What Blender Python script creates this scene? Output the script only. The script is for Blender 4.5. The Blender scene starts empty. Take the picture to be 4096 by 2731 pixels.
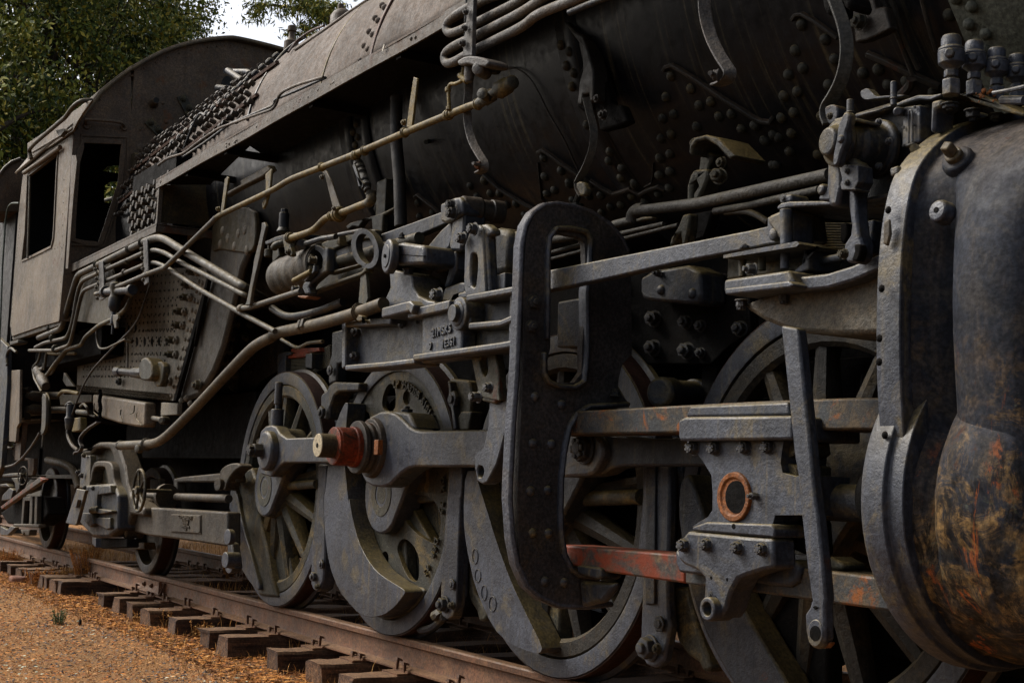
import bpy, bmesh, math, random
from mathutils import Vector, Matrix, noise
from mathutils.geometry import tessellate_polygon
R_ = math.radians
random.seed(7)
SC = bpy.context.scene
COL = SC.collection

# ---------------- camera ----------------
FPX, YAW, PIT, ROL = 5450.0, 1.0284, 0.10445, 0.035484
CAM = Vector((0.0, -3.522, 0.880))
_f = Vector((-math.sin(YAW)*math.cos(PIT), math.cos(YAW)*math.cos(PIT), math.sin(PIT)))
_r = Vector((math.cos(YAW), math.sin(YAW), 0)); _u = _r.cross(_f)
CR_ = math.cos(ROL)*_r + math.sin(ROL)*_u
CU_ = -math.sin(ROL)*_r + math.cos(ROL)*_u
cd = bpy.data.cameras.new('camera'); cam = bpy.data.objects.new('camera', cd); COL.objects.link(cam)
cd.sensor_width = 36.0; cd.lens = 36.0*FPX/4096; cd.clip_start = 0.05; cd.clip_end = 2000
m = Matrix.Identity(4)
for i in range(3):
    m[i][0] = CR_[i]; m[i][1] = CU_[i]; m[i][2] = -_f[i]; m[i][3] = CAM[i]
cam.matrix_world = m
SC.camera = cam

# ---------------- sky, sun, exposure ----------------
SUN_EL, SUN_AZ = R_(44), R_(234)      # azimuth clockwise from +Y: the light comes from behind the camera's left
w = bpy.data.worlds.new('World'); SC.world = w; w.use_nodes = True
nt = w.node_tree; nt.nodes.clear()
sky = nt.nodes.new('ShaderNodeTexSky'); sky.sky_type = 'NISHITA'; sky.sun_disc = False
sky.sun_elevation = SUN_EL; sky.sun_rotation = SUN_AZ
sky.air_density = 1.0; sky.dust_density = 6.0; sky.ozone_density = 1.0; sky.altitude = 50
hs = nt.nodes.new('ShaderNodeHueSaturation'); hs.inputs['Saturation'].default_value = 0.5
bg = nt.nodes.new('ShaderNodeBackground'); bg.inputs['Strength'].default_value = 0.14
wo = nt.nodes.new('ShaderNodeOutputWorld')
nt.links.new(sky.outputs[0], hs.inputs['Color']); nt.links.new(hs.outputs[0], bg.inputs[0]); nt.links.new(bg.outputs[0], wo.inputs[0])
sd = bpy.data.lights.new('sun', 'SUN'); sd.energy = 2.1; sd.angle = R_(18); sd.color = (1.0, 0.955, 0.89)
sun = bpy.data.objects.new('sun', sd); COL.objects.link(sun)
sdir = Vector((math.sin(SUN_AZ)*math.cos(SUN_EL), math.cos(SUN_AZ)*math.cos(SUN_EL), math.sin(SUN_EL)))
sun.rotation_euler = sdir.to_track_quat('Z', 'Y').to_euler(); sun.location = sdir*40
SC.view_settings.view_transform = 'Standard'; SC.view_settings.look = 'None'
SC.view_settings.exposure = 0.85; SC.view_settings.gamma = 1.0
SC.render.engine = 'CYCLES'
SC.cycles.max_bounces = 5; SC.cycles.diffuse_bounces = 3

# ---------------- measuring: a point of the photograph on a known plane ----------------
CROPS = {'f': (0, 0, 1.0)}
for row, oy in zip('abcd', (0, 650, 1300, 1991)):
    for c in range(4):
        CROPS[row+str(c+1)] = ((0, 1000, 2000, 3000)[c] if row == 'a' else (0, 900, 1900, 2900)[c], oy,
                               2.119 if c < 3 else (2.1186 if row == 'a' else 1.9666))
def fp(k, x, y):
    o = CROPS[k]; return o[0]+x/o[2], o[1]+y/o[2]
def ray(k, x, y):
    X, Y = fp(k, x, y)
    return _f + CR_*((X-2048)/FPX) - CU_*((Y-1365.5)/FPX)
def U(k, x, y, Y=None, X=None, Z=None, P=None):
    d = ray(k, x, y)
    if Y is not None: t = (Y-CAM[1])/d[1]
    elif X is not None: t = (X-CAM[0])/d[0]
    elif Z is not None: t = (Z-CAM[2])/d[2]
    else: t = (P[0]-CAM).dot(P[1])/d.dot(P[1])
    return CAM + d*t
YC, RB, ZB = 0.82, 1.17, 3.10
def BO(k, x, y, R=RB, zc=ZB):           # point and normal on the boiler barrel
    d = ray(k, x, y)
    a = d[1]**2+d[2]**2; oy = CAM[1]-YC; oz = CAM[2]-zc
    b = oy*d[1]+oz*d[2]; c = oy*oy+oz*oz-R*R; D = max(b*b-a*c, 0)
    t = (-b-math.sqrt(D))/a; p = CAM+d*t
    return p, Vector((0, p[1]-YC, p[2]-zc)).normalized()
def msize(k, px, p):                    # metres spanned by px crop pixels at point p
    return px/CROPS[k][2]*((p-CAM).dot(_f))/FPX

# ---------------- materials ----------------
def lk(nt, a, b): nt.links.new(a, b)
MATS = {}
GB_ = .48
def mat(name, base, dust=0.5, dustc=(.15, .10, .055), rust=0.0, rustc=(.16, .045, .014), rough=.6, streak=.35, bump=.4,
        var=.45, scale=1.0, metal=0.0, mott=0.0, mottc=(.16, .11, .04), spec=.2, grain=0, zfade=None, sf=22, orand=0, dp=.5, sy=None):
    m = bpy.data.materials.new(name); m.use_nodes = True; nt = m.node_tree; N = nt.nodes; N.clear()
    out = N.new('ShaderNodeOutputMaterial'); bs = N.new('ShaderNodeBsdfPrincipled'); lk(nt, bs.outputs[0], out.inputs[0])
    tc = N.new('ShaderNodeTexCoord'); co = tc.outputs['Object']
    def nz(s, det=6, ro=.6, vec=None, dis=0.0):
        n = N.new('ShaderNodeTexNoise'); n.inputs['Scale'].default_value = s*scale; n.inputs['Detail'].default_value = det
        n.inputs['Roughness'].default_value = ro; n.inputs['Distortion'].default_value = dis; lk(nt, vec or co, n.inputs['Vector']); return n.outputs[0]
    def rng(v, a, b, lo=0.0, hi=1.0, smooth=True):
        r = N.new('ShaderNodeMapRange'); r.interpolation_type = 'SMOOTHSTEP' if smooth else 'LINEAR'
        for i, x in zip((1, 2, 3, 4), (a, b, lo, hi)): r.inputs[i].default_value = x
        lk(nt, v, r.inputs[0]); return r.outputs[0]
    def mth(op, a, b):
        q = N.new('ShaderNodeMath'); q.operation = op
        for i, x in enumerate((a, b)):
            if isinstance(x, (int, float)): q.inputs[i].default_value = x
            else: lk(nt, x, q.inputs[i])
        return q.outputs[0]
    def mix(f, a, b, mode='MIX'):
        x = N.new('ShaderNodeMix'); x.data_type = 'RGBA'; x.blend_type = mode
        if isinstance(f, (int, float)): x.inputs[0].default_value = f
        else: lk(nt, f, x.inputs[0])
        for i, c in ((6, a), (7, b)):
            if isinstance(c, tuple): x.inputs[i].default_value = (*c, 1)
            else: lk(nt, c, x.inputs[i])
        return x.outputs[2]
    n1 = nz(2.2, 8, .65, dis=.4); n2 = nz(17, 6, .7); n3 = nz(75, 3, .6)
    b = Vector(base)*GB_; dustc = tuple(Vector(dustc)*GB_); rustc = tuple(Vector(rustc)*GB_); mottc = tuple(Vector(mottc)*GB_)
    col = mix(rng(n1, .3, .7), tuple(b*(1-var)), tuple(b*(1+var)))
    col = mix(rng(n2, .35, .7), col, mix(1.0, col, (1+var*.7, 1+var*.6, 1+var*.5), 'MULTIPLY'))
    if streak:
        mp = N.new('ShaderNodeMapping'); mp.inputs['Scale'].default_value = (sf, sy or sf, 1.1); lk(nt, co, mp.inputs[0])
        s = nz(1.0, 5, .6, mp.outputs[0])
        col = mix(mth('MULTIPLY', rng(s, .52, .78), streak), col, tuple(b*.35))
        col = mix(mth('MULTIPLY', rng(s, .46, .22), streak), col, tuple(Vector(dustc)*.7+b*.5))
    if grain:
        mp2 = N.new('ShaderNodeMapping'); mp2.inputs['Scale'].default_value = (45, 2.2, 60); lk(nt, co, mp2.inputs[0]); gr = nz(1.0, 5, .6, mp2.outputs[0])
        col = mix(mth('MULTIPLY', rng(gr, .45, .62), grain), col, tuple(b*.25)); col = mix(mth('MULTIPLY', rng(gr, .42, .25), grain), col, tuple(b*2.0))
    if orand:
        oi = N.new('ShaderNodeObjectInfo'); col = mix(oi.outputs['Random'], mix(1.0, col, (.55, .5, .5), 'MULTIPLY'), mix(1.0, col, (1.5, 1.4, 1.35), 'MULTIPLY'))
    if zfade:
        sz = N.new('ShaderNodeSeparateXYZ'); lk(nt, co, sz.inputs[0]); zz = mth('ADD', sz.outputs[2], mth('MULTIPLY', nz(3.0, 6, .7), zfade[2])); zm = rng(zz, zfade[0], zfade[1])
        mv = N.new('ShaderNodeMapping'); mv.inputs['Scale'].default_value = (1.5, 1.5, .38); lk(nt, co, mv.inputs[0]); mvo = mv.outputs[0]
        mo = mth('MULTIPLY', rng(nz(9, 10, .8, dis=1.0), .46, .60), zm); col = mix(mth('MULTIPLY', mo, .85), col, (.150, .092, .034))
        col = mix(mth('MULTIPLY', mth('MULTIPLY', rng(nz(13, 10, .8, mvo, .8), .48, .58), zm), .9), col, (.006, .006, .006))
        col = mix(mth('MULTIPLY', mth('MULTIPLY', rng(nz(6, 10, .8, dis=1.4), .58, .68), zm), .8), col, (.065, .075, .052))
        col = mix(mth('MULTIPLY', mth('MULTIPLY', rng(nz(6, 10, .75, mvo, .9), .58, .64), zm), .9), col, (.19, .05, .012))
    if mott:
        col = mix(mth('MULTIPLY', rng(nz(7, 9, .75, dis=1.2), .47, .62), mott), col, mottc)
        col = mix(mth('MULTIPLY', rng(nz(11, 9, .8, dis=.6), .55, .66), mott), col, tuple(b*.3))
    if dust:
        g = N.new('ShaderNodeNewGeometry'); sx = N.new('ShaderNodeSeparateXYZ'); lk(nt, g.outputs['Normal'], sx.inputs[0])
        up = rng(sx.outputs[2], .15, .85)
        dn = mth('ADD', mth('MULTIPLY', up, 1.0), mth('MULTIPLY', rng(nz(3.6, 9, .72, dis=.9), .50, .62), dp))
        dn = mth('MULTIPLY', dn, rng(n2, .28, .6, .45, 1.0))
        col = mix(mth('MULTIPLY', mth('MINIMUM', dn, 1.0), dust), col, dustc)
    if rust:
        ra = rng(nz(4.5, 8, .7, dis=.8), .66-.28*rust, .74-.22*rust)
        col = mix(ra, col, mix(rng(n3, .35, .7), rustc, tuple(Vector(rustc)*.4)))
    col = mix(rng(n3, .3, .75), mix(1.0, col, (.58, .58, .58), 'MULTIPLY'), mix(1.0, col, (1.4, 1.36, 1.32), 'MULTIPLY'))
    lk(nt, col, bs.inputs['Base Color'])
    lk(nt, rng(n2, .3, .7, rough-.12, rough+.15), bs.inputs['Roughness']); bs.inputs['Metallic'].default_value = metal
    bs.inputs['Specular IOR Level'].default_value = spec
    if bump:
        bp = N.new('ShaderNodeBump'); bp.inputs['Strength'].default_value = bump; bp.inputs['Distance'].default_value = .006
        h = mth('ADD', mth('MULTIPLY', nz(38, 6, .7), .9), mth('MULTIPLY', nz(9, 4, .5), .9)); h = mth('ADD', h, mth('MULTIPLY', nz(130, 2, .5), .35))
        lk(nt, h, bp.inputs['Height']); lk(nt, bp.outputs[0], bs.inputs['Normal'])
    MATS[name] = m; return m
PAINT = mat('weathered_grey_paint', (.038, .047, .068), dust=.9, dustc=(.20, .150, .052), streak=.75, sf=30, var=.5, rough=.5, spec=.3, rust=.02, rustc=(.14, .055, .02), bump=.55, dp=0.6)
PAINT2 = mat('dark_grey_paint', (.024, .030, .042), dust=.9, dustc=(.16, .120, .042), streak=.7, sf=30, var=.5, rough=.5, rust=.04, bump=.6, dp=0.6)
DUSTY = mat('dusty_iron', (.046, .046, .034), dust=1.0, dustc=(.22, .155, .050), rust=.08, streak=.45, var=.6, bump=.8, dp=0.75)
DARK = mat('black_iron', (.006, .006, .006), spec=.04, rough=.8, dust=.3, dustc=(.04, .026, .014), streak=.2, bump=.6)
BLACKB = mat('boiler_black', (.0060, .0070, .0105), sf=45, dust=.05, dustc=(.12, .105, .06), streak=1.0, rough=0.4, bump=.10, spec=0.14, var=.3, dp=0.08, sy=1.2)
RIV = mat('rivet_black', (.030, .032, .028), spec=.12, dust=.9, dustc=(.13, .10, .042), streak=.0, bump=.5)
JACKET = mat('sunbleached_jacket', (.165, .136, .115), rough=.8, spec=.15, dust=.3, dustc=(.2, .15, .11), rust=.06, streak=.5, bump=.2, var=.38, rustc=(.12, .06, .035), dp=0.2)
EDGE = mat('walkway_edge_paint', (.11, .092, .072), dust=.4, rust=.42, rustc=(.14, .06, .028), streak=.1, bump=.5)
DUSTY_SHADE = mat('shadowed_spoke_iron', (.022, .021, .018), dust=.9, dustc=(.11, .078, .03), rust=.06, streak=.4, var=.6, bump=.8, dp=.5)  # darker copy of the dusty iron, shade on the spokes put into the colour
THR = mat('throat_sheet_iron', (.055, .049, .040), dust=.5, dustc=(.14, .10, .045), rust=.12, rustc=(.10, .04, .015), streak=.8, sf=25, bump=.5)
NUTB = mat('brown_bolt_caps', (.046, .037, .028), dust=.7, dustc=(.13, .085, .035), rust=.3, rustc=(.12, .045, .015), streak=0)
GLAND = mat('ochre_gland', (.22, .15, .055), dust=.5, dustc=(.2, .13, .05), mott=.5, mottc=(.03, .02, .012), streak=0, bump=.8)
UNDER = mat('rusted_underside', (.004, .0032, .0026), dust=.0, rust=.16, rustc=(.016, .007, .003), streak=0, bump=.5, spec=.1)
CABF = mat('cab_brown_steel', (.100, .072, .048), dust=.5, dustc=(.15, .105, .045), rust=.34, rustc=(.19, .075, .022), streak=.5, bump=.5, var=.4)
CABS = mat('cab_side_steel', (.165, .130, .092), dust=.5, rust=.26, rustc=(.17, .075, .028), streak=.85, bump=.5, var=.4, sf=12, dustc=(.17, .125, .06))
FIRE = mat('firebox_sheet', (.180, .160, .125), sf=35, dust=.5, dustc=(.15, .11, .048), streak=.75, bump=.3, rust=.05)
PIPE = mat('dusty_grey_pipe', (.062, .060, .052), dust=.8, dustc=(.19, .14, .055), mott=0.55, mottc=(.04, .028, .018), rust=.16, rustc=(.08, .04, .02), streak=.0, scale=1.4)
YPIPE = mat('ochre_pipe', (.145, .105, .030), mott=0.6, mottc=(.045, .038, .03), dust=.7, dustc=(.32, .23, .055), rust=.12, rustc=(.06, .04, .02), streak=.0, scale=1.4)
BPIPE = mat('brown_lagged_pipe', (.068, .055, .034), mott=0.55, mottc=(.04, .03, .022), dust=.7, dustc=(.18, .125, .045), rust=.16, rustc=(.10, .05, .022), streak=.0)
REDR = mat('red_rust', (.20, .030, .008), dust=.0, rust=0.5, rustc=(.07, .03, .012), streak=.2, bump=.5, var=.6, mott=0.4, mottc=(.10, .055, .02))
REDBAR = mat('red_patched_bar', (.06, .055, .05), dust=.6, dustc=(.22, .10, .045), rust=0.72, rustc=(.34, .06, .018), streak=.3, scale=.9, mott=0.5, mottc=(.24, .15, .06), dp=0.3)
ORUST = mat('orange_rust', (.20, .068, .016), dust=.3, rust=.3, rustc=(.30, .10, .02), streak=.0, bump=.8, dustc=(.2,.12,.05))
CREAM = mat('bare_cream_end', (.58, .50, .34), dust=0, rust=.18, rustc=(.20, .12, .06), streak=0, bump=.6, var=.2)
CYL = mat('cylinder_jacket', (.022, .027, .039), rough=0.62, spec=0.08, dust=0.5, dustc=(.14, .108, .075), rust=.12, rustc=(.10, .04, .02), streak=1.0, bump=0.22, mott=.4, mottc=(.085, .075, .06), zfade=(2.15, 1.6, 1.7), dp=0.12, sf=13)
MOTT = mat('mottled_scale', (.030, .031, .030), dust=.3, dustc=(.12, .09, .05), rust=.2, rustc=(.16, .055, .018), streak=.3, bump=0.8, mott=.95, mottc=(.15, .10, .04), scale=2.0, var=.8)
SMOKE = mat('smokebox_green_grey', (.085, .095, .080), dust=.3, dustc=(.12, .12, .09), streak=.5, bump=.7, var=.2)
RAIL = mat('rusty_rail', (.150, .072, .038), dust=.6, dustc=(.30, .175, .085), rust=.15, rustc=(.09, .05, .04), streak=0, bump=.4)
TREADM = mat('rusted_tread', (.045, .018, .010), dust=0, rust=.2, rustc=(.07, .022, .010), streak=0)
WOOD = mat('weathered_tie_wood', (.11, .062, .034), dust=.8, dustc=(.30, .17, .085), streak=0, bump=.9, var=.6, rough=.85, grain=.8, orand=1)
EDGE2 = mat('lit_flange_paint', (.070, .080, .106), dust=.6, dustc=(.15, .11, .07), rust=.05, streak=.2, bump=1.0, var=.3)  # paler grey for the flange facing the sun, its lit look painted in
PANEL = mat('ochre_stained_panel', (.045, .036, .016), dust=.2, rust=.15, rustc=(.05, .025, .008), streak=.3, mott=.5, mottc=(.10, .07, .02))

# ---------------- objects ----------------
def link(name, me, m, parent=None):
    o = bpy.data.objects.new(name, me); COL.objects.link(o)
    if m is not None and me is not None and not me.materials: me.materials.append(m)
    if parent is not None:
        o.parent = parent
        if parent.parent is None: o.location = -parent.location if parent.type == 'EMPTY' else (0, 0, 0)
    return o
def thing(name, label, cat, loc, group=None):
    o = bpy.data.objects.new(name, None); COL.objects.link(o); o.location = loc; o.empty_display_size = .2
    o['label'] = label; o['category'] = cat
    if group: o['group'] = group
    return o
def tag(o, label, cat, group=None, kind=None):
    if kind: o['kind'] = kind
    if label: o['label'] = label; 
    if cat: o['category'] = cat
    if group: o['group'] = group
    return o
class MB:
    def __init__(s): s.v = []; s.f = []
    def add(s, vs, fs):
        b = len(s.v); s.v += [tuple(v) for v in vs]; s.f += [tuple(b+i for i in f) for f in fs]; return s
    def prism(s, pts, d, holes=()):
        if not holes:
            P = [Vector(p) for p in pts]; n = len(P); d = Vector(d)
            return s.add(P+[p+d for p in P], [tuple(range(n)), tuple(range(2*n-1, n-1, -1))]+[(i, (i+1) % n, (i+1) % n+n, i+n) for i in range(n)])
        return s.prism_h(pts, d, holes)
    def prism_h(s, pts, d, holes=()):
        """pts, holes: loops of 3D points in one plane; d: extrusion vector"""
        loops = [list(pts)]+[list(h) for h in holes]
        tris = tessellate_polygon([[Vector(p) for p in l] for l in loops])
        flat = [Vector(p) for l in loops for p in l]; n = len(flat); d = Vector(d)
        vs = flat+[p+d for p in flat]; fs = []
        # orient
        nrm = Vector((0, 0, 0))
        for a, b_, c in tris: nrm += (flat[b_]-flat[a]).cross(flat[c]-flat[a])
        for t in tris:
            tn = (flat[t[1]]-flat[t[0]]).cross(flat[t[2]]-flat[t[0]])
            t = t if tn.dot(d) < 0 else (t[0], t[2], t[1])
            fs.append(t); fs.append((t[2]+n, t[1]+n, t[0]+n))
        o = 0
        for li, l in enumerate(loops):
            k = len(l); c = Vector((0, 0, 0))
            for i in range(k): c += l[i].cross(l[(i+1) % k]) if isinstance(l[i], Vector) else Vector(l[i]).cross(Vector(l[(i+1) % k]))
            fl = c.dot(d) < 0
            if li: fl = not fl
            for i in range(k):
                a, b_ = o+i, o+(i+1) % k
                fs.append((b_, a, a+n, b_+n) if not fl else (a, b_, b_+n, a+n))
            o += k
        return s.add(vs, fs)
    def box(s, c, sz, rot=None):
        c = Vector(c); h = Vector(sz)/2; vs = []
        for x in (-1, 1):
            for y in (-1, 1):
                for z in (-1, 1):
                    v = Vector((x*h[0], y*h[1], z*h[2]))
                    if rot is not None: v = rot @ v
                    vs.append(c+v)
        return s.add(vs, [(0, 1, 3, 2), (4, 6, 7, 5), (0, 4, 5, 1), (2, 3, 7, 6), (0, 2, 6, 4), (1, 5, 7, 3)])
    def lathe(s, p0, ax, prof, n=24, closed=False, ph=0):
        """prof: (distance along axis, radius)"""
        ax = Vector(ax).normalized(); a = ax.orthogonal().normalized(); b = ax.cross(a); p0 = Vector(p0)
        if abs(ax.z) < .9: 
            a = Vector((0, 0, 1)).cross(ax).normalized(); b = ax.cross(a)
        vs = []; fs = []
        for t, r in prof:
            for i in range(n):
                q = 2*math.pi*i/n+ph; vs.append(p0+ax*t+(a*math.cos(q)+b*math.sin(q))*max(r, 1e-5))
        m_ = len(prof)
        for j in range(m_-1+(1 if closed else 0)):
            for i in range(n):
                A = j*n+i; B = j*n+(i+1) % n; C = ((j+1) % m_)*n+(i+1) % n; D = ((j+1) % m_)*n+i
                fs.append((A, B, C, D))
        if not closed:
            fs.append(tuple(range(n-1, -1, -1))); fs.append(tuple((m_-1)*n+i for i in range(n)))
        return s.add(vs, fs)
    def cyl(s, p0, p1, r, r1=None, n=20):
        p0 = Vector(p0); p1 = Vector(p1); L = (p1-p0).length
        return s.lathe(p0, p1-p0, [(0, r), (L, r if r1 is None else r1)], n)
    def tube(s, pts, r, n=12, round_=0.0, caps=True):
        P = [Vector(p) for p in pts]
        if round_ > 0:
            Q = [P[0]]
            for i in range(1, len(P)-1):
                a, b, c = P[i-1], P[i], P[i+1]
                ra = min(round_, (a-b).length*.48); rc = min(round_, (c-b).length*.48)
                A = b+(a-b).normalized()*ra; C = b+(c-b).normalized()*rc
                for k in range(7):
                    t = k/6; Q.append(A*(1-t)**2+b*2*t*(1-t)+C*t*t)
            Q.append(P[-1]); P = Q
        vs = []; fs = []; T0 = (P[1]-P[0]).normalized(); a = T0.orthogonal().normalized()
        rr = r if isinstance(r, (list, tuple)) else None
        for i, p in enumerate(P):
            T = (P[min(i+1, len(P)-1)]-P[max(i-1, 0)]).normalized()
            a = (a-T*a.dot(T)).normalized(); b = T.cross(a)
            R = r if rr is None else rr[0]+(rr[1]-rr[0])*i/(len(P)-1)
            for k in range(n):
                q = 2*math.pi*k/n; vs.append(p+(a*math.cos(q)+b*math.sin(q))*R)
        for i in range(len(P)-1):
            for k in range(n):
                fs.append((i*n+k, i*n+(k+1) % n, (i+1)*n+(k+1) % n, (i+1)*n+k))
        if caps: fs.append(tuple(range(n-1, -1, -1))); fs.append(tuple((len(P)-1)*n+k for k in range(n)))
        return s.add(vs, fs)
    def strap(s, pts, w, t, wdir):
        """flat bar through pts, width w along wdir, thickness t"""
        P = [Vector(p) for p in pts]; W = Vector(wdir).normalized(); vs = []; fs = []
        for i, p in enumerate(P):
            T = (P[min(i+1, len(P)-1)]-P[max(i-1, 0)]).normalized()
            Wd = (W-T*W.dot(T)).normalized(); Nn = T.cross(Wd)
            for a, b in ((-1, -1), (1, -1), (1, 1), (-1, 1)): vs.append(p+Wd*a*w/2+Nn*b*t/2)
        for i in range(len(P)-1):
            for k in range(4): fs.append((i*4+k, i*4+(k+1) % 4, (i+1)*4+(k+1) % 4, (i+1)*4+k))
        fs += [(3, 2, 1, 0), tuple((len(P)-1)*4+k for k in range(4))]
        return s.add(vs, fs)
    def dome(s, p, nrm, r, h=None, n=10, ri=4):
        h = r*.8 if h is None else h; prof = [(h*math.sin(j*math.pi/2/ri), r*math.cos(j*math.pi/2/ri)) for j in range(ri)]+[(h, 0.0)]
        return s.lathe(Vector(p)-Vector(nrm)*.002, nrm, prof, n)
    def hexn(s, p, ax, r, h, ph=0, castle=False, bolt=True):
        ax = Vector(ax).normalized(); p = Vector(p)
        s.lathe(p, ax, [(0, r*.98), (h*.92, r), (h, r*.88)], 6, ph=ph)
        if castle:
            a = Vector((0, 0, 1)).cross(ax) if abs(ax.z) < .9 else Vector((1, 0, 0)); a.normalize(); b = ax.cross(a)
            for i in range(6):
                q = math.pi/3*i+ph+math.pi/6; d = a*math.cos(q)+b*math.sin(q); e = ax.cross(d)
                c = p+ax*(h*1.22)+d*r*.60
                rot = Matrix((d, e, ax)).transposed()
                s.box(c, (r*.34, r*.46, h*.5), rot)
        if bolt: s.lathe(p, ax, [(h*.5, r*.5), (h*1.45, r*.5), (h*1.5, r*.42)], 12)
        return s
    def build(s, name, m, parent=None, bevel=0.0, smooth=38, seg=2):
        me = bpy.data.meshes.new(name); me.from_pydata(s.v, [], s.f); me.validate(); me.update()
        bm = bmesh.new(); bm.from_mesh(me); bmesh.ops.recalc_face_normals(bm, faces=bm.faces); bm.to_mesh(me); bm.free()
        me.shade_smooth(); me.set_sharp_from_angle(angle=R_(smooth))
        o = link(name, me, m, parent)
        if bevel:
            b = o.modifiers.new('bevel', 'BEVEL'); b.width = bevel; b.segments = seg; b.limit_method = 'ANGLE'; b.angle_limit = R_(40); b.harden_normals = False
        return o
def absorb(dst, src, mb=None):
    """surface pattern (rivets, stay heads) goes into its part's own mesh, keeping its material"""
    m = src.data.materials[0]; k = len(dst.data.materials); dst.data.materials.append(m)
    n0 = len(dst.data.polygons); bm = bmesh.new(); bm.from_mesh(dst.data); bm.from_mesh(src.data); bm.to_mesh(dst.data); bm.free()
    for p in dst.data.polygons[n0:]: p.material_index = k
    dst.data.update(); bpy.data.objects.remove(src)
def sm(pts, it=2):                    # rounds a closed outline (corner cutting)
    P = [Vector(p) for p in pts]
    for _ in range(it):
        Q = []
        for i in range(len(P)):
            a, b = P[i], P[(i+1) % len(P)]; Q += [a*.78+b*.22, a*.22+b*.78]
        P = Q
    return P
def S2(pts, it=2):
    P = [tuple(p) for p in pts]
    for _ in range(it):
        Q = []
        for i in range(len(P)):
            a, b = P[i], P[(i+1) % len(P)]; Q += [(a[0]*.78+b[0]*.22, a[1]*.78+b[1]*.22), (a[0]*.22+b[0]*.78, a[1]*.22+b[1]*.78)]
        P = Q
    return P
def ell(cx, cy, rx, ry, n=28, rot=0):
    c, s_ = math.cos(rot), math.sin(rot)
    return [(cx+rx*math.cos(t)*c-ry*math.sin(t)*s_, cy+rx*math.cos(t)*s_+ry*math.sin(t)*c) for t in [2*math.pi*i/n for i in range(n)]]
def plate(name, k, pts, Y, th, m, parent, holes=(), bevel=.006, smooth=0, X=None, mb=None, Z=None):
    """outline read off crop k, standing in plane Y (or X, Z) and th thick away from the camera"""
    if smooth: pts = S2(pts, smooth)
    kw = dict(X=X) if X is not None else (dict(Z=Z) if Z is not None else dict(Y=Y))
    c = lambda L: [U(*((q[2],)+tuple(q[:2]) if len(q) > 2 else (k, q[0], q[1])), **kw) for q in L]
    d = (-th, 0, 0) if X is not None else ((0, 0, th) if Z is not None else (0, th, 0))
    M_ = mb or MB(); M_.prism(c(pts), d, [c(h) for h in holes])
    return M_ if mb else M_.build(name, m, parent, bevel)
_nutc = {}
def nut(k, x, y, h, m, parent, Y=None, X=None, Z=None, at=None, nrm=(0, -1, 0), style='hex', L=None, name=None):
    p = at if at is not None else U(k, x, y, Y=Y, X=X, Z=Z)
    r = msize(k, h, p)/2
    L = .85 if L is None else L
    key = (style, m.name, round(L, 2))
    if key not in _nutc:
        b = MB()
        if style != 'plain': b.lathe((0, 0, 0), (0, 0, 1), [(-.15, 1.18), (.08, 1.18)], 18)
        b.hexn((0, 0, .05 if style != 'plain' else -.1), (0, 0, 1), 1.0, L, ph=random.random(), castle=(style == 'castle'))
        me_o = b.build('nut', m, None, 0.05); me = me_o.data; bpy.data.objects.remove(me_o); _nutc[key] = me
    nm = name or {'castle': 'castle_nut', 'hex': 'hex_nut', 'plain': 'bolt_head'}[style]
    o = bpy.data.objects.new(nm, _nutc[key]); COL.objects.link(o)
    o.parent = parent
    q = Vector(nrm).to_track_quat('Z', 'Y')
    o.rotation_euler = q.to_euler()
    base = parent.location if (parent.type == 'EMPTY') else Vector((0, 0, 0))
    o.location = p-base; o.scale = (r, r, r)
    bv = o.modifiers.new('bevel', 'BEVEL'); bv.width = .06; bv.segments = 1; bv.limit_method = 'ANGLE'; bv.angle_limit = R_(40)
    return o
def txt(s, p, xdir, updir, size, depth, m, parent, name='raised_lettering'):
    cu = bpy.data.curves.new(name, 'FONT'); cu.body = s; cu.size = size; cu.extrude = depth; cu.align_x = 'CENTER'; cu.align_y = 'CENTER'; cu.resolution_u = 3
    cu.bevel_depth = depth*.3; cu.bevel_resolution = 1
    to = bpy.data.objects.new('tmp', cu); COL.objects.link(to); dg = bpy.context.evaluated_depsgraph_get(); dg.update()
    me = bpy.data.meshes.new_from_object(to.evaluated_get(dg)); bpy.data.objects.remove(to)
    xd = Vector(xdir).normalized(); ud = Vector(updir).normalized(); zd = xd.cross(ud)
    M_ = Matrix((xd, ud, zd)).transposed().to_4x4(); M_.translation = Vector(p); me.transform(M_)
    me.materials.clear(); return me
def txt_join(meshes, name, m, parent):
    bm = bmesh.new()
    for me in meshes: bm.from_mesh(me)
    me = bpy.data.meshes.new(name); bm.to_mesh(me); bm.free(); return link(name, me, m, parent)
CROPS['e'] = (0, 1500, 2.0907); CROPS['g'] = (3350, 0, 2.614); CROPS['h'] = (900, 900, 3.485)
LOCO = thing('steam_locomotive', 'huge weathered black and grey steam locomotive filling most of the photo', 'steam locomotive', (-7.0, YC, 0))
WX = [-8.884+1.743*i for i in range(5)]
def part(nm, mb, m, bevel=.006, parent=None, smooth=38): return mb.build(nm, m, parent or LOCO, bevel, smooth)
def V(*a): return Vector(a)

BRUST = mat('patchy_rust_casting', (.055, .05, .045), dust=.6, dustc=(.13, .09, .05), rust=.35, rustc=(.22, .09, .03), streak=.3)
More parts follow.
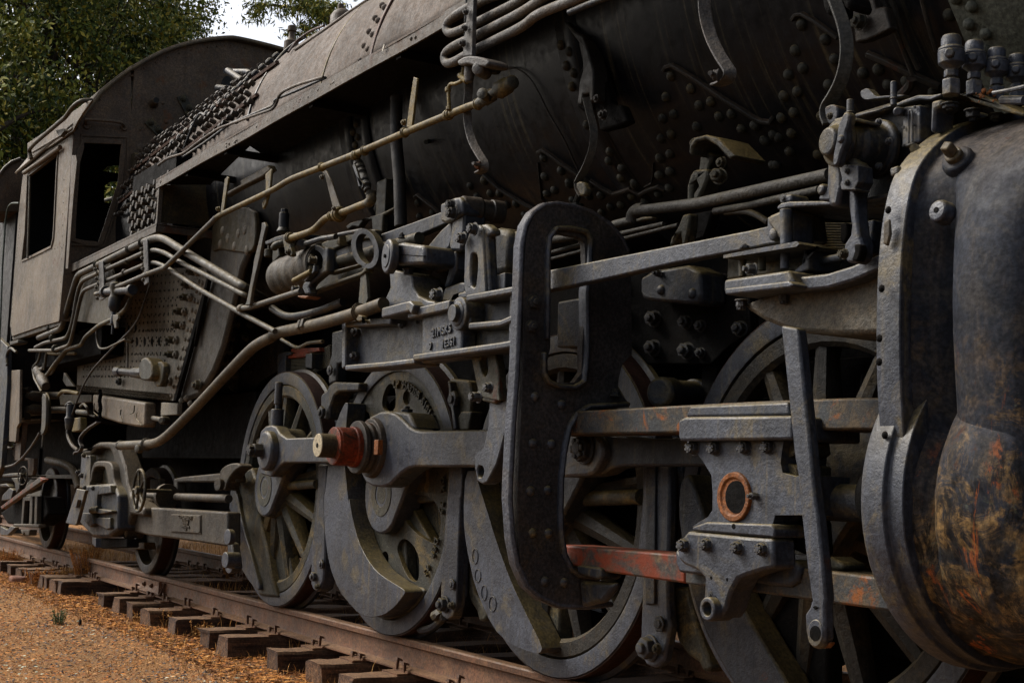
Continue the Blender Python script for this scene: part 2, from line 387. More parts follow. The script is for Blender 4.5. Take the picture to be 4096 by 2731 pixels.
# ---- frame, axles, far wheels (dark inside) ----
b = MB()
for yy in (.24, 1.28):
    b.box((-5.6, yy+.06, .86), (8.6, .05, 1.1))  # solid plates added to stop light showing between the spokes
    b.box((-6.3, yy+.06, 1.12), (7.6, .12, .30)); b.box((-6.3, yy+.06, .55), (7.6, .12, .12))
    for x in WX[:4]:
        b.box((x-.30, yy+.06, .8), (.14, .12, .5)); b.box((x+.30, yy+.06, .8), (.14, .12, .5))
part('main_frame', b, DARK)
for x in WX: b = MB(); b.cyl((x, .0, .8), (x, 1.64, .8), .11); part('axle', b, DARK, 0)
for x in WX:
    b = MB()
    b.lathe((x, 1.64, .8), (0, -1, 0), [(0, .80), (.1, .80), (.1, .83), (.14, .83), (.14, .70), (0, .70)], 48, closed=True)
    for i in range(8):
        q = i*math.pi/4; b.box((x+.4*math.cos(q), 1.57, .8+.4*math.sin(q)), (.62, .05, .10), Matrix.Rotation(-q, 3, 'Y'))
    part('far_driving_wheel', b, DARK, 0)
b = MB()                                            # ash pan, braces and added dark boxes that block light through the gaps
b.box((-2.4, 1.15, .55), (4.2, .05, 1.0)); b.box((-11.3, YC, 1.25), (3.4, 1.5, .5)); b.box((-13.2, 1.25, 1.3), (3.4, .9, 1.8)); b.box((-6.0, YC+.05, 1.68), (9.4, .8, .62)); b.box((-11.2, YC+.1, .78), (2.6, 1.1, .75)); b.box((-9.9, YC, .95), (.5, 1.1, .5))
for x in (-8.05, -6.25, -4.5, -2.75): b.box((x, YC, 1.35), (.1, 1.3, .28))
part('ash_pan_braces_and_light_blockers', b, DARK)

def arc_pts(cx, cz, r, a0, a1, n, y): return [V(cx+r*math.cos(a0+(a1-a0)*i/n), y, cz+r*math.sin(a0+(a1-a0)*i/n)) for i in range(n+1)]
def wheel(i, spokes=True, nsp=13):
    x = WX[i]; z = .8
    b = MB()
    b.lathe((x, 0, z), (0, 1, 0), [(0, .715), (-.003, .728), (0, .795), (.012, .80), (.10, .802), (.112, .826), (.138, .826), (.14, .715)], 72, closed=True)
    ty = part('driving_wheel', b, PAINT, 0, smooth=50)
    b = MB(); b.lathe((x, 0, z), (0, 1, 0), [(.006, .8035), (.10, .8055), (.1, .803), (.006, .801)], 72, closed=True)
    b.build('tread', TREADM, ty, 0)
    b = MB()
    b.lathe((x, .004, z), (0, 1, 0), [(.016, .712), (.0, .702), (.0, .640), (.02, .622), (.10, .622), (.12, .712)], 72, closed=True)
    if spokes:
        for k in range(nsp):
            q = 2*math.pi*(k+.35)/nsp; d = V(math.cos(q), 0, math.sin(q)); t = V(-math.sin(q), 0, math.cos(q))
            A, B = V(x, 0, z)+d*.15, V(x, 0, z)+d*.635
            vs = []; 
            for P, wd, y0, y1 in ((A, .062, -.035, .13), (B, .036, .02, .10)):
                for (tt, yy) in ((-1, .5), (-.75, .12), (0, 0), (.75, .12), (1, .5), (.75, .88), (0, 1), (-.75, .88)):
                    vs.append(P+t*wd*tt+V(0, y0+(y1-y0)*yy, 0))
            b.add(vs, [(j, (j+1) % 8, 8+(j+1) % 8, 8+j) for j in range(8)]+[tuple(range(8)), tuple(range(15, 7, -1))])
        b.lathe((x, -.05, z), (0, 1, 0), [(0, .15), (.0, .19), (.02, .205), (.17, .22)], 40)
        b.build('spoked_centre', DUSTY if i < 2 else DUSTY_SHADE, ty, 0)
    return ty
wA, wC, wD, wE = wheel(0), wheel(2), wheel(3), wheel(4)
# wheel B: disc centre with oval holes
x = WX[1]
wB = wheel(1, False)
dB = MB()
Bh = [S2([('c2', 0, 0)], 0)][:0]
def q(k, L): return [(a[0], a[1], k) for a in L]
def ptsK(L, Y): return [U(a[2], a[0], a[1], Y=Y) for a in L]
outer = [V(x+.712*math.cos(2*math.pi*i/60), .012, .8+.712*math.sin(2*math.pi*i/60)) for i in range(60)]
H = [S2([(1330, 700), (1335, 600), (1375, 510), (1410, 492), (1435, 520), (1447, 590), (1447, 690), (1420, 730), (1380, 745)], 2),
     ell(1540, 615, 32, 61), ell(1192, 790, 36, 58),
     S2([(1490, 1400), (1600, 1430), (1740, 1450), (1800, 1530), (1830, 1640), (1822, 1770), (1795, 1840), (1760, 1850), (1640, 1780), (1560, 1700), (1500, 1600), (1455, 1500)], 2),
     S2([(1455, 1900), (1470, 1850), (1500, 1810), (1545, 1815), (1600, 1870), (1640, 1950), (1648, 2060), (1640, 2150), (1610, 2180), (1560, 2150), (1510, 2060)], 2),
     ell(1357, 1978, 29, 62)]
b = MB(); b.prism(outer, (0, .03, 0), [[U('c2', a[0], a[1], Y=.012) for a in h] for h in H])
b.build('disc_centre', DUSTY, wB, .012)
b = MB()
b.lathe((x, .11, .8), (0, 1, 0), [(0, .20), (.0, .62), (.02, .62), (.02, .20)], 40, closed=True)
for h in H[:1]+H[3:5]:
    c = Vector(U('c2', sum(a[0] for a in h)/len(h), sum(a[1] for a in h)/len(h), Y=.03))
for k in range(9):
    qq = 2*math.pi*(k+.1)/9; b.box((x+.42*math.cos(qq), .075, .8+.42*math.sin(qq)), (.44, .07, .12), Matrix.Rotation(-qq, 3, 'Y'))
b.build('inner_web', DUSTY, wB, .01)
# lettering cast on wheel B
def arc_text(s, cx, cz, r, a0, da, size, y, m, parent, name='cast_lettering', side=1):
    ms = []
    for i, ch in enumerate(s):
        if ch == ' ': continue
        a = a0+da*i; rad = V(math.cos(a), 0, math.sin(a)); tan = V(math.sin(a), 0, -math.cos(a))
        ms.append(txt(ch, V(cx, y, cz)+rad*r, tan, rad, size, .006, m, parent))
    return txt_join(ms, name, m, parent)
arc_text('UP 95A320B S10163', WX[1], .8, .635, R_(90), R_(-3.15), .066, .000, DUSTY, wB)
arc_text('OK 72   DER 63', WX[1], .8, .630, R_(8), R_(-3.8), .055, .000, DUSTY, wB)
# counterweights
def cw(k_pts, Y, th, parent, m=PAINT, bevel=.012, sm_it=1): 
    L = S2([fp(k, a, c) for k, a, c in k_pts], sm_it)
    b = MB(); b.prism([U('f', a, c, Y=Y) for a, c in L], (0, th, 0)); return b.build('counterweight', m, parent, bevel)
cA = cw([('c2', 58, 1243), ('c2', 45, 1400), ('c2', 32, 1568), ('d2', 45, 100), ('d2', 55, 250), ('d2', 85, 430), ('d2', 130, 590), ('d2', 190, 690), ('d2', 250, 765), ('d2', 287, 783),
    ('d2', 288, 730), ('d2', 245, 590), ('d2', 205, 430), ('d2', 160, 280), ('d2', 120, 100), ('d2', 104, -30), ('c2', 92, 1430), ('c2', 78, 1330)], -.06, .10, wA)
b = MB(); X0 = WX[0]
for aa, r0, r1, y0, y1 in ((0, .16, .64, .03, .12),):
    pts = [V(X0, y0, .8)+V(math.cos(t), 0, math.sin(t))*.64 for t in [R_(188+i*8.2) for i in range(14)]]
    pts += [V(X0-.02, y0, .62), V(X0-.2, y0, .70)]
    b.prism(pts, (0, .08, 0))
b.build('web', DUSTY, wA, .012)
b = MB(); b.prism([U('f', a_, c_, Y=-.03) for a_, c_ in ((930, 1888), (960, 1890), (1005, 1868), (1032, 1950), (1030, 2050), (1062, 2190), (1080, 2300), (1105, 2388), (1035, 2382), (990, 2260), (950, 2080))], (0, .10, 0)); b.build('web_fill', DUSTY, wA, .02)
cB = cw([('c2', 1015, 655), ('c2', 960, 780), ('c2', 920, 900), ('c2', 870, 1200), ('c2', 850, 1400), ('d2', 835, 0), ('d2', 845, 300), ('d2', 880, 560), ('d2', 960, 780), ('d2', 1100, 950), ('d2', 1170, 1000),
    ('d2', 1250, 1012), ('d2', 1350, 990), ('d2', 1440, 920), ('d2', 1510, 830), ('d2', 1530, 790), ('d2', 1490, 757), ('d2', 1400, 705), ('d2', 1280, 620), ('d2', 1200, 510), ('d2', 1130, 370), ('d2', 1080, 180), ('d2', 1050, 0),
    ('c2', 1045, 1500), ('c2', 1030, 1350), ('c2', 1015, 1200), ('c2', 1018, 1000), ('c2', 1030, 800), ('c2', 1045, 660)], -.11, .12, wB)
b = MB(); b.prism([U('f', a, c, Y=.0) for a, c in S2([fp('d2', *p_) for p_ in ((1095, 100), (1150, 370), (1230, 520), (1320, 620), (1440, 700), (1530, 745), (1690, 760), (1690, 820), (1560, 960), (1400, 1040), (1250, 1040), (1180, 1010), (1100, 940), (980, 600), (1000, 100))], 1)], (0, .10, 0))
b.build('rim_weight', DUSTY, wB, .02)
cC = cw([('f', 1905, 1880), ('f', 1861, 1884), ('f', 1853, 2062), ('f', 1863, 2174), ('f', 1900, 2350), ('f', 1971, 2510), ('f', 2041, 2576), ('f', 2126, 2609), ('f', 2160, 2613), ('f', 2170, 2585),
    ('f', 2108, 2463), ('f', 2041, 2321), ('f', 1980, 2150), ('f', 1947, 2038), ('f', 1914, 1937)], -.10, .12, wC)
b = MB()
for (kx, ky, rx, ry) in ((580, 1060, 26, 70), (603, 1235, 28, 62), (660, 1388, 26, 70), (735, 1488, 33, 70)):
    X_, Y_ = 1640+kx/2.24, 1750+ky/2.24
    outl = [U('f', a, c, Y=-.104) for a, c in ell(X_, Y_, rx/2.24, ry/2.24, 28)]; inn = [U('f', a, c, Y=-.104) for a, c in ell(X_, Y_, rx/2.24*.85, ry/2.24*.9, 28)]
    b.prism(outl, (0, .006, 0), [inn])
absorb(cC, b.build('plug_rings', PAINT, None, 0))
b = MB(); X2 = WX[2]
pts = [V(X2, .03, .8)+V(math.cos(t), 0, math.sin(t))*.64 for t in [R_(165+i*8.2) for i in range(14)]]+[V(X2+.02, .03, .5), V(X2-.12, .03, .85)]
b.prism(pts, (0, .08, 0)); b.build('web', DUSTY, wC, .012)
cDw = cw([('f', 2719, 1923), ('f', 2709, 2040), ('f', 2726, 2180), ('f', 2773, 2416), ('f', 2844, 2581), ('f', 2930, 2731), ('f', 3010, 2830), ('f', 3190, 2830), ('f', 3149, 2731), ('f', 3053, 2576), ('f', 2951, 2398), ('f', 2870, 2220), ('f', 2806, 2040), ('f', 2760, 1904), ('f', 2745, 1895)], -.10, .12, wD, PAINT2)
b = MB(); X3 = WX[3]
pts = [V(X3, .03, .8)+V(math.cos(t), 0, math.sin(t))*.64 for t in [R_(165+i*8.2) for i in range(14)]]+[V(X3+.02, .03, .5), V(X3-.12, .03, .85)]
b.prism(pts, (0, .08, 0)); b.build('web', DARK, wD, .012)
# crank hubs (axle boss joined to pin boss)
def hub(i, parent, y0=-.10, r1=.20, r2=.155, pin=(.27, .245)):
    X_ = WX[i]; A = V(X_, y0, .8); B = A+V(pin[0], 0, pin[1]); d = (B-A); a0 = math.atan2(d.z, d.x)
    pts = [A+V(math.cos(t), 0, math.sin(t))*r1 for t in [a0+math.pi/2+i_*math.pi/16 for i_ in range(17)]]+[B+V(math.cos(t), 0, math.sin(t))*r2 for t in [a0-math.pi/2+i_*math.pi/16 for i_ in range(17)]]
    b = MB(); b.prism(pts, (0, .14, 0)); h = b.build('crank_hub', PAINT if i in (0, 1) else PAINT2, parent, .015)
    b = MB(); b.lathe((X_, y0-.004, .8), (0, 1, 0), [(0, .075), (0, .13), (.01, .13), (.01, .075)], 32, closed=True)
    b.lathe((X_, y0-.001, .8), (0, 1, 0), [(0, .058), (.004, .058)], 24)
    b.build('axle_end', DUSTY, h, .002)
    return h
for i, wv in ((0, wA), (1, wB), (2, wC), (3, wD)): hub(i, wv, -.10 if i != 1 else -.06, .20 if i != 1 else .23)
# balance pipe-like lug bars crossing wheels A and C
b = MB(); b.tube([U('c2', 520, 1362, Y=-.02), U('c2', 780, 1345, Y=-.02)], .03, 10); b.build('spoke_bar', DUSTY, wA)
b = MB(); b.tube([U('c3', 830, 1472, Y=0.), U('c3', 1410, 1452, Y=0.)], .035, 10); b.build('spoke_bar', DUSTY, wC)

# ---- side rods ----
def rod(pts, Y, th, m, name='side_rod', holes=()):
    L = [fp(k, a, c) for k, a, c in pts]
    b = MB(); b.prism([U('f', a, c, Y=Y) for a, c in L], (0, th, 0)); return b.build(name, m, LOCO, .01)
rA = rod([('c2', 520, 958), ('c2', 780, 948), ('c2', 1300, 935), ('c2', 1300, 1166), ('c2', 910, 1166), ('c2', 500, 1166), ('c2', 455, 1195), ('c2', 410, 1250), ('c2', 385, 1285), ('c2', 300, 1260), ('c2', 270, 1100), ('c2', 300, 900), ('c2', 345, 855), ('c2', 395, 848), ('c2', 430, 862), ('c2', 460, 915)], -.20, .09, PAINT)
b = MB(); P = U('c2', 345, 1063, Y=-.24); b.lathe(P, (0, 1, 0), [(-.015, .118), (0, .131), (.04, .131), (.04, .118)], 40); ca = b.build('pin_cap', PAINT, rA, .004)
nut('c2', 312, 1063, 125, PAINT2, rA, Y=-.255, style='castle', L=1.3)
# top of oil cup over pin A
b = MB(); P = U('c2', 442, 800, Y=-.15); b.cyl(P-V(0, 0, .08), P+V(0, 0, .07), .042); b.cyl(P+V(0, 0, .07), P+V(0, 0, .11), .018); b.cyl(P+V(0, 0, .10), P+V(0, 0, .25), .026); b.build('grease_cup', PAINT, rA, .006)
# big end at the main pin
b = MB()
C1 = fp('c2', 1350, 1045)
big = [fp('c2', *p_) for p_ in ((1650, 897), (2330, 883), (2330, 1200), (1600, 1200), (1545, 1215), (1490, 1250), (1440, 1300), (1390, 1350), (1330, 1372), (1250, 1365), (1190, 1330), (1150, 1250), (1140, 1100), (1150, 950), (1180, 850), (1230, 775), (1310, 735), (1380, 730), (1440, 750), (1500, 800), (1560, 860), (1600, 885))]
b.prism([U('f', a, c, Y=-.24) for a, c in big], (0, .13, 0)); rB = part('side_rod', b, PAINT, .012)
b = MB(); b.prism([U('c2', a, c, Y=-.22) for a, c in ((1500, 735), (1550, 745), (1580, 800), (1620, 880), (1480, 900), (1400, 780), (1330, 725))], (0, .16, 0)); b.build('rod_strap', PAINT2, rB, .02)
b = MB(); P = U('c2', 1535, 850, Y=-.17); b.cyl(P, P+V(0, 0, .035), .045); b.cyl(P+V(0, 0, .035), P+V(0, 0, .06), .025); b.hexn(P+V(0, 0, .06), (0, 0, 1), .035, .03); b.build('grease_plug', PAINT2, rB, .003)
nut('c2', 1500, 1275, 50, PAINT2, rB, Y=-.20, nrm=(0, -.3, -1))
# main crank pin
pinx, pinz = WX[1]+.245, 1.055
b = MB(); b.lathe((pinx, -.16, pinz), (0, -1, 0), [(0, .16), (.085, .168), (.11, .16), (.11, .138), (.135, .142), (.15, .128), (.165, .148), (.19, .145), (.19, .12)], 40)
cp = part('main_crank_pin', b, BRUST, .004)
b = MB(); b.lathe((pinx, -.33, pinz), (0, -1, 0), [(-.02, .112), (.045, .112), (.05, .106), (.15, .104), (.155, .104)], 40); b.build('pin_journal', REDR, cp, .003)
b = MB(); b.lathe((pinx, -.37, pinz), (0, -1, 0), [(0, .103), (.018, .106), (.06, .104), (.10, .1055)], 40); b.build('red_collar', REDR, cp, .003)
b = MB(); b.lathe((pinx, -.43, pinz), (0, -1, 0), [(0, .066), (.145, .065)], 36); b.build('pin_end', MATS['brown_lagged_pipe'], cp, .005)
b = MB(); b.lathe((pinx, -.574, pinz), (0, -1, 0), [(0, .063), (.003, .0615)], 36); b.build('bare_end_face', CREAM, cp)
b = MB(); b.lathe((pinx, -.576, pinz), (0, -1, 0), [(0, .013), (.0035, .0125)], 16); b.build('centre_hole', DARK, cp)
b = MB()
for _ in range(0):
    a = random.uniform(-1.2, 2.0); P = V(pinx, -.30-.09*random.random(), pinz)+V(math.cos(a), 0, math.sin(a))*.135
    b.box(P, (.02+.03*random.random(), .03, .03+.05*random.random()), Matrix.Rotation(random.random()*6, 3, 'Y') @ Matrix.Rotation(random.random(), 3, 'X'))
b.box(U('c2', 1300, 1035, Y=-.36), (.05, .03, .08)); b.build('key_block', ORUST, cp, .003)
# rod past wheel C and on to D
b = MB(); b.prism([U('c3', *p_, Y=-.20) for p_ in ((700, 905), (1100, 905), (1160, 930), (1500, 960), (2500, 930), (2500, 1235), (1920, 1193), (1250, 1195), (1150, 1215), (1080, 1260), (985, 1280), (770, 1285), (700, 1285))], (0, .09, 0))
rC = part('side_rod', b, PAINT2, .01)
b = MB(); b.prism([U('c3', *p_, Y=-.24) for p_ in S2([(640, 880), (940, 900), (1060, 960), (1090, 1080), (1040, 1200), (985, 1275), (770, 1285), (640, 1285)], 1)], (0, .10, 0)); b.build('rod_end', PAINT, rC, .012)
nut('c3', 925, 1045, 235, PAINT2, rC, Y=-.25, style='castle', L=.5)
# ---- brake hangers between the wheels ----
def hanger(pts, Y, th, m=PAINT):
    b = MB(); b.prism([U('f', *fp(k, a, c), Y=Y) for k, a, c in pts], (0, th, 0)); return part('brake_hanger', b, m, .012)
h1 = hanger([('c2', 785, 1180), ('c2', 860, 1180), ('c2', 850, 1400), ('d2', 838, 0), ('d2', 845, 280), ('d2', 840, 550), ('d2', 830, 690), ('d2', 805, 775), ('d2', 775, 792), ('d2', 745, 775), ('d2', 728, 730), ('d2', 725, 620), ('d2', 738, 400), ('d2', 760, 150), ('d2', 772, 0), ('c2', 780, 1400)], -.02, .09)
nut('d2', 757, 665, 85, PAINT, h1, Y=-.03, L=.7, style='plain'); nut('d2', 822, 560, 85, PAINT, h1, Y=-.03, L=.5, style='plain'); nut('d2', 790, 750, 50, DUSTY, h1, Y=-.03)
h2 = hanger([('c2', 1895, 1190), ('c2', 2010, 1195), ('c2', 2000, 1450), ('d2', 1992, 0), ('d2', 1975, 400), ('d2', 1965, 700), ('d2', 1960, 900), ('d2', 1930, 1000), ('d2', 1885, 1030), ('d2', 1840, 1000), ('d2', 1825, 930), ('d2', 1830, 760), ('d2', 1845, 500), ('d2', 1865, 200), ('d2', 1880, 0), ('c2', 1885, 1400)], -.05, .07)
b = MB(); b.prism([U('f', *fp(k, a, c), Y=.0) for k, a, c in [('c2', 2005, 1195), ('c2', 2030, 1195), ('d2', 2010, 0), ('d2', 2010, 700), ('d2', 2045, 900), ('d2', 2000, 1010), ('d2', 1960, 1000), ('d2', 1960, 500)]], (0, .12, 0)); b.build('rear_strap', DARK, h2, .01)
nut('d2', 1860, 900, 120, PAINT2, h2, Y=-.06, L=.8, style='hex'); nut('d2', 1925, 730, 105, PAINT, h2, Y=-.06, L=.35, style='plain'); nut('d2', 1925, 910, 60, DUSTY, h2, Y=-.06)
b = MB(); b.tube([U('d2', 1655, 1118, Y=.05), U('d2', 1740, 1110, Y=.05), U('d2', 1810, 1060, Y=.05), U('d2', 1860, 1000, Y=.0)], .022, 8, .1); b.tube([U('d2', 1780, 1000, Y=.0), U('d2', 1820, 975, Y=.0), U('d2', 1830, 1000, Y=.0)], .03, 8); b.build('brake_beam_hook', PAINT2, h2)
h3 = hanger([('c3', 1420, 1180), ('c3', 1645, 1180), ('c3', 1645, 1568), ('d3', 1640, 300), ('d3', 1632, 800), ('d3', 1640, 1000), ('d3', 1655, 1080), ('d3', 1625, 1250), ('d3', 1600, 1370), ('d3', 1560, 1420), ('d3', 1510, 1440), ('d3', 1450, 1410), ('d3', 1408, 1330), ('d3', 1400, 1200), ('d3', 1415, 800), ('d3', 1418, 640), ('d3', 1375, 420), ('d3', 1408, 100), ('c3', 1412, 1500)], -.04, .045)
b = MB(); b.prism([U('d3', *p_, Y=-.052) for p_ in ((1450, -750), (1530, -750), (1520, 900), (1440, 900))], (0, .03, 0)); b.build('rib', PAINT2, h3, .004)
nut('d3', 1480, 1270, 190, PAINT, h3, Y=-.05, L=.8); nut('d3', 1565, 1065, 150, PAINT2, h3, Y=-.05, L=.3, style='plain'); nut('d3', 1550, 1275, 80, DUSTY, h3, Y=-.06)
# brake shoes low beside wheels
for pts, Y in (([('d2', 2030, 400), ('d2', 2075, 620), ('d2', 2110, 800), ('d2', 2180, 900), ('d2', 2215, 1000), ('d2', 2200, 1045), ('d2', 2150, 1045), ('d2', 2130, 960), ('d2', 2080, 880), ('d2', 2035, 770), ('d2', 2020, 600)], .03),
               ([('d3', 1680, 750), ('d3', 1790, 760), ('d3', 1880, 1100), ('d3', 1980, 1380), ('d3', 2010, 1430), ('d3', 1970, 1470), ('d3', 1930, 1470), ('d3', 1890, 1390), ('d3', 1800, 1330), ('d3', 1720, 1220), ('d3', 1690, 1100)], .03)):
    b = MB(); b.prism([U('f', *fp(k, a, c), Y=Y) for k, a, c in pts], (0, .10, 0)); part('brake_shoe', b, DUSTY, .015)

# ---- guide yoke (transverse plate) ----
XY = -4.63
def FX(pts, X): return [U('f', *fp(k, a, c), X=X) for k, a, c in pts]
yo = [('b3', 640, 1568), ('b3', 640, 1085), ('b3', 640, 905), ('b3', 640, 700), ('b3', 668, 615), ('b3', 700, 597), ('b3', 800, 620), ('b3', 868, 630), ('b3', 905, 650), ('b3', 930, 690), ('b3', 935, 800), ('b3', 940, 1090),
      ('b3', 920, 1400), ('c3', 905, 200), ('c3', 905, 400), ('c3', 840, 485), ('c3', 720, 490), ('c3', 650, 470), ('c3', 620, 440), ('c3', 616, 300)]
outl = [('b3', 410, 1100), ('b3', 425, 800), ('b3', 440, 620), ('b3', 480, 490), ('b3', 540, 410), ('b3', 620, 370), ('b3', 700, 365), ('b3', 820, 380), ('b3', 950, 420), ('b3', 1080, 480), ('b3', 1180, 560), ('b3', 1260, 660), ('b3', 1310, 760), ('b3', 1325, 900),
        ('b3', 1330, 1568), ('c3', 1330, 250), ('c3', 1250, 330), ('c3', 1220, 450), ('c3', 1210, 550), ('c3', 1290, 640), ('c3', 1290, 690), ('c3', 1130, 700), ('c3', 960, 715), ('c3', 860, 790), ('c3', 800, 900), ('c3', 770, 1080), ('c3', 745, 1300), ('c3', 735, 1568),
        ('d3', 740, 300), ('d3', 770, 480), ('d3', 820, 590), ('d3', 880, 640), ('d3', 1060, 660), ('d3', 1060, 700), ('d3', 1180, 715), ('d3', 1190, 760), ('d3', 1140, 860), ('d3', 1080, 930), ('d3', 850, 935), ('d3', 700, 925), ('d3', 570, 870), ('d3', 470, 780), ('d3', 400, 640), ('d3', 370, 400), ('d3', 360, 0), ('c3', 365, 1300), ('c3', 385, 900), ('c3', 405, 400)]
b = MB(); b.prism(FX(outl, XY), (-.035, 0, 0), [FX(yo, XY)]); yoke = part('guide_yoke', b, PAINT2, .006)
YD = mat('rough_black_casting', (.046, .045, .047), spec=.12, dust=.7, dustc=(.12, .085, .045), rust=.04, streak=.2, bump=.9)
yoke.data.materials.clear(); yoke.data.materials.append(YD)
def ribX(name, pts, w, d0, d1, m, parent, X=XY):            # a rib standing proud on the yoke face, following a pixel path
    P = FX(pts, X); b = MB(); vs = []; fs = []
    n = len(P)
    for i, p in enumerate(P):
        T = (P[min(i+1, n-1)]-P[max(i-1, 0)]).normalized(); S = T.cross(V(1, 0, 0)).normalized()
        for (s_, xx) in ((-.5, d1), (-.5, d0), (.5, d0), (.5, d1)): vs.append(p+S*w*s_+V(xx, 0, 0))
    for i in range(n-1):
        for k in range(4): fs.append((i*4+k, i*4+(k+1) % 4, (i+1)*4+(k+1) % 4, (i+1)*4+k))
    fs += [(3, 2, 1, 0), tuple((n-1)*4+k for k in range(4))]
    b.add(vs, fs); return b.build(name, m, parent, .012)
edge_path = [('d3', 1180, 900), ('d3', 950, 925), ('d3', 730, 915), ('d3', 560, 840), ('d3', 450, 740), ('d3', 370, 560), ('d3', 330, 350), ('d3', 305, 0), ('c3', 310, 1300), ('c3', 330, 900), ('c3', 365, 400), ('b3', 385, 1300), ('b3', 395, 1000), ('b3', 405, 700), ('b3', 440, 530), ('b3', 500, 430), ('b3', 600, 360), ('b3', 700, 348), ('b3', 850, 370), ('b3', 1000, 420), ('b3', 1150, 520), ('b3', 1250, 640), ('b3', 1310, 760)]
ribX('edge_flange', edge_path, .022, -.062, .004, EDGE2, yoke)
ribX('slot_rim', [('b3', 600, 1500), ('b3', 605, 1080), ('b3', 605, 800), ('b3', 620, 640), ('b3', 680, 560), ('b3', 800, 560), ('b3', 930, 590), ('b3', 965, 650), ('b3', 960, 850), ('b3', 935, 1100), ('b3', 940, 1560), ('c3', 930, 350), ('c3', 915, 480), ('c3', 830, 530), ('c3', 700, 520), ('c3', 610, 480), ('c3', 570, 400), ('c3', 575, 230)], .020, -.04, .024, PAINT, yoke)
ribX('lower_rim', [('c3', 1300, 670), ('c3', 1150, 680), ('c3', 960, 690), ('c3', 850, 760), ('c3', 790, 870), ('c3', 745, 1080), ('c3', 722, 1300), ('c3', 715, 1568), ('d3', 722, 300), ('d3', 750, 480), ('d3', 810, 600), ('d3', 880, 650), ('d3', 1050, 672)], .024, -.06, .022, PAINT, yoke)
b = MB()
for k, a, c in (('c3', 508, 608), ('c3', 735, 672), ('c3', 490, 1000), ('c3', 647, 1008), ('c3', 470, 1405), ('c3', 615, 1400), ('d3', 488, 295), ('d3', 622, 298), ('d3', 592, 705), ('d3', 755, 715)):
    P = FX([(k, a, c)], XY)[0]; b.dome(P, (1, 0, 0), .021, .016)
absorb(yoke, b.build('yoke_rivets', PAINT, None))
nut('b3', 490, 1185, 115, PAINT2, yoke, X=XY, nrm=(1, 0, 0)); nut('b3', 475, 1392, 100, PAINT2, yoke, X=XY, nrm=(1, 0, 0)); nut('c3', 1190, 600, 90, PAINT2, yoke, X=XY+.03, nrm=(0, 0, 1), style='castle')
# frame face behind yoke with big bolts
b = MB(); b.prism([U('f', *fp(k, a, c), Y=.12) for k, a, c in [('b3', 300, 1000), ('b3', 1900, 900), ('b3', 2331, 980), ('c3', 2331, 60), ('c3', 2160, 170), ('c3', 2000, 330), ('c3', 1830, 330), ('c3', 1420, 330), ('c3', 1300, 400), ('c3', 1200, 650), ('c3', 300, 650)]], (0, .05, 0))
ff = part('spring_frame', b, DARK, .01)
b = MB(); b.prism([U('b3', *p_, Y=-.02) for p_ in S2([(1400, 930), (1900, 850), (1915, 1180), (1870, 1205), (1500, 1175), (1400, 1150)], 1)], (0, .14, 0)); b.build('bracket_block', PAINT2, ff, .015)
b = MB()
for a, c in ((1580, 1080), (1845, 1110), (1875, 540)): b.dome(U('b3', a, c, Y=-.02 if c > 600 else .05), (.25, -1, .1), .024, .02, 16, 6)
absorb(ff, b.build('round_bolts', PAINT2, None))
for k, a, c, h in (('b3', 1255, 1048, 110), ('b3', 1088, 1250, 110), ('b3', 1265, 1282, 130), ('b3', 1078, 1460, 120), ('c3', 1252, 168, 130), ('c3', 1515, 195, 125), ('b3', 1520, 1325, 125), ('b3', 1790, 1355, 110), ('b3', 1915, 1385, 90), ('c3', 1800, 220, 130), ('c3', 1915, 235, 80), ('b3', 2250, 1410, 120)):
    nut(k, a, c, h, PAINT2, ff, Y=.11, nrm=(.35, -1, 0), L=1.2)
for k, a, c, h in (('b3', 1560, 940, 60),): nut(k, a, c, h, PAINT2, ff, Y=-.03, L=1.5)
b = MB()
b.prism([U('b3', *p_, Y=-.1) for p_ in ((700, 1180), (860, 1150), (920, 1160), (910, 1568), (690, 1568))], (0, .1, 0)); b.build('plate_web', PAINT2, ff, .01)
# rocker shaft seen through
b = MB(); P0, P1 = U('c3', 1560, 570, Y=-.12), U('c3', 1990, 590, Y=.3); b.lathe(P0, P1-P0, [(0, .03), (0, .05), (.015, .065), (.10, .065), (.11, .055), (.3, .055), (.3, .065), (.6, .065)], 28); part('rocker_shaft', b, PAINT2, .008)

